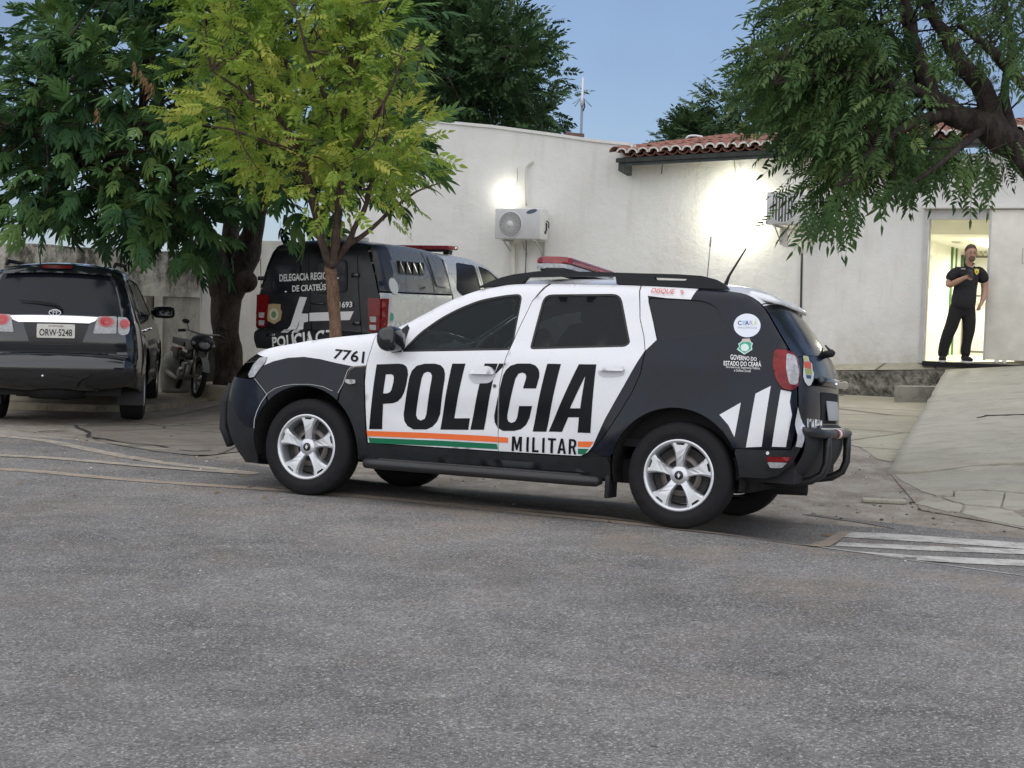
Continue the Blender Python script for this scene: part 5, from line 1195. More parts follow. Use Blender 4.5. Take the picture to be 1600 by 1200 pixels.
k = MB(); k.box((0, 0, .36), (.12, 1.3, .12)); k.ball((0, 0, .36), (.16, .14, .15)); k.build('rear_axle', DARK, suv)

# ---------------------------------------------------------------- pickup with a closed rear cell
KM = yaw_matrix(-1.805, 18.80, .345, 27)
kline = [(4.0, .45), (4.08, .65), (4.05, .9), (3.85, 1.03), (3.5, 1.10), (2.75, 1.20), (2.45, 1.27), (2.1, 1.48), (1.75, 1.67), (1.5, 1.74), (1.2, 1.775), (.85, 1.785), (.56, 1.775), (.42, 1.80), (.1, 1.83), (-.4, 1.845), (-.85, 1.845), (-1.05, 1.825), (-1.14, 1.77), (-1.17, 1.66),
         (-1.185, 1.45), (-1.195, 1.25), (-1.20, 1.0), (-1.20, .85), (-1.21, .78), (-1.30, .75), (-1.32, .66), (-1.28, .55)]
kbul = [.1]*4+[.05]*4+[.05]*9+[.03]*3+[.02]*5+[.03]*3
def ktaper(x, z): return .03*np.maximum(0, (x-2.8)/1.0)**2+.22*np.maximum(0, (x-3.5)/.55)**2+.012*ss(x, .2, .6)*ss(z, 1.25, 1.4)
KV = Veh(KM, kline, [(.3, .84), (.5, .90), (.8, .93), (1.1, .93), (1.24, .925), (1.30, .90), (1.45, .855), (1.6, .80), (1.75, .735), (1.88, .69)], ktaper, .075, kbul)
pk = thing('police_pickup', 'silver and black pickup with closed rear cell lettered POLÍCIA CIVIL, behind the patrol car', 'pickup truck', M=KM)
SILV = mat('silver_paint', (.52, .53, .52), .3, metal=.35, coat=.3, rvar=.06, nscale=5); CELL = mat('cell_grey_paint', (.15, .155, .15), .3, metal=.3, coat=.3, rvar=.08, nscale=5); BLK = mat('matt_black_vinyl', (.009, .010, .012), .34, noise=.3, nscale=5, rvar=.08)
T = KV.t_at; tb0 = T(x=-1.0, lo=4)
xs = [(0, T(x=3.9, hi=1.5), 'front_end', SILV), (T(x=3.9, hi=1.5), T(x=2.5, hi=3), 'bonnet', SILV), (T(x=2.5, hi=3), T(x=1.55, hi=4), 'windscreen', GLASSD), (T(x=1.55, hi=4), T(x=.50, hi=5), 'cab_roof', SILV), (T(x=.49, hi=5), tb0, 'cell_roof', CELL), (tb0, T(z=.79, lo=tb0), 'rear_doors', BLK), (T(z=.785, lo=tb0), KV.L[-1], 'rear_bumper', PLAST)]
for a, b, nm, m_ in xs: KV.sweep(nm, a, b, m_, pk)
ka = lambda cx, a0, a1, n=18, r=.47: np.array([(cx+r*math.cos(R(a)), .39+r*math.sin(R(a))) for a in np.linspace(a0, a1, n)])
bed = np.vstack([[[.42, 1.265], [-1.19, 1.265], [-1.2, .8], [-1.2, .6]], ka(0, 160, -5, 20), [[.42, .42]]])
cell = np.vstack([[[.43, 1.285]], KV.lineseg(.43, -1.05, 20, 1.4), [[-1.135, 1.77], [-1.165, 1.66], [-1.18, 1.45], [-1.19, 1.285]]])
ccol = lambda c: (c[:, 0] < -.93+.25*(c[:, 1]-1.3)).astype(int)
cabp = np.vstack([[[.46, .42]], [[.46, 1.27]], KV.lineseg(.50, 2.40, 26, 1.2), [[2.5, 1.24], [2.55, .5]], ka(3.1, 178, 180, 2), [[2.5, .42]]])
fen = np.vstack([[[2.56, .5], [2.51, 1.235]], KV.lineseg(2.52, 3.84, 12, 1.0), [[4.02, .9], [4.05, .7], [3.98, .45]], ka(3.1, -4, 176, 20)])
wk1 = rnd([(.60, 1.34), (.72, 1.26), (1.28, 1.26), (1.30, 1.68), (.80, 1.70)], .05); wk2 = rnd([(1.37, 1.26), (1.38, 1.68), (1.62, 1.64), (2.02, 1.44), (2.25, 1.27)], .05)
for sg in (1, -1):
    KV.panel('bed_side', bed, SILV, pk, [], sg, step=.07); KV.panel('cell_side', cell, [CELL, BLK], pk, [], sg, off=.006, midx=ccol, step=.05)
    KV.panel('cab_side', cabp, SILV, pk, [wk1, wk2], sg, step=.07); KV.panel('front_fender', fen, SILV, pk, [], sg, step=.07)
    for w_ in (wk1, wk2): KV.panel('side_window', inset(w_, .004), GLASSD, pk, [], sg, off=-.01, flange=0, step=.12)
    P = np.array([(1.335, .5), (1.335, 1.66)]); KV.decal_poly('door_seam', np.vstack([P-[[.006, 0]], (P+[[.006, 0]])[::-1]]), DARK, pk, sg)
    P = np.array([(.0, 1.30), (.02, 1.5), (-.05, 1.79)]); KV.decal_poly('cell_seam', np.vstack([P-[[.008, 0]], (P+[[.008, 0]])[::-1]]), DARK, pk, sg, off=.009)
    KV.decal_poly('cell_hatch', rnd([(.06, 1.38), (.38, 1.36), (.36, 1.74), (.05, 1.76)], .06), CELL, pk, sg, off=.02)
    for cx in (0, 3.1):
        a = MB(); arc = ka(cx, -5, 185, 18); V = []
        for y in (.45, .75, .90): V += [(x, sg*y, z) for x, z in arc]
        n = len(arc); a.add(V, [(j*n+i, j*n+i+1, (j+1)*n+i+1, (j+1)*n+i) for j in range(2) for i in range(n-1)]+[tuple(range(n))]); a.build('wheel_well', MATS['wheel_well_liner'], pk)
        wheel(pk, cx, sg*.79, .37, sg, w=.245, rim=.21, spokes=6, logo=False, style='spoke')
    k = MB(); k.box((2.2, sg*1.02, 1.28), (.10, .2, .16), bev=.04); k.build('wing_mirror', SILV, pk)
    for i in range(4):
        x = -.72+i*.155; z = 1.66; q = MB()
        y0_ = float(KV.S(x, z)[0]); y1_ = float(KV.S(x, 1.56)[0]); q.prism(rnd([(0, 0), (.10, 0), (.075, -.15), (-.045, -.15)], .02), 0, 1, lambda a, b, d: (x+a, sg*(float(KV.S(x+a, z+b)[0])+(.006 if d == 0 else .055+(.0 if b > -.02 else -.025))), z+b)); q.build('air_scoop', GLOSSB, pk)
t0, t1 = tb0, KV.L[-1]
W_ = lambda txt, q, b=.03, o=.020: KV.swwrite('lettering', txt, q, LETW, pk, t0, t1, bold=b, off=o)
W_('DELEGACIA REGIONAL', ((438, 428.8), (531, 424), (531, 436), (438, 440.3))); W_('DE CRATEÚS', ((458, 443.8), (511, 441), (511, 453.5), (458, 456.2)))
W_('1693', ((531.5, 471.5), (552, 471), (552, 480.2), (531.5, 481.5))); W_('POLÍCIA CIVIL', ((427, 523.5), (540, 518.5), (540, 537.5), (427, 540.5)), .035)
sx = lambda px: KV.swpx(px, t0, t1)
for px in ([(468.8, 463.8), (480, 464.5), (450, 520), (438.8, 520)], [(470, 490), (481.8, 490), (481.8, 502.5), (475, 503.8), (465, 520), (455, 520)], [(483.8, 488.8), (553, 486.3), (547, 500), (483.8, 501.8)]):
    KV.swfill('emblem_stroke', sx(px), LETW, pk, off=.005)
cb = KV.swfill('door_crest', sx([(417.5, 476), (428, 474.5), (439, 475.5), (438.5, 482), (441, 487), (439, 500), (428.5, 506.5), (418.5, 501), (416, 487), (418.5, 482)]), mat('crest_tan', (.42, .32, .17), .5), pk, off=.005)
ci = sx([(428.3+7.5*math.cos(a), 491+9.5*math.sin(a)) for a in np.linspace(0, 6.28, 18)[:-1]]); KV.swfill('crest_disc', ci, mat('crest_cream', (.58, .56, .42), .5), cb, off=.007)
cg = sx([(428.3+4*math.cos(a), 491.5+5.5*math.sin(a)) for a in np.linspace(0, 6.28, 12)[:-1]]); KV.swfill('crest_leaf', cg, mat('crest_leafgreen', (.12, .26, .10), .5), cb, off=.009)
KV.swfill('small_badge', sx([(416, 522), (430, 521.5), (430, 525), (416, 525.5)]), CHROME, pk, off=.006)
for px in ([(426, 412.5), (470, 410), (471, 460), (425, 462.5)], [(494, 408.5), (543, 405), (543, 457), (493, 459.5)]):
    P = rnd(sx(px), .07); wf_ = KV.swfill('door_window_frame', P, mat('gasket_black', (.006, .006, .007), .6), pk, off=.012, thick=.014); KV.swfill('door_window', inset(P, .022), GLASSD, wf_, off=.014)
for px in ([(481.6, 398), (482.8, 398), (482.8, 560), (481.6, 560)], [(558, 398), (559.2, 398), (563, 560), (561.8, 560)], [(407, 404), (408, 404), (406.5, 560), (405.5, 560)]): KV.swfill('door_seam', sx(px), DARK, pk, off=.003)
for u, v in ((556, 430), (558, 505), (409.5, 435), (408, 510)):
    c = KV.sw(*sx([(u, v)]).T, .012)[0]; k = MB(); k.box(c, (.03, .10, .05), bev=.008); k.build('door_hinge', GLOSSB, pk)
c = KV.sw(*sx([(448, 456)]).T, .02)[0]; k = MB(); k.ball(c, .02); k.build('door_lock', CHROME, pk)
c = KV.sw(*sx([(497, 474.5)]).T, .025)[0]; k = MB(); k.box(c, (.02, .2, .02), bev=.006); k.build('tailgate_handle', GLOSSB, pk)
for sg in (1, -1):
    ta, tb = T(z=1.20, lo=tb0), T(z=.80, lo=tb0); P = rnd([(ta, sg*.715), (ta, sg*.885), (tb, sg*.89), (tb, sg*.745)], .03); tl = KV.swfill('tail_light', P, REDLENS, pk, off=.03, thick=.04, step=.03)
    KV.panel('tail_light_side', rnd([(-1.13, 1.20), (-1.195, 1.20), (-1.198, .80), (-1.15, .82)], .01), REDLENS, pk, [], sg, off=.02, step=.03)
    for f0, f1 in ((.54, .70), (.78, .93)): KV.swfill('reversing_lens', rnd([(ta+(tb-ta)*f0, sg*.755), (ta+(tb-ta)*f0, sg*.845), (ta+(tb-ta)*f1, sg*.845), (ta+(tb-ta)*f1, sg*.765)], .01), CLEARLENS, tl, off=.034)
ks = lambda px: KV.side(px, -1)
st = KV.decal_poly('round_sticker', ks([(614+7*math.cos(a)+.22*13*math.sin(a), 447+13*math.sin(a)) for a in np.linspace(0, 6.28, 26)[:-1]]), mat('sticker_pale', (.52, .54, .52), .4), pk, -1, off=.009)
KV.decal_poly('bed_crest', ks([(612+3*math.cos(a), 495+7*math.sin(a)) for a in np.linspace(0, 6.28, 16)[:-1]]), mat('crest_green', (.04, .34, .22), .4), pk, -1, off=.004)
KV.write('lettering', 'CEARÁ', ((604, 504), (640, 500), (640, 510), (604, 514)), LETW, pk, -1, off=.005)
KV.decal_poly('hatch_lock', ks([(656, 449), (662, 447.5), (662, 450), (656, 451.5)]), DARK, pk, -1, off=.024)
KV.decal_poly('black_door_panel', ks([(687, 499), (739, 500), (742, 512), (836, 500), (836, 560), (687, 560)]), BLK, pk, -1, off=.004); KV.write('lettering', 'POLÍCIA CIVIL', ((702, 511.5), (770, 503), (770, 524), (702, 530.5)), LETW, pk, -1, off=.007, bold=.03)
for px in ([(733, 490), (738, 490), (743, 504), (737.5, 504)], [(739, 490), (744, 490), (748, 503), (744, 504)]): KV.decal_poly('emblem_stroke', ks(px), LETW, pk, -1, off=.007)
lb = MB(); lb.box((1.05, 0, 1.895), (.24, 1.15, .055), bev=.02); lbo = lb.build('light_bar', MATS['light_bar_red'], pk)
lb = MB(); lb.box((1.05, 0, 1.855), (.2, 1.0, .02)); lb.box((1.05, .48, 1.835), (.1, .08, .05)); lb.box((1.05, -.48, 1.835), (.1, .08, .05)); lb.build('light_bar_mount', PLAST, lbo)
k = MB(); k.box((-.75, -.2, 1.905), (.30, .22, .06), bev=.01); k.build('roof_vent', mat('vent_pale', (.5, .52, .5), .4), pk)
k = MB(); k.box((1.4, 0, .5), (4.6, 1.4, .24)); k.build('underbody', DARK, pk)
# ---------------------------------------------------------------- walls of the yard on the left
def wall_run(name, P, Q, h0, h1, m, thick=.2, base=-.15, nu=30, parent=None, bulge=.01, top_noise=0, seed=1):
    """a thick wall from P to Q (xy), slightly uneven"""
    r = random.Random(seed); P = np.array(P, float); Q = np.array(Q, float); d = (Q-P)/np.hypot(*(Q-P)); n = np.array([d[1], -d[0]])
    if n[1] > 0: n = -n
    V = []; nv = 6
    for side_ in (0, 1):
        for j in range(nv+1):
            for i in range(nu+1):
                p = P+(Q-P)*i/nu-n*thick*side_+n*(r.gauss(0, bulge) if side_ == 0 else 0); h = h0+(h1-h0)*i/nu+top_noise*math.sin(i*1.7+seed)*.5
                V.append((p[0], p[1], base+(h-base)*j/nv))
    n1 = nu+1; N = n1*(nv+1); FF = []
    for j in range(nv):
        for i in range(nu):
            a = j*n1+i; FF.append((a, a+1, a+n1+1, a+n1)); FF.append((N+a, N+a+n1, N+a+n1+1, N+a+1))
    for i in range(nu): a = nv*n1+i; FF.append((a, a+1, N+a+1, N+a))
    for j in range(nv):
        for i in (0, nu): a = j*n1+i; FF.append((a, a+n1, N+a+n1, N+a) if i == 0 else (a, N+a, N+a+n1, a+n1))
    return obj(name, V, FF, m, parent)
yw = thing('yard_wall', 'old mould-stained concrete wall behind the dark SUV and the motorcycle', 'wall')
A1 = at(310, 617, 22.5)[:2]; A0 = A1+np.array([-9.5, -.9])
wall_run('wall_body', A0, A1, 2.29, 2.17, STAIN, parent=yw, top_noise=.03)
nrm = np.array([-.094, -.9955]); 
zl = at(270, 463.5, 22.4)[2]
wall_run('wall_upper_band', A0+nrm*.045, A1+nrm*.045, 2.25, 2.13, STAIN, thick=.10, base=zl, parent=yw, seed=5, bulge=.006)
pa = at(229, 520, 22.4)[:2]; pb = at(239, 520, 22.4)[:2]
wall_run('wall_pilaster', pa+nrm*.05, pb+nrm*.05, zl-.004, zl-.004, mat('pilaster_grey', (.20, .18, .145), .95, noise=.5, nscale=6, stretch=(1, 1, .3)), thick=.08, nu=3, parent=yw, bulge=.004)
pa = at(241, 520, 22.4)[:2]; pb = at(254, 520, 22.4)[:2]
wall_run('wall_pilaster', pa+nrm*.03, pb+nrm*.03, zl-.004, zl-.004, mat('whitewash_strip', (.52, .50, .43), .95, noise=.25, nscale=5), thick=.06, nu=3, parent=yw, bulge=.003)
ww = thing('side_wall', 'plain whitewashed wall between the stained wall and the station', 'wall')
B0 = A1+np.array([.0, .12]); B1 = W3(sL, 0, -.1)[:2]
wall_run('wall_body', B0, B1, 2.35, 2.6, mat('whitewash', (.50, .49, .45), .95, noise=.14, nscale=1.5, bump=.4, bscale=12), parent=ww, seed=7)
# raised walkway before the wall, kerb stones, tree ring, dark block
k = MB(); K = [onz(u, v, .10)[:2] for u, v in ((150, 634), (232, 633.5), (280, 629), (316, 624), (372, 620))]; z_ = .115
W_far = [A1+np.array([.8, -.05]), A0+np.array([0, -.05])]
fr_ = [K[0]+np.array([-7, .2])]+K; P = [(*p, z_) for p in fr_]+[(*p, z_) for p in W_far]; k.add(P, [tuple(range(len(P)))])
k.add([(*p, z_-.002) for p in fr_]+[(*p, -.1) for p in fr_], [(i, i+1, len(fr_)+i+1, len(fr_)+i) for i in range(len(fr_)-1)]); o = k.build('walkway', KERB); o['kind'] = 'structure'
def kstone(u0, v0, u1, v1, h, z, lab, m=YELK):
    a, b = onz(u0, v0, z), onz(u1, v1, z); d = b-a; L = np.hypot(*d[:2]); k = MB(); c = (a+b)/2; k.box((c[0], c[1], z+h/2), (L, .2, h), Matrix.Rotation(math.atan2(d[1], d[0]), 3, 'Z'), bev=.02); o = k.build('kerb_stone', m)
    bmn = random.Random(int(u0)); 
    for v in o.data.vertices: v.co += Vector((bmn.gauss(0, .012), bmn.gauss(0, .012), bmn.gauss(0, .008)))
    return tag(o, lab, 'kerb stone', 'kerb stones by the yard wall')
kstone(53, 632, 67, 632, .22, .0, 'short square kerb block seen under the left side of the dark SUV'); kstone(70, 628, 104, 630, .14, .0, 'low broken kerb stone seen under the dark SUV beside the square block'); kstone(110, 626, 166, 625, .24, .0, 'long yellowish kerb stone seen under the middle of the dark SUV')
TC = at(366, 614, 20.9)
k = MB(); n = 30; V = []; r = random.Random(2)
for (rr, h) in ((.62, -.1), (.61, .23), (.58, .26), (.49, .26), (.46, .22), (.46, .0)):
    for i in range(n): a = 2*math.pi*i/n; q = rr+r.gauss(0, .006); V.append((TC[0]+q*math.cos(a), TC[1]+q*math.sin(a), float(Gz(TC[0], TC[1]))*0+.02+h+r.gauss(0, .006)))
k.add(V, [(j*n+i, j*n+(i+1) % n, (j+1)*n+(i+1) % n, (j+1)*n+i) for j in range(5) for i in range(n)], smooth=True)
ring = k.build('tree_ring', KERB); tag(ring, 'round concrete kerb ring around the trunk of the big dark tree', 'tree ring')
k = MB(); V = [(TC[0]+.46*math.cos(2*math.pi*i/20), TC[1]+.46*math.sin(2*math.pi*i/20), .12) for i in range(20)]; k.add(V, [tuple(range(20))]); k.build('ring_soil', mat('soil_dark', (.05, .04, .03), .95, noise=.4, nscale=10), ring)
p = at(338, 600, 22.0); k = MB(); k.box((p[0], p[1], .42), (.62, .35, .64), Matrix.Rotation(R(8), 3, 'Z'), bev=.03); o = k.build('concrete_block', mat('dark_mossy', (.07, .068, .055), .95, noise=.5, nscale=7)); tag(o, 'dark mossy concrete block standing behind the big tree trunk', 'block')

# ---------------------------------------------------------------- wall units, lamps and pipes on the station
CASE = mat('aircon_casing', (.60, .60, .60), .45, noise=.06, nscale=6); BRK = mat('bracket_grey', (.40, .40, .38), .5)
def aircon(px_tl, px_br, label, bars):
    s0, za = wpx(*px_tl, .42); s1, zb = wpx(*px_br, .42); w, h = s1-s0, za-zb; c = W3((s0+s1)/2, zb, 0)
    M = Matrix.Translation(c) @ WR.to_4x4(); t = thing('air_conditioner', label, 'air conditioner', M=M, group='air conditioning units on the station wall')
    k = MB(); k.box((0, .27, h/2), (w, .30, h), bev=.018); k.build('casing', CASE, t)
    fx = -w/2+.30*w+.035; fz = h*.47; fr = h*.40; k = MB(); n = 40
    prof = [(fr+.025, .42), (fr+.018, .432), (fr, .432), (fr-.006, .40)]; V = []
    for (rr, y) in prof: V += [(fx+rr*math.cos(2*math.pi*i/n), y, fz+rr*math.sin(2*math.pi*i/n)) for i in range(n)]
    k.add(V, [(j*n+i, j*n+(i+1) % n, (j+1)*n+(i+1) % n, (j+1)*n+i) for j in range(3) for i in range(n)], smooth=True); g = k.build('fan_ring', CASE, t)
    k = MB(); k.add([(fx+fr*math.cos(2*math.pi*i/n), .4215, fz+fr*math.sin(2*math.pi*i/n)) for i in range(n)], [tuple(range(n))]); k.build('fan_opening', mat('fan_dark', (.13, .13, .135), .6), g)
    k = MB()
    if bars:
        for x in np.linspace(-fr*.85, fr*.85, 8): hh = math.sqrt(fr*fr-x*x); k.box((fx+x, .436, fz), (.015, .010, 2*hh))
        k.build('fan_guard', [mat('guard_pale', (.70, .70, .69), .5), mat('fan_blade', (.06, .06, .065), .5)], g)
    else:
        for i in range(44):
            a = 2*math.pi*i/44; k.tube([(fx+.055*math.cos(a), .434, fz+.055*math.sin(a)), (fx+fr*math.cos(a+.35), .434, fz+fr*math.sin(a+.35))], .0035, 4, cap=False)
        for rr in np.linspace(.08, fr-.02, 6): k.tube([(fx+rr*math.cos(b), .434, fz+rr*math.sin(b)) for b in np.linspace(0, 2*math.pi, 33)], .003, 4, cap=False)
        k.build('fan_guard', mat('guard_pale', (.70, .70, .69), .5), g); k = MB(); k.lathe([(0, .442), (.058, .442), (.062, .43)], 24, Matrix.Translation((fx, 0, fz))); k.build('fan_hub', CASE, g)
        k = MB(); k.prism([(w*.30+.10*math.cos(a)+.0, h*.90+.034*math.sin(a)+.22*.10*math.cos(a)) for a in np.linspace(0, 2*math.pi, 28)[:-1]], .421, .4235, lambda a, b, d: (a, d, b)); k.build('oval_badge', mat('badge_blue_grey', (.10, .12, .18), .4), t)
        k = MB(); k.box((w/2+.002, .2, h*.42), (.012, .05, .14), bev=.004); k.box((w/2+.006, .24, h*.24), (.02, .04, .05), bev=.006); k.tube([(w/2+.02, .24, h*.62), (w/2+.05, .2, h*.56), (w/2+.03, .16, h*.50), (w/2, .1, h*.40)], .01, 6); k.build('valves', DARK, t)
    for x in (-w*.33, w*.36):
        k = MB(); k.box((x, .21, -.015), (.035, .42, .03)); k.box((x, .012, -.14), (.035, .024, .28)); k.tube([(x, .02, -.24), (x, .36, -.02)], .012, 6); k.build('wall_bracket', BRK, t)
    return t, s0, s1, za, zb
aircon((774, 325.5), (844, 374), 'white air conditioner with round mesh fan and blue oval badge, left of the eave', False)
aircon((1198, 300), (1272, 351), 'white air conditioner with vertical bars over its fan, under the eave behind leaves', True)
def wtube(name, px, r, m, lab, cat, off=.03, n=8):
    P = [W3(*wpx(u, v, off), off) for u, v in px]; k = MB(); k.tube(smooth_line(P, 3).tolist() if len(P) > 2 else P, r, n); return tag(k.build(name, m), lab, cat)
PIPE = mat('pale_conduit', (.60, .59, .54), .6); CAB = mat('dark_cable', (.03, .03, .03), .6)
wtube('conduit', [(832, 252), (822, 263), (821, 290), (822, 322)], .02, PIPE, 'pale bent conduit rising above the badged air conditioner', 'conduit')
wtube('conduit', [(800, 378), (800, 400), (802, 470)], .055, PIPE, 'wide pale pipe running down below the badged air conditioner', 'pipe', .06)
wtube('cable', [(808, 262), (808.5, 280), (803, 303)], .006, mat('grey_cable', (.25, .25, .22), .6), 'thin loose cable hanging above the lit lamp by the badged air conditioner', 'cable')
wtube('cable', [(822, 376), (822, 400), (819.5, 470)], .008, CAB, 'dark cable hanging below the badged air conditioner', 'cable')
wtube('cable', [(817, 378), (819, 388), (823, 394), (822, 405)], .006, mat('grey_cable', (.25, .25, .22), .6), 'short grey loop of cable below the badged air conditioner', 'cable')
wtube('drain_pipe', [(1253, 372), (1253, 396)], .018, mat('pipe_cream', (.62, .60, .50), .5), 'cream pipe stub above the dark cable below the barred air conditioner', 'pipe'); wtube('cable', [(1253, 396), (1252, 450), (1251, 515), (1251, 560)], .017, CAB, 'dark cable running down the wall below the barred air conditioner', 'cable')
wtube('cable', [(1146.5, 246), (1148, 262), (1150, 272)], .006, mat('grey_cable', (.25, .25, .22), .6), 'thin cable running from the eave down to the wall lamp', 'cable')
wtube('cable', [(1035, 257), (1034, 266), (1033.5, 272)], .008, CAB, 'short dark cable end hanging from the eave corner', 'cable', .06)
GLOW = mat('lamp_glow', (1, 1, .9), .4, emit=(1, .98, .80), estr=11)
def lampthing(u, v, off, label, r, pw, lz, lo_):
    s_, z_ = wpx(u, v, off); t = thing('wall_lamp', label, 'lamp', M=Matrix.Translation(W3(s_, z_, 0)) @ WR.to_4x4(), group='lit lamps on the station wall')
    k = MB(); k.ball((0, off, 0), r, 0, 16, 10); k.build('bulb', GLOW, t)
    k = MB(); k.lathe([(.0, .0), (.05, .0), (.05, .03), (.03, .04)], 14, Matrix.Translation((0, 0, .0))); k.tube([(0, .02, .0), (0, off*.6, .05), (0, off, r+.01)], .014, 6); k.build('lamp_arm', BRK, t)
    l = bpy.data.lights.new('lamp_light', 'SPOT' if lo_ < 0 else 'POINT'); l.energy = pw; l.color = (1, .97, .78); l.shadow_soft_size = .05
    o = bpy.data.objects.new('lamp_light', l); COL.objects.link(o); o.location = tuple(W3(s_, z_+lz, abs(lo_)))
    if lo_ < 0: l.spot_size = R(128); l.spot_blend = 1.0; aim = Vector(-WN*.30)+Vector((0, 0, -.42)); o.rotation_euler = (-aim).to_track_quat('Z', 'Y').to_euler()
lampthing(787, 302, .13, 'lit bare lamp glowing on the wall just above the badged air conditioner', .085, 46, .0, .15)
lampthing(1150.5, 284, .16, 'lit lamp under the tiled eave, its glare spread on the wall below', .085, 26, -.55, .20)

# radio aerial behind the parapet, roof odds and ends
p0, p1 = at(907.5, 222, 27.5), at(908, 121, 27.5); t = thing('radio_aerial', 'slim radio mast with radial rods standing on the roof against the sky', 'aerial', loc=tuple(p0)); H = p1[2]-p0[2]
k = MB(); k.tube([(0, 0, -.9), (0, 0, H*.58)], .022, 8); k.build('mast', mat('mast_grey', (.22, .24, .28), .5, metal=.4), t)
k = MB(); k.tube([(0, 0, H*.56), (.0, 0, H*.68), (0, 0, H*.70), (0, 0, H)], [.035, .04, .024, .02], 8); k.build('whip', mat('mast_white', (.62, .66, .72), .4), t)
for i in range(4):
    a = R(35+90*i); k = MB(); k.tube([(0, 0, H*.70), (.22*math.cos(a), .22*math.sin(a), H*.57)], .007, 5); k.build('radial', mat('mast_grey', (.22, .24, .28), .5, metal=.4), t)
k = MB(); k.tube([(.03, 0, H*.66), (.05, 0, H*.55), (.02, 0, H*.48)], .014, 6); k.build('feed_cable', CAB, t)
P = [at(u, v, 28) for u, v in smooth_line([(1071, 219), (1075, 213.5), (1082, 212), (1090, 212.5), (1098, 214)], 4)]; k = MB(); k.tube(P, .022, 6); tag(k.build('roof_pipe', mat('pipe_white', (.7, .7, .7), .4)), 'thin white curved pipe showing above the roof tiles near the eave', 'pipe')
p = at(897, 214, 26.2); k = MB(); k.box(tuple(p), (.3, .2, .12), Matrix.Rotation(.4, 3, 'Z')); tag(k.build('brick', TILE), 'loose reddish brick on the parapet beside the radio mast', 'brick')
p1_, p2_ = at(700, 378, 20), 0
# ---------------------------------------------------------------- trees
def leafmat(name, cols, trans=.35, rough=.5):
    m = bpy.data.materials.new(name); m.use_nodes = True; MATS[name] = m; nt = m.node_tree; b = nt.nodes['Principled BSDF']
    at_ = nt.nodes.new('ShaderNodeAttribute'); at_.attribute_name = 'tone'
    oi = nt.nodes.new('ShaderNodeObjectInfo'); ad = nt.nodes.new('ShaderNodeMath'); ad.operation = 'ADD'; nt.links.new(at_.outputs['Fac'], ad.inputs[0])
    ge = nt.nodes.new('ShaderNodeNewGeometry'); nz = nt.nodes.new('ShaderNodeTexNoise'); nz.inputs['Scale'].default_value = 1.1; nz.inputs['Detail'].default_value = 3
    nt.links.new(ge.outputs['Position'], nz.inputs['Vector']); mu = nt.nodes.new('ShaderNodeMath'); mu.operation = 'MULTIPLY_ADD'; mu.inputs[1].default_value = 1.1; mu.inputs[2].default_value = -.55
    nt.links.new(nz.outputs[0], mu.inputs[0]); nt.links.new(mu.outputs[0], ad.inputs[1])
    r = nt.nodes.new('ShaderNodeValToRGB'); e = r.color_ramp.elements
    while len(e) < len(cols): e.new(.5)
    for i, (k, c) in enumerate(zip(e, cols)): k.position = i/(len(cols)-1); k.color = (*c, 1)
    nt.links.new(ad.outputs[0], r.inputs[0]); nt.links.new(r.outputs[0], b.inputs['Base Color']); b.inputs['Roughness'].default_value = rough+.15
    b.inputs['Specular IOR Level'].default_value = .22
    tr = nt.nodes.new('ShaderNodeBsdfTranslucent'); nt.links.new(r.outputs[0], tr.inputs[0]); mx = nt.nodes.new('ShaderNodeMixShader'); mx.inputs[0].default_value = trans
    nt.links.new(b.outputs[0], mx.inputs[1]); nt.links.new(tr.outputs[0], mx.inputs[2]); nt.links.new(mx.outputs[0], nt.nodes['Material Output'].inputs[0]); return m
def bark(name, a, b_, scale=6):
    g = G(name, .95, .15); n = g.noise(scale, 6, .75, stretch=(1, 1, .3)); f = g.noise(scale*5, 4, .7, stretch=(1, 1, .4))
    return g.out(g.mix(g.ramp(g.math('ADD', g.math('MULTIPLY', n, .7), g.math('MULTIPLY', f, .3)), [(.40, 0.), (.60, 1.)]), a, b_), g.math('ADD', n, f), .9, .03)
def neem_leaf(seed, L=.30, pairs=6, ll=.085, lw=.024, droop=.25, fold=.3):
    r = random.Random(seed); V = []; Fc = []; bend = r.uniform(.2, .6)*droop*2
    def sp(t): return Vector((L*t*(1-.12*bend*t), r.uniform(-.004, .004), -L*bend*t*t*.55))
    pts = [sp(i/7) for i in range(8)]
    for i in range(7):
        a, b = pts[i], pts[i+1]; n = len(V); w = .0035*(1-i/9); V += [a+Vector((0, w, 0)), a-Vector((0, w, 0)), b+Vector((0, w, 0)), b-Vector((0, w, 0))]; Fc += [(n, n+1, n+3, n+2)]
    def leaflet(p, ang, l, sgn):
        n = len(V); d = Vector((math.cos(ang), math.sin(ang)*sgn, -r.uniform(.05, .5)*droop-.05)).normalized(); s = d.cross(Vector((0, 0, 1))).normalized(); u = s.cross(d); w = lw*r.uniform(.85, 1.15)
        c1 = p+d*l*.35; tip = p+d*l+Vector((l*.14, 0, -l*.18)); 
        V.extend([p, c1+s*w*.5+u*w*fold, c1-s*w*.5+u*w*fold, p+d*l*.72+s*w*.34+Vector((l*.05, 0, -l*.05)), p+d*l*.72-s*w*.34+Vector((l*.05, 0, -l*.05)), tip])
        Fc.extend([(n, n+2, n+4, n+3, n+1), (n+3, n+4, n+5)])
    for i in range(pairs):
        t = .16+.78*i/pairs; p = sp(t); l = ll*(1-.35*abs(t-.45))*r.uniform(.85, 1.1)
        for sgn in (1, -1):
            if r.random() < .94: leaflet(p+Vector((sgn*.004, 0, 0)), R(r.uniform(48, 66)), l, sgn)
    leaflet(sp(1), R(r.uniform(-10, 10)), ll*.9, 1)
    return [tuple(v) for v in V], Fc
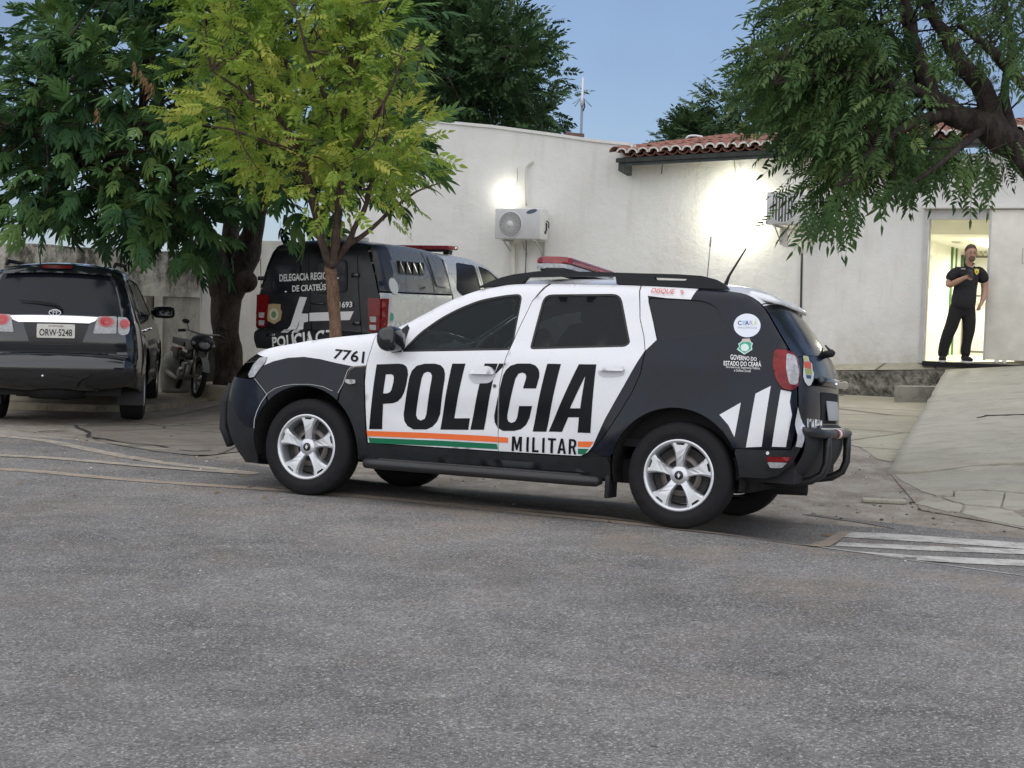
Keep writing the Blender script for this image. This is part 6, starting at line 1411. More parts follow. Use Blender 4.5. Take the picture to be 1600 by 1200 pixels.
def feather_leaf(seed, L=.30, pin=8, pl=.24, pw=.060):
    """leaf of long drooping fingers set along a stalk"""
    r = random.Random(seed); V = []; Fc = []
    def sp(t): return Vector((L*t, 0, .04*math.sin(t*2)-.10*t*t))
    for i in range(5):
        a, b = sp(i/5), sp((i+1)/5); n = len(V); w = .005; V += [a+Vector((0, w, 0)), a-Vector((0, w, 0)), b+Vector((0, w, 0)), b-Vector((0, w, 0))]; Fc.append((n, n+1, n+3, n+2))
    for i in range(pin):
        t = .25+.75*(i//2+1)/(pin/2); sgn = 1 if i % 2 else -1; p = sp(min(1, t)); ang = R(75-60*t)*sgn+r.uniform(-.12, .12); l = pl*r.uniform(.8, 1.1)*(.75+.35*t); n0 = len(V); segs = 4; dr = r.uniform(.35, .75)
        for k in range(segs+1):
            q = k/segs; c = p+Vector((math.cos(ang)*l*q, math.sin(ang)*l*q, l*(.10*q-dr*q*q))); s = Vector((-math.sin(ang), math.cos(ang), 0)); w = pw*(.35+.65*math.sin(math.pi*min(1, .15+.75*q)))*(1 if k < segs else .25)
            V += [c+s*w*.5-Vector((0, 0, w*.22)), c, c-s*w*.5-Vector((0, 0, w*.22))]
        for k in range(segs):
            a = n0+k*3; Fc += [(a, a+1, a+4, a+3), (a+1, a+2, a+5, a+4)]
    return [tuple(v) for v in V], Fc
def frames(P, D, rng, roll=.5):
    X = D/np.linalg.norm(D, axis=1)[:, None]; up = np.array([0, 0, 1.])+rng.normal(0, roll, (len(P), 3)); Y = np.cross(up, X); Y /= np.linalg.norm(Y, axis=1)[:, None]+1e-9; Z = np.cross(X, Y); return X, Y, Z
def set_tone(me, tone):
    a = me.attributes.new('tone', 'FLOAT', 'FACE'); a.data.foreach_set('value', np.asarray(tone, dtype=np.float32))
def grow(root, templates, P, D, S, m, seed, tones, nobj=300, leafname='leaf'):
    """leaves at points P along directions D: the nearest nobj are objects, the rest one joined crown"""
    rng = np.random.default_rng(seed); X, Y, Z = frames(P, D, rng); order = np.argsort(P[:, 1]+rng.normal(0, .15, len(P)))
    tp = rng.integers(0, len(templates), len(P)); org = np.array(root.location)
    VV = []; FF = []; TT = []; n = 0
    for i in order[nobj:]:
        V, Fc = templates[tp[i]]; A = np.array(V)*S[i]; W = A[:, :1]*X[i]+A[:, 1:2]*Y[i]+A[:, 2:3]*Z[i]+P[i]-org
        VV.append(W); FF += [tuple(a+n for a in f) for f in Fc]; TT += [tones[i]]*len(Fc); n += len(W)
    me = bpy.data.meshes.new('crown'); me.from_pydata(np.vstack(VV).tolist(), [], FF); me.materials.append(m); set_tone(me, TT); o = bpy.data.objects.new('crown', me); COL.objects.link(o); o.parent = root; o['kind'] = 'stuff'
    bk = {}
    for i in order[:nobj]:
        key = (tp[i], int(np.clip(tones[i]*4, 0, 3)))
        if key not in bk:
            V, Fc = templates[tp[i]]; me = bpy.data.meshes.new(leafname); me.from_pydata(V, [], Fc); me.materials.append(m); set_tone(me, [key[1]/4+.125]*len(Fc)); bk[key] = me
        q = bpy.data.objects.new(leafname, bk[key]); COL.objects.link(q); q.parent = root; M = Matrix.Identity(4); p = P[i]-org
        for a in range(3): M[a][0], M[a][1], M[a][2], M[a][3] = X[i][a]*S[i], Y[i][a]*S[i], Z[i][a]*S[i], p[a]
        q.matrix_local = M
def crown_points(polys, Y0, T, n, seed, clump=.38, per=9, base=None, outb=.7, down=.45, holes=()):
    """clump centres inside pixel outlines at depths round Y0, leaves scattered round each; returns points, directions, clump centres"""
    rng = np.random.default_rng(seed); P = []; D = []; CC = []; tone = []
    wsum = sum(w for _, w in polys)
    for poly, w in polys:
        poly = np.array(poly, float); lo, hi = poly.min(0), poly.max(0); need = int(n*w/wsum/per); c = 0; ctr = poly.mean(0); half = (hi-lo)/2
        while c < need:
            uv = lo+rng.random(2)*(hi-lo)
            if not inside(uv, poly)[0] or any(inside(uv, h)[0] for h in holes): continue
            e = np.clip(1-(((uv-ctr)/half)**2).sum()*.5, .15, 1); Yc = Y0+T*math.sqrt(e)*rng.uniform(-1, 1); cc = at(uv[0], uv[1], Yc); c += 1; CC.append(cc); ct = rng.normal(.5, .17)
            b = base if base is not None else cc-[0, 0, .4]
            o = cc-b; o = o/(np.linalg.norm(o)+1e-6)
            for _ in range(per):
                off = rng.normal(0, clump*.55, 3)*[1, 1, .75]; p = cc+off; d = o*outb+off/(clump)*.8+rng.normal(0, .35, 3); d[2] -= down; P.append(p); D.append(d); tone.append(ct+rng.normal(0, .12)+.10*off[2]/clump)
    P, D, tone = np.array(P), np.array(D), np.clip(np.array(tone), 0, 1)
    return P, D, np.array(CC), tone
def limb(k, pts, r, n=8, wob=.03, seed=0, mi=0):
    rg = random.Random(seed); P = smooth_line([tuple(p) for p in pts], 4) if len(pts) > 2 else dens(np.array(pts, float), .4, False)
    P = [Vector(p)+Vector((rg.gauss(0, wob*r0), rg.gauss(0, wob*r0), rg.gauss(0, wob*r0))) for p, r0 in zip(P, np.linspace(r[0], r[-1], len(P)))]
    rr = [float(np.interp(i/(len(P)-1), np.linspace(0, 1, len(r)), r))*rg.uniform(.92, 1.08) for i in range(len(P))]
    k.tube(P, rr, n, mi)
def twigs(k, CC, nodes, org, r0, frac, seed):
    rg = np.random.default_rng(seed); nodes = np.array(nodes)
    for c in CC[rg.random(len(CC)) < frac]:
        a = nodes[np.argmin(((nodes-c)**2).sum(1)+rg.random(len(nodes))*.8)]; m_ = (a+c)/2+rg.normal(0, .10, 3)+[0, 0, .06]; limb(k, [a-org, m_-org, c-org], [r0, r0*.7, r0*.3], 5, .2, int(rg.integers(1e6)))

# --- big dark tree on the left
tb = np.array([TC[0], TC[1], .05]); big_tree = thing('tree', 'big dark tree with drooping feathery leaves over the dark SUV and stained wall', 'tree', loc=tuple(tb))
BARKD = bark('bark_dark', (.035, .028, .022), (.115, .095, .075)); TW = lambda u, v, Y: at(u, v, Y)
k = MB(); f0 = TW(352, 455, 21.0)
limb(k, [(0, 0, 0), TW(358, 570, 21.)-tb, TW(352, 520, 21.)-tb, f0-tb, TW(350, 425, 21)-tb], [.28, .215, .195, .22, .21], 14, .06, 1)
limb(k, [f0-tb-[0, 0, .1], TW(338, 410, 20.8)-tb, TW(318, 360, 20.4)-tb, TW(280, 290, 19.8)-tb, TW(220, 190, 19.)-tb], [.20, .17, .13, .10, .06], 10, .06, 2)
limb(k, [f0-tb-[0, 0, .1], TW(385, 400, 21)-tb, TW(398, 350, 21)-tb, TW(420, 260, 20.5)-tb, TW(450, 120, 20)-tb], [.20, .18, .14, .11, .06], 10, .06, 3)
limb(k, [TW(352, 430, 21)-tb, TW(362, 340, 21.3)-tb, TW(350, 220, 21.)-tb, TW(330, 80, 20.5)-tb], [.15, .12, .10, .05], 8, .06, 4)
limb(k, [TW(318, 360, 20.4)-tb, TW(240, 310, 19.)-tb, TW(120, 250, 18)-tb, TW(30, 200, 17.5)-tb], [.11, .08, .06, .03], 8, .08, 5)
k.ball(TW(384, 440, 20.85)-tb, (.17, .16, .16)); k.build('trunk', BARKD, big_tree)
nodes = [TW(u, v, y) for u, v, y in ((318, 360, 20.4), (280, 290, 19.8), (220, 190, 19), (398, 350, 21), (420, 260, 20.5), (450, 120, 20), (350, 220, 21), (330, 80, 20.5), (240, 310, 19), (120, 250, 18), (30, 200, 17.5), (560, 300, 19.5))]
LD = leafmat('dark_feather_leaves', [(.022, .060, .026), (.048, .115, .042), (.090, .18, .054), (.17, .27, .075)], .3)
tmpl = [feather_leaf(i) for i in range(8)]
big_poly = [(-90, 60), (-20, 110), (25, 60), (55, 20), (85, 8), (130, 25), (160, -10), (190, -90), (600, -90), (612, 20), (615, 140), (612, 230), (600, 275), (560, 285), (430, 282), (340, 315), (250, 335), (160, 335), (70, 310), (-90, 322)]
low_polys = [([(180, 315), (330, 315), (330, 352), (300, 365), (262, 360), (190, 340)], .05), ([(600, 230), (660, 225), (668, 245), (630, 290), (605, 300)], .012), ([(400, 300), (470, 300), (470, 335), (410, 340)], .015), ([(40, 290), (150, 300), (135, 330), (60, 318)], .03), ([(300, 372), (340, 370), (325, 400), (300, 392)], .008)]
P, D, CC, tn = crown_points([(big_poly, 1.0)]+low_polys, 18.6, 2.4, 3600, 11, clump=.42, per=7, base=np.array([-4.3, 19.6, 2.6]), outb=.9, down=.25, holes=[[(20, 30), (60, -20), (100, -20), (60, 40), (30, 90)]])
twk = MB(); twigs(twk, CC, nodes, tb, .022, .4, 3); twk.build('branches', BARKD, big_tree)['kind'] = 'stuff'
rg = np.random.default_rng(5); S = rg.uniform(.52, .9, len(P)); grow(big_tree, tmpl, P, D, S, LD, 12, tn)
dl_ = leafmat('dry_leaf', [(.22, .12, .06), (.34, .20, .11)], .2); Pd = np.array([TW(u, v, 16.0) for u, v in ((208, 92), (218, 105), (226, 118), (236, 126), (150, 165))]); VV = MB()
for p in Pd:
    V, Fc = neem_leaf(int(p[0]*50) % 97, .2, 4, .10, .03, 1.2); q = MB(); Mx = Matrix.Rotation(R(60), 4, 'Y'); q.add([Mx @ Vector(v) + Vector(p-tb) for v in V], Fc); o_ = q.build('dry_leaf', dl_, big_tree, fix=False); set_tone(o_.data, [.6]*len(o_.data.polygons))

# --- slim yellow-green tree between the patrol car and the pickup
yb = at(524, 700, 14.0); yb[2] = float(Gz(yb[0], yb[1]))-.02; yt = thing('tree', 'slim tree with bright yellow-green leaves and peeling brown trunk before the pickup', 'tree', loc=tuple(yb))
BARKY = bark('bark_peeling', (.10, .062, .045), (.30, .19, .12), 9); BARKU = bark('bark_brown', (.050, .036, .030), (.14, .10, .078), 9); Y4 = lambda u, v, dy=0: at(u, v, 14+dy)
k = MB(); fk = Y4(517, 418)
limb(k, [(0, 0, 0), Y4(525, 590)-yb, Y4(523, 500)-yb, Y4(518, 440)-yb, fk-yb], [.075, .064, .058, .056, .060], 12, .10, 1, 0)
brs = [([fk, Y4(505, 385, -.05), Y4(497, 350, -.1), Y4(488, 300, -.2), Y4(470, 240, -.3), Y4(440, 190, -.5), Y4(390, 150, -.6), Y4(330, 110, -.7)], [.042, .038, .035, .032, .028, .021, .015, .008]),
       ([fk, Y4(523, 385), Y4(528, 340, .05), Y4(532, 280, .1), Y4(536, 200, .15), Y4(545, 120, .2), Y4(550, 40, .2), Y4(552, -40, .2)], [.046, .043, .040, .037, .032, .024, .016, .008]),
       ([fk, Y4(541, 385, .1), Y4(556, 350, .2), Y4(572, 320, .3), Y4(585, 265, .5), Y4(600, 220, .6), Y4(640, 150, .7), Y4(660, 70, .8)], [.038, .034, .028, .024, .02, .016, .012, .007]),
       ([Y4(541, 385, .1), Y4(575, 362, .3), Y4(610, 330, .5), Y4(650, 300, .7), Y4(690, 285, .8)], [.03, .025, .018, .012, .006]),
       ([Y4(488, 300, -.2), Y4(460, 235, -.1), Y4(440, 200, 0), Y4(400, 170, .3), Y4(350, 150, .5), Y4(300, 130, .6)], [.032, .028, .024, .018, .012, .007]),
       ([Y4(497, 350, -.1), Y4(480, 290, .4), Y4(470, 220, .6), Y4(450, 120, .7), Y4(430, 20, .8)], [.035, .03, .022, .016, .008]),
       ([Y4(532, 280, .1), Y4(560, 220, -.4), Y4(600, 160, -.7), Y4(630, 90, -.9)], [.03, .022, .014, .008]), ([Y4(534, 240, .1), Y4(510, 160, -.5), Y4(480, 80, -.8), Y4(460, 10, -.9)], [.03, .022, .014, .008]),
       ([Y4(470, 240, -.3), Y4(420, 225, -.6), Y4(370, 205, -.8), Y4(320, 195, -.9)], [.02, .015, .01, .006]), ([Y4(545, 120, .2), Y4(580, 60, .0), Y4(610, 0, -.2)], [.02, .014, .008])]
k.build('trunk', BARKY, yt); k = MB(); nodes = []
for i, (pts, r) in enumerate(brs): limb(k, [p-yb for p in pts], r, 8, .08, i+10); nodes += pts[2:]
k.build('limbs', BARKU, yt)
LY = leafmat('yellow_green_leaves', [(.12, .21, .035), (.23, .35, .055), (.35, .45, .075), (.52, .52, .11)], .42)
ytmpl = [neem_leaf(i, .26, 5, .092, .034, .45) for i in range(7)]
ypoly = [(275, -90), (265, 10), (270, 60), (268, 110), (296, 140), (262, 175), (268, 195), (300, 200), (325, 210), (325, 245), (345, 278), (385, 268), (410, 300), (440, 285), (480, 300), (500, 250), (520, 200), (560, 195), (570, 270), (600, 295), (640, 282), (662, 255), (668, 225), (672, 200), (664, 165), (660, 120), (648, 90), (625, 40), (610, -90)]
ypoly = [(505+(u-505)*.86, v) for u, v in ypoly]
P, D, CC, tn = crown_points([(ypoly, 1.0), ([(500, 300), (580, 290), (610, 300), (600, 330), (560, 312), (510, 322)], .03), ([(500, 250), (520, 200), (560, 195), (570, 270), (520, 290)], .06)], 14.0, 1.0, 1500, 21, clump=.21, per=6, base=np.array([yb[0], 14, 2.0]), outb=.7, down=.35)
twk = MB(); twigs(twk, CC, nodes, yb, .009, .55, 6); twk.build('twigs', BARKU, yt)['kind'] = 'stuff'
rg = np.random.default_rng(7); S = rg.uniform(.62, 1.0, len(P)); grow(yt, ytmpl, P, D, S, LY, 22, tn)

# --- neem reaching in from the right
nb = np.array([6.35, 12.6, .35]); ne = thing('tree', 'dark green tree with serrated leaves, its thick limb reaching in from the right edge', 'tree', loc=tuple(nb)); Y12 = lambda u, v, dy=0: at(u, v, 12.6+dy)
k = MB(); nodes = []
for i, (pts, r) in enumerate([([nb, nb+[-.05, 0, .9], Y12(1760, 420), Y12(1680, 320), Y12(1640, 275), Y12(1590, 232), Y12(1540, 198), Y12(1490, 178), Y12(1455, 150), Y12(1438, 105), Y12(1420, 40), Y12(1405, -40)], [.26, .24, .20, .18, .15, .135, .118, .10, .085, .072, .06, .045]),
        ([Y12(1560, 212), Y12(1545, 165, .1), Y12(1530, 130, .1), Y12(1500, 98, .2), Y12(1480, 60, .2), Y12(1450, 10, .3), Y12(1430, -50, .3)], [.10, .095, .085, .075, .06, .05, .04]), ([Y12(1690, 200, .3), Y12(1610, 140, .3), Y12(1572, 105, .3), Y12(1548, 78, .3), Y12(1500, 40, .3)], [.06, .055, .045, .04, .025]),
        ([Y12(1490, 178), Y12(1430, 190, -.3), Y12(1370, 230, -.6), Y12(1310, 290, -.8)], [.05, .04, .03, .012]), ([Y12(1455, 150), Y12(1390, 130, -.3), Y12(1300, 120, -.5), Y12(1210, 130, -.6)], [.05, .04, .03, .012]), ([Y12(1438, 105), Y12(1380, 50, .3), Y12(1310, 20, .5), Y12(1230, 10, .6)], [.045, .035, .025, .01]),
        ([Y12(1540, 198), Y12(1500, 230, -.4), Y12(1450, 270, -.6), Y12(1400, 300, -.7)], [.04, .03, .02, .01]), ([Y12(1590, 232), Y12(1570, 150, .6), Y12(1580, 60, .8), Y12(1560, -40, .9)], [.05, .04, .03, .02])]):
    limb(k, [p-nb for p in pts], r, 10, .06, i+40); nodes += pts[3:] if i == 0 else pts[1:]
k.build('trunk', bark('bark_neem', (.030, .024, .021), (.085, .070, .060), 8), ne)
LN = leafmat('neem_leaves', [(.026, .060, .020), (.055, .112, .036), (.100, .172, .052), (.18, .24, .08)], .34)
ntm = [neem_leaf(i+50, .28, 6, .084, .023, .45) for i in range(7)]
dense = [(1232, -80), (1236, 30), (1206, 58), (1198, 100), (1200, 140), (1216, 165), (1238, 190), (1262, 212), (1292, 236), (1306, 258), (1316, 272), (1328, 275), (1335, 262), (1368, 262), (1400, 252), (1430, 240), (1440, 215), (1420, 180), (1405, 130), (1385, 40), (1375, -80)]
mid_ = [(1385, -80), (1400, 40), (1430, 110), (1470, 60), (1520, 90), (1560, 60), (1640, 60), (1660, -80)]; right_ = [(1440, 195), (1480, 215), (1530, 225), (1560, 245), (1500, 248), (1440, 250)]
sprays = [([(1275, 290), (1312, 290), (1308, 322), (1285, 328)], .035), ([(1380, 250), (1470, 235), (1460, 265), (1400, 275)], .03), ([(1520, 235), (1600, 245), (1590, 255), (1535, 258)], .01), ([(1500, 40), (1640, 60), (1640, 150), (1580, 120)], .02)]
P, D, CC, tn = crown_points([(dense, 1.0), (mid_, .24), (right_, .05)]+sprays, 12.9, 1.2, 2250, 31, clump=.24, per=7, base=np.array([4.3, 12.9, 4.0]), outb=.8, down=.40)
twk = MB(); twigs(twk, CC, nodes, nb, .010, .5, 8); twk.build('twigs', MATS['bark_neem'], ne)['kind'] = 'stuff'
rg = np.random.default_rng(9); S = rg.uniform(.8, 1.2, len(P)); grow(ne, ntm, P, D, S, LN, 32, tn)
# single hanging sprays along the lower edge
sp_ = []
for u, v in ((1287, 322), (1310, 320), (1330, 312), (1275, 338), (1318, 336), (1262, 318), (1345, 290), (1368, 288), (1408, 278), (1420, 272), (1436, 268), (1470, 258), (1462, 262), (1538, 250), (1290, 300), (1300, 305)): sp_.append(Y12(u, v, -1.0+rg.uniform(-.2, .3)))
Ps = np.array(sp_); Ds = np.c_[rg.normal(0, .35, len(Ps)), rg.normal(-.2, .2, len(Ps)), -np.ones(len(Ps))]
X, Yv, Z = frames(Ps, Ds, rg, .15)
for i in range(len(Ps)):
    V, Fc = ntm[i % 7]; yv = np.array([1, .1, 0])+rg.normal(0, .25, 3); x = Ds[i]/np.linalg.norm(Ds[i]); zv = np.cross(x, yv); zv /= np.linalg.norm(zv); yv = np.cross(zv, x); A = np.array(V)*1.15; W = A[:, :1]*x+A[:, 1:2]*yv+A[:, 2:3]*zv+Ps[i]-nb
    o = obj('leaf', W, Fc, LN, ne); set_tone(o.data, [.35]*len(Fc))

# --- trees beyond the station
def far_tree(lab, base_uv, polys, Y, T, n, seed, cols, S0, clump=.6, holes=()):
    b = at(*base_uv, Y); b[2] = .0; t = thing('tree', lab, 'tree', loc=tuple(b), group='trees beyond the station'); m = leafmat('far_leaves_%d' % seed, cols, .25)
    P, D, CC, tn = crown_points(polys, Y, T, n, seed, clump=clump, per=9, base=at(*base_uv, Y), outb=.9, down=.35, holes=holes); rg = np.random.default_rng(seed)
    k = MB(); top_ = CC.mean(0); limb(k, [np.zeros(3), (top_-b)*[.3, .3, .5], top_-b], [.28, .22, .10], 8, .05, seed); twigs(k, CC, [top_, (top_+b)/2+[0, 0, 1]], b, .05, .25, seed); k.build('trunk', BARKD, t)
    tm = [neem_leaf(i+seed, .40, 6, .14, .05, .4) for i in range(5)]; grow(t, tm, P, D, rg.uniform(S0*.8, S0*1.2, len(P)), m, seed, tn, nobj=0)
gcol = [(.018, .046, .018), (.038, .082, .030), (.065, .120, .042), (.11, .165, .06)]
far_tree('tall dark green tree rising behind the white parapet, left of the radio mast', (760, 260), [([(640, -90), (705, -90), (722, 5), (745, 30), (770, 40), (800, 42), (815, 55), (836, 76), (842, 100), (842, 120), (820, 126), (806, 125), (790, 135), (800, 150), (830, 136), (842, 146), (846, 160), (858, 188), (854, 198), (835, 196), (835, 215), (640, 215)], 1)], 33, 2.6, 3800, 61, gcol, 1.0)
far_tree('dark tree showing over the tiled roof, right of the sky gap', (1170, 260), [([(1095, 172), (1130, 148), (1160, 126), (1200, 115), (1320, 110), (1320, 260), (1100, 260), (1112, 200)], 1)], 36, 2.2, 1500, 62, gcol, 1.0)
far_tree('small round dark treetop at the left end of the tiled roof', (1080, 260), [([(1064, 190), (1078, 184), (1094, 190), (1098, 202), (1085, 212), (1070, 208)], 1), ([(1040, 220), (1060, 212), (1110, 208), (1110, 250), (1040, 250)], .9)], 37, .9, 420, 63, gcol, .8, .35)
far_tree('dark tree far right behind the roof and the thick limb', (1560, 240), [([(1400, 120), (1480, 110), (1540, 125), (1480, 160), (1420, 170)], 1)], 38, 1.6, 260, 64, gcol, 1.0)
# ---------------------------------------------------------------- person in the doorway
def skin_mesh(name, joints, edges, mats, parent, root=0, sub=2):
    me = bpy.data.meshes.new(name); me.from_pydata([j[:3] for j in joints], edges, []); o = bpy.data.objects.new(name, me); COL.objects.link(o)
    sm = o.modifiers.new('s', 'SKIN'); sm.use_smooth_shade = True; sm.branch_smoothing = .6
    for i, j in enumerate(joints):
        d = me.skin_vertices[0].data[i]; r = j[3]; d.radius = (r, j[4] if len(j) > 4 else r); d.use_root = i == root
    ss_ = o.modifiers.new('u', 'SUBSURF'); ss_.levels = sub; ss_.render_levels = sub
    dg = bpy.context.evaluated_depsgraph_get(); m2 = bpy.data.meshes.new_from_object(o.evaluated_get(dg)); bpy.data.objects.remove(o)
    m2.name = name
    for m in (mats if isinstance(mats, list) else [mats]): m2.materials.append(m)
    m2.polygons.foreach_set('use_smooth', np.ones(len(m2.polygons), bool)); q = bpy.data.objects.new(name, m2); COL.objects.link(q); q.parent = parent; return q
PY = 21.85; pf = at(1487, 566, PY); floor_z = pf[2]
per = thing('person', 'person in black polo shirt and trousers looking at a phone in the lit doorway', 'person', loc=tuple(at(1500, 566, PY)))
SKIN = mat('skin', (.42, .245, .17), .5, noise=.08, nscale=20); BLKC = mat('black_cloth', (.012, .012, .014), .85, noise=.3, nscale=15, bump=1.0, bscale=11); TROU = mat('black_trousers', (.008, .008, .009), .9, noise=.3, nscale=12, bump=1.0, bscale=9); HAIR = mat('brown_hair', (.085, .052, .030), .7, noise=.4, nscale=60); BEARD = mat('beard', (.16, .095, .062), .8, noise=.4, nscale=70)
J = [(0, 0, .90, .07, .07), (.02, -.01, 1.08, .10, .09), (.04, 0, 1.27, .095, .085), (.055, -.005, 1.41, .058), (.062, -.02, 1.475, .054),            # 0-4 pelvis..neck
     (.070, -.048, 1.53, .062, .066), (.072, -.050, 1.60, .078, .088), (.072, -.040, 1.675, .074, .082), (.072, -.036, 1.715, .04),                           # 5-8 head
     (-.135, 0, 1.365, .050), (-.228, -.02, 1.17, .056), (-.238, -.04, 1.115, .052), (-.15, -.19, 1.185, .044), (-.085, -.275, 1.235, .034), (-.045, -.305, 1.250, .036, .024),  # 9-14 arm with phone
     (.235, 0, 1.355, .042), (.312, .03, 1.18, .058), (.322, .03, 1.09, .054), (.290, -.04, .97, .044), (.245, -.09, .875, .030), (.215, -.10, .835, .034, .02),              # 15-20 other arm
     (-.09, 0, .84, .06), (-.185, -.035, .48, .05), (-.262, .0, .10, .042), (.09, 0, .84, .06), (.095, -.045, .47, .05), (.055, -.01, .10, .042)]                           # 21-26 legs
E_ = [(0, 1), (1, 2), (2, 3), (3, 4), (4, 5), (5, 6), (6, 7), (7, 8), (2, 9), (9, 10), (10, 11), (11, 12), (12, 13), (13, 14), (2, 15), (15, 16), (16, 17), (17, 18), (18, 19), (19, 20), (0, 21), (21, 22), (22, 23), (0, 24), (24, 25), (25, 26)]
def fingers(base, dirs, wrist):
    for pts in dirs:
        prev = base
        for x, y, z, r in pts: J.append((x, y, z, r)); E_.append((prev, len(J)-1)); prev = len(J)-1
# hand round the phone: four fingers behind it, thumb in front
fingers(14, [[(-.018+.0*i, -.318-.006*i, 1.267-.019*i, .0095), (.012-.004*i, -.322-.006*i, 1.271-.019*i, .0085), (.026-.004*i, -.342-.004*i, 1.273-.018*i, .0075)] for i in range(4)]+[[(-.048, -.33, 1.273, .011), (-.030, -.352, 1.287, .009)]], 13)
fingers(20, [[(.198+.012*(i-1.5), -.112-.012*i, .795, .0095), (.188+.010*(i-1.5), -.108-.012*i, .762+.006*abs(i-1.5), .0085)] for i in range(4)]+[[(.222, -.142, .83, .011), (.205, -.158, .80, .009)]], 19)
body = skin_mesh('body', J, E_, SKIN, per)
sh_ = [(0, 0, .74, .225, .18), (.01, -.01, .93, .228, .185), (.02, -.015, 1.10, .225, .19), (.035, -.005, 1.27, .215, .165), (.05, 0, 1.37, .135, .11), (.058, -.01, 1.425, .072, .07), (-.10, 0, 1.36, .10), (-.175, -.01, 1.29, .098), (-.222, -.02, 1.17, .086), (.205, 0, 1.36, .105), (.275, .012, 1.285, .10), (.308, .026, 1.17, .086)]
shirt = skin_mesh('polo_shirt', sh_, [(0, 1), (1, 2), (2, 3), (3, 4), (4, 5), (3, 6), (6, 7), (7, 8), (3, 9), (9, 10), (10, 11)], BLKC, per)
tr_ = [(0, 0, 1.0, .19, .15), (0, 0, .84, .21, .17), (-.10, 0, .70, .140), (-.15, -.03, .55, .106), (-.205, -.035, .42, .094), (-.235, -.01, .28, .092), (-.258, 0, .16, .080), (-.265, -.005, .05, .078), (.105, 0, .70, .140), (.10, -.035, .55, .104), (.092, -.04, .42, .092), (.075, -.02, .28, .080), (.06, -.01, .16, .078), (.056, -.012, .045, .076), (.125, -.02, .13, .045)]
trou = skin_mesh('trousers', tr_, [(0, 1), (1, 2), (2, 3), (3, 4), (4, 5), (5, 6), (6, 7), (1, 8), (8, 9), (9, 10), (10, 11), (11, 12), (12, 13), (12, 14)], TROU, per, sub=2)
for x, y, a in ((-.268, -.03, -18), (.055, -.04, 8)):
    k = MB(); Mx = Matrix.Translation((x, y, 0)) @ Matrix.Rotation(R(a), 4, 'Z'); k.ball(Mx @ Vector((0, -.08, .045)), (.056, .155, .048), 0, 14, 8, Matrix.Rotation(R(a), 3, 'Z')); k.ball(Mx @ Vector((0, .02, .07)), (.045, .065, .055), 0, 12, 8)
    k.ball(Mx @ Vector((0, -.078, .014)), (.060, .168, .022), 1, 14, 6, Matrix.Rotation(R(a), 3, 'Z')); k.build('shoe', [TROU, mat('shoe_sole', (.62, .62, .60), .6)], per)
k = MB()       # hair: cap with a hairline, sides and back
hc = Vector((.072, -.030, 1.645)); V = []; n = 18
for j in range(7):
    th = R(8+j*15.5)
    for i in range(n):
        a = 2*math.pi*i/n; front = max(0, -math.sin(a)); th2 = min(th, R(100)-front*R(42)); V.append(hc+Vector((.086*math.sin(th2)*math.cos(a), .098*math.sin(th2)*math.sin(a), .098*math.cos(th2))))
k.add(V, [(j*n+i, j*n+(i+1) % n, (j+1)*n+(i+1) % n, (j+1)*n+i) for j in range(6) for i in range(n)]+[tuple(range(n))], smooth=True); k.build('hair', HAIR, per)
k = MB(); k.ball((.074, -.098, 1.525), (.052, .040, .040)); k.build('beard', BEARD, per)
k = MB(); k.prism([(-.010, 1.585), (.010, 1.585), (.014, 1.565), (-.014, 1.565)], -.155, -.12, lambda a, b, d: (.072+a, d+(.012 if b > 1.57 else 0), b)); k.build('nose', SKIN, per)
for sx_ in (-.030, .030):
    k = MB(); k.ball((.072+sx_, -.130, 1.606), (.013, .007, .006)); k.build('eye', mat('eye_dark', (.03, .02, .015), .3), per)
    k = MB(); k.box((.072+sx_, -.134, 1.625), (.032, .010, .007)); k.build('eyebrow', HAIR, per)
    k = MB(); k.ball((.072+sx_*2.75, -.045, 1.60), (.010, .020, .030)); k.build('ear', SKIN, per)
k = MB(); k.box((.073, -.136, 1.545), (.036, .008, .007)); k.build('mouth', mat('lip', (.28, .12, .09), .5), per)
k = MB(); k.tube([(.002, -.082, 1.40), (-.005, -.02, 1.445), (.055, .055, 1.455), (.125, -.02, 1.45), (.115, -.085, 1.405)], [.016, .018, .018, .02, .018], 8, flat=.6); k.build('collar', BLKC, per)
k = MB(); k.tube([(.072, -.098, 1.400), (.115, -.085, 1.425), (.128, -.035, 1.450)], [.012, .016, .012], 8, flat=.7); k.build('collar_lining', mat('collar_pale', (.55, .52, .44), .8), per)
k = MB(); k.prism([(-.032, .038), (0, .046), (.032, .038), (.030, -.012), (0, -.044), (-.030, -.012)], -.138, -.128, lambda a, b, d: (.150+a, d+.03, 1.335+b)); bd = k.build('chest_badge', mat('badge_yellow', (.75, .62, .08), .5), per)
k = MB(); k.lathe([(0, 0), (.014, 0), (.014, .004)], 12, Matrix.Translation((.150, -.110, 1.335)) @ Matrix.Rotation(R(0), 4, 'X')); k.build('badge_centre', mat('badge_ochre', (.35, .25, .05), .5), bd)
k = MB(); k.box((-.055, -.128, 1.372), (.065, .006, .014)); k.build('name_tape', mat('tape_grey', (.40, .40, .40), .7), per)
k = MB(); k.tube([(-.14, -.02, .865), (-.06, -.118, .865), (.06, -.122, .865), (.145, -.02, .865)], .022, 6, flat=.5); k.build('belt', DARK, per)
pb_ = Vector(per.location); k = MB(); k.box((0, 0, 0), (.075, .012, .15), bev=.006); ph = k.build('phone', mat('phone_black', (.008, .008, .01), .25)); ph.location = pb_+Vector((-.012, -.338, 1.305)); ph.rotation_euler = (R(-38), R(20), R(15))
tag(ph, 'black mobile phone held at chest height by the person in the doorway', 'phone')

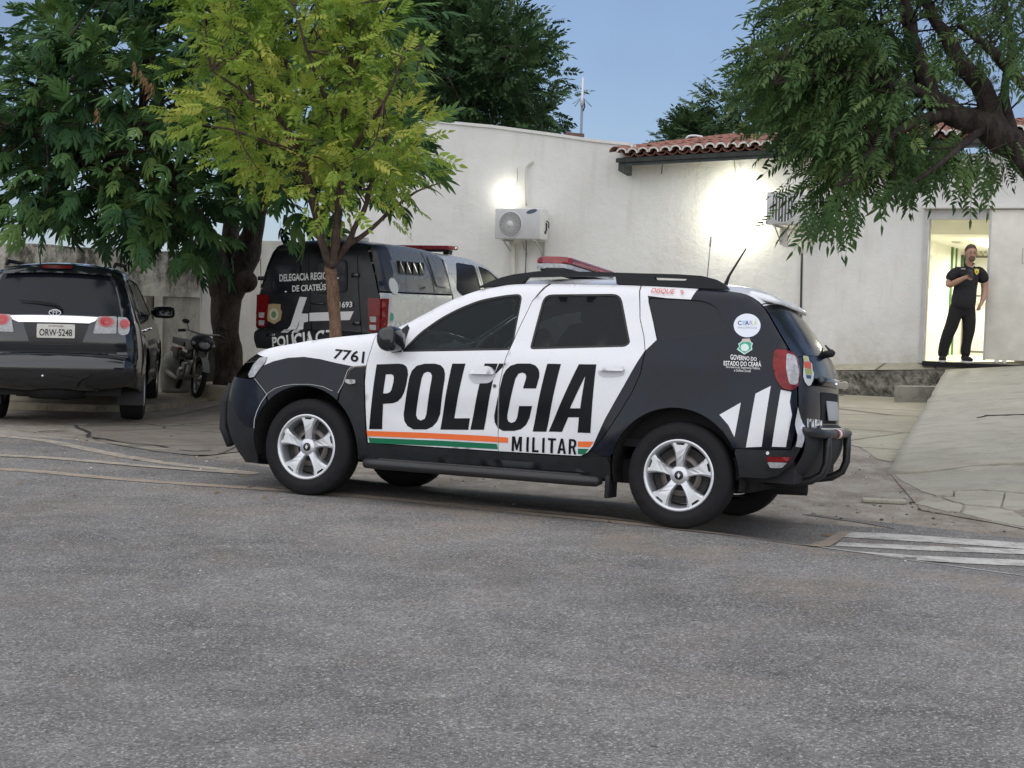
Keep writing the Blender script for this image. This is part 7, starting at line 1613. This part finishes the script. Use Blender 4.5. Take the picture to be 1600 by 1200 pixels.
# ---------------------------------------------------------------- old motorcycle against the stained wall
mb_ = onz(288, 617, .117); MM = Matrix.Translation(mb_) @ Matrix.Rotation(R(-62), 4, 'Z') @ Matrix.Rotation(R(-9), 4, 'X') @ Matrix.Scale(.92, 4); mo = thing('motorcycle', 'old dusty dark motorcycle parked facing out between the SUV and the tree trunk', 'motorcycle', M=MM)
MD = mat('moto_dark', (.018, .018, .018), .5, noise=.4, nscale=10); MG = mat('moto_dusty_grey', (.24, .24, .22), .6, noise=.35, nscale=6); MC = mat('moto_metal', (.30, .29, .26), .4, metal=.7)
def mwheel(x, nm):
    k = MB(); k.lathe([(.225, -.03), (.26, -.042), (.285, -.03), (.29, 0), (.285, .03), (.26, .042), (.225, .03)], 30, Matrix.Translation((x, 0, .29)), close=True); w = k.build(nm, MATS['tyre_rubber'], mo)
    k = MB(); k.lathe([(.228, -.018), (.215, -.012), (.215, .012), (.228, .018)], 30, Matrix.Translation((x, 0, .29)), close=True); k.lathe([(.0, -.05), (.055, -.05), (.055, .05), (0, .05)], 14, Matrix.Translation((x, 0, .29))); k.build('rim', MC, w)
    for i in range(10):
        a = 2*math.pi*i/10; k = MB(); k.tube([(x+.05*math.cos(a), .02*(-1)**i, .29+.05*math.sin(a)), (x+.216*math.cos(a+.3), 0, .29+.216*math.sin(a+.3))], .004, 4); k.build('spoke', MC, w)
mwheel(.62, 'front_wheel'); mwheel(-.60, 'rear_wheel')
k = MB()
for y in (.085, -.085): k.tube([(.62, y, .29), (.44, y, .78)], .026, 8)
k.tube([(.44, 0, .70), (.36, 0, .90)], .03, 8); k.build('fork', MC, mo)
k = MB(); 
for i in range(12):
    a0, a1 = R(20+i*11), R(31+i*11); k.add([(.62+.315*math.cos(a0), -.055, .29+.315*math.sin(a0)), (.62+.315*math.cos(a0), .055, .29+.315*math.sin(a0)), (.62+.315*math.cos(a1), .055, .29+.315*math.sin(a1)), (.62+.315*math.cos(a1), -.055, .29+.315*math.sin(a1))], [(0, 1, 2, 3)], smooth=True)
k.build('front_mudguard', MG, mo)
k = MB(); k.ball((.48, 0, .82), (.13, .19, .13)); k.prism(rnd([(.42, .70), (.60, .74), (.58, .86), (.46, .93), (.38, .86)], .04), -.12, .12, lambda a, b, d: (a, d, b)); hl = k.build('headlamp_cowl', MD, mo)
k = MB(); k.ball((.585, 0, .79), (.03, .09, .06)); k.build('headlamp_lens', CLEARLENS, hl)
for sg in (1, -1):
    k = MB(); k.ball((.54, sg*.15, .80), (.035, .035, .03)); k.build('indicator', CLEARLENS, mo)
k = MB(); k.tube([(.35, -.31, .95), (.38, -.24, .98), (.40, -.08, .95), (.40, .08, .95), (.38, .24, .98), (.35, .31, .95)], .014, 8); hb = k.build('handlebar', MC, mo)
for sg in (1, -1):
    k = MB(); k.tube([(.365, sg*.25, .97), (.335, sg*.36, .945)], .022, 8); k.build('grip', MD, hb); k = MB(); k.tube([(.37, sg*.20, .96), (.38, sg*.26, 1.08)], .006, 5); k.ball((.38, sg*.28, 1.10), (.015, .06, .035)); k.build('mirror', MD, mo)
k = MB(); k.tube([(.36, 0, .85), (.1, 0, .62), (-.2, 0, .58), (-.6, 0, .62)], [.05, .05, .04, .03], 8); k.tube([(.30, 0, .75), (.18, 0, .35), (-.15, 0, .30), (-.60, .06, .29)], .028, 8); k.build('frame', MD, mo)
k = MB(); k.prism(rnd([(.28, .70), (.20, .84), (-.12, .80), (-.14, .68)], .05), -.12, .12, lambda a, b, d: (a, d*(.7+.6*(b-.68)), b)); k.build('fuel_tank', MG, mo)
k = MB(); k.prism(rnd([(-.10, .72), (-.12, .80), (-.50, .82), (-.78, .86), (-.76, .76)], .03), -.12, .12, lambda a, b, d: (a, d, b)); k.build('seat', MD, mo)
k = MB(); k.box((.02, 0, .38), (.26, .22, .24), bev=.04); k.lathe([(0, -.14), (.09, -.14), (.09, .14), (0, .14)], 16, Matrix.Translation((-.05, 0, .32))); k.build('engine', MC, mo)
k = MB(); k.tube([(.12, -.12, .32), (.0, -.15, .22), (-.3, -.17, .27), (-.75, -.18, .34)], [.02, .025, .04, .045], 8); k.build('exhaust', MC, mo)
for sg in (1, -1):
    k = MB(); k.box((-.5, sg*.13, .62), (.42, .02, .16), bev=.01); k.build('side_panel', MD, mo)
k = MB(); k.box((-.85, 0, .66), (.05, .16, .10), bev=.01); k.build('tail_lamp', REDLENS, mo)
k = MB(); p = onz(263, 616, .115); k.lathe([(0, 0), (.20, 0), (.225, .06), (.235, .30), (.22, .44), (.16, .56), (.06, .61), (0, .615)], 26, Matrix.Translation((p[0], p[1]+.5, p[2])) @ Matrix.Rotation(R(90), 4, 'X')); o = k.build('covered_drum', mat('dusty_plastic', (.26, .255, .22), .7, noise=.4, nscale=5)); tag(o, 'rounded dusty grey container standing behind the motorcycle by the stained wall', 'container')
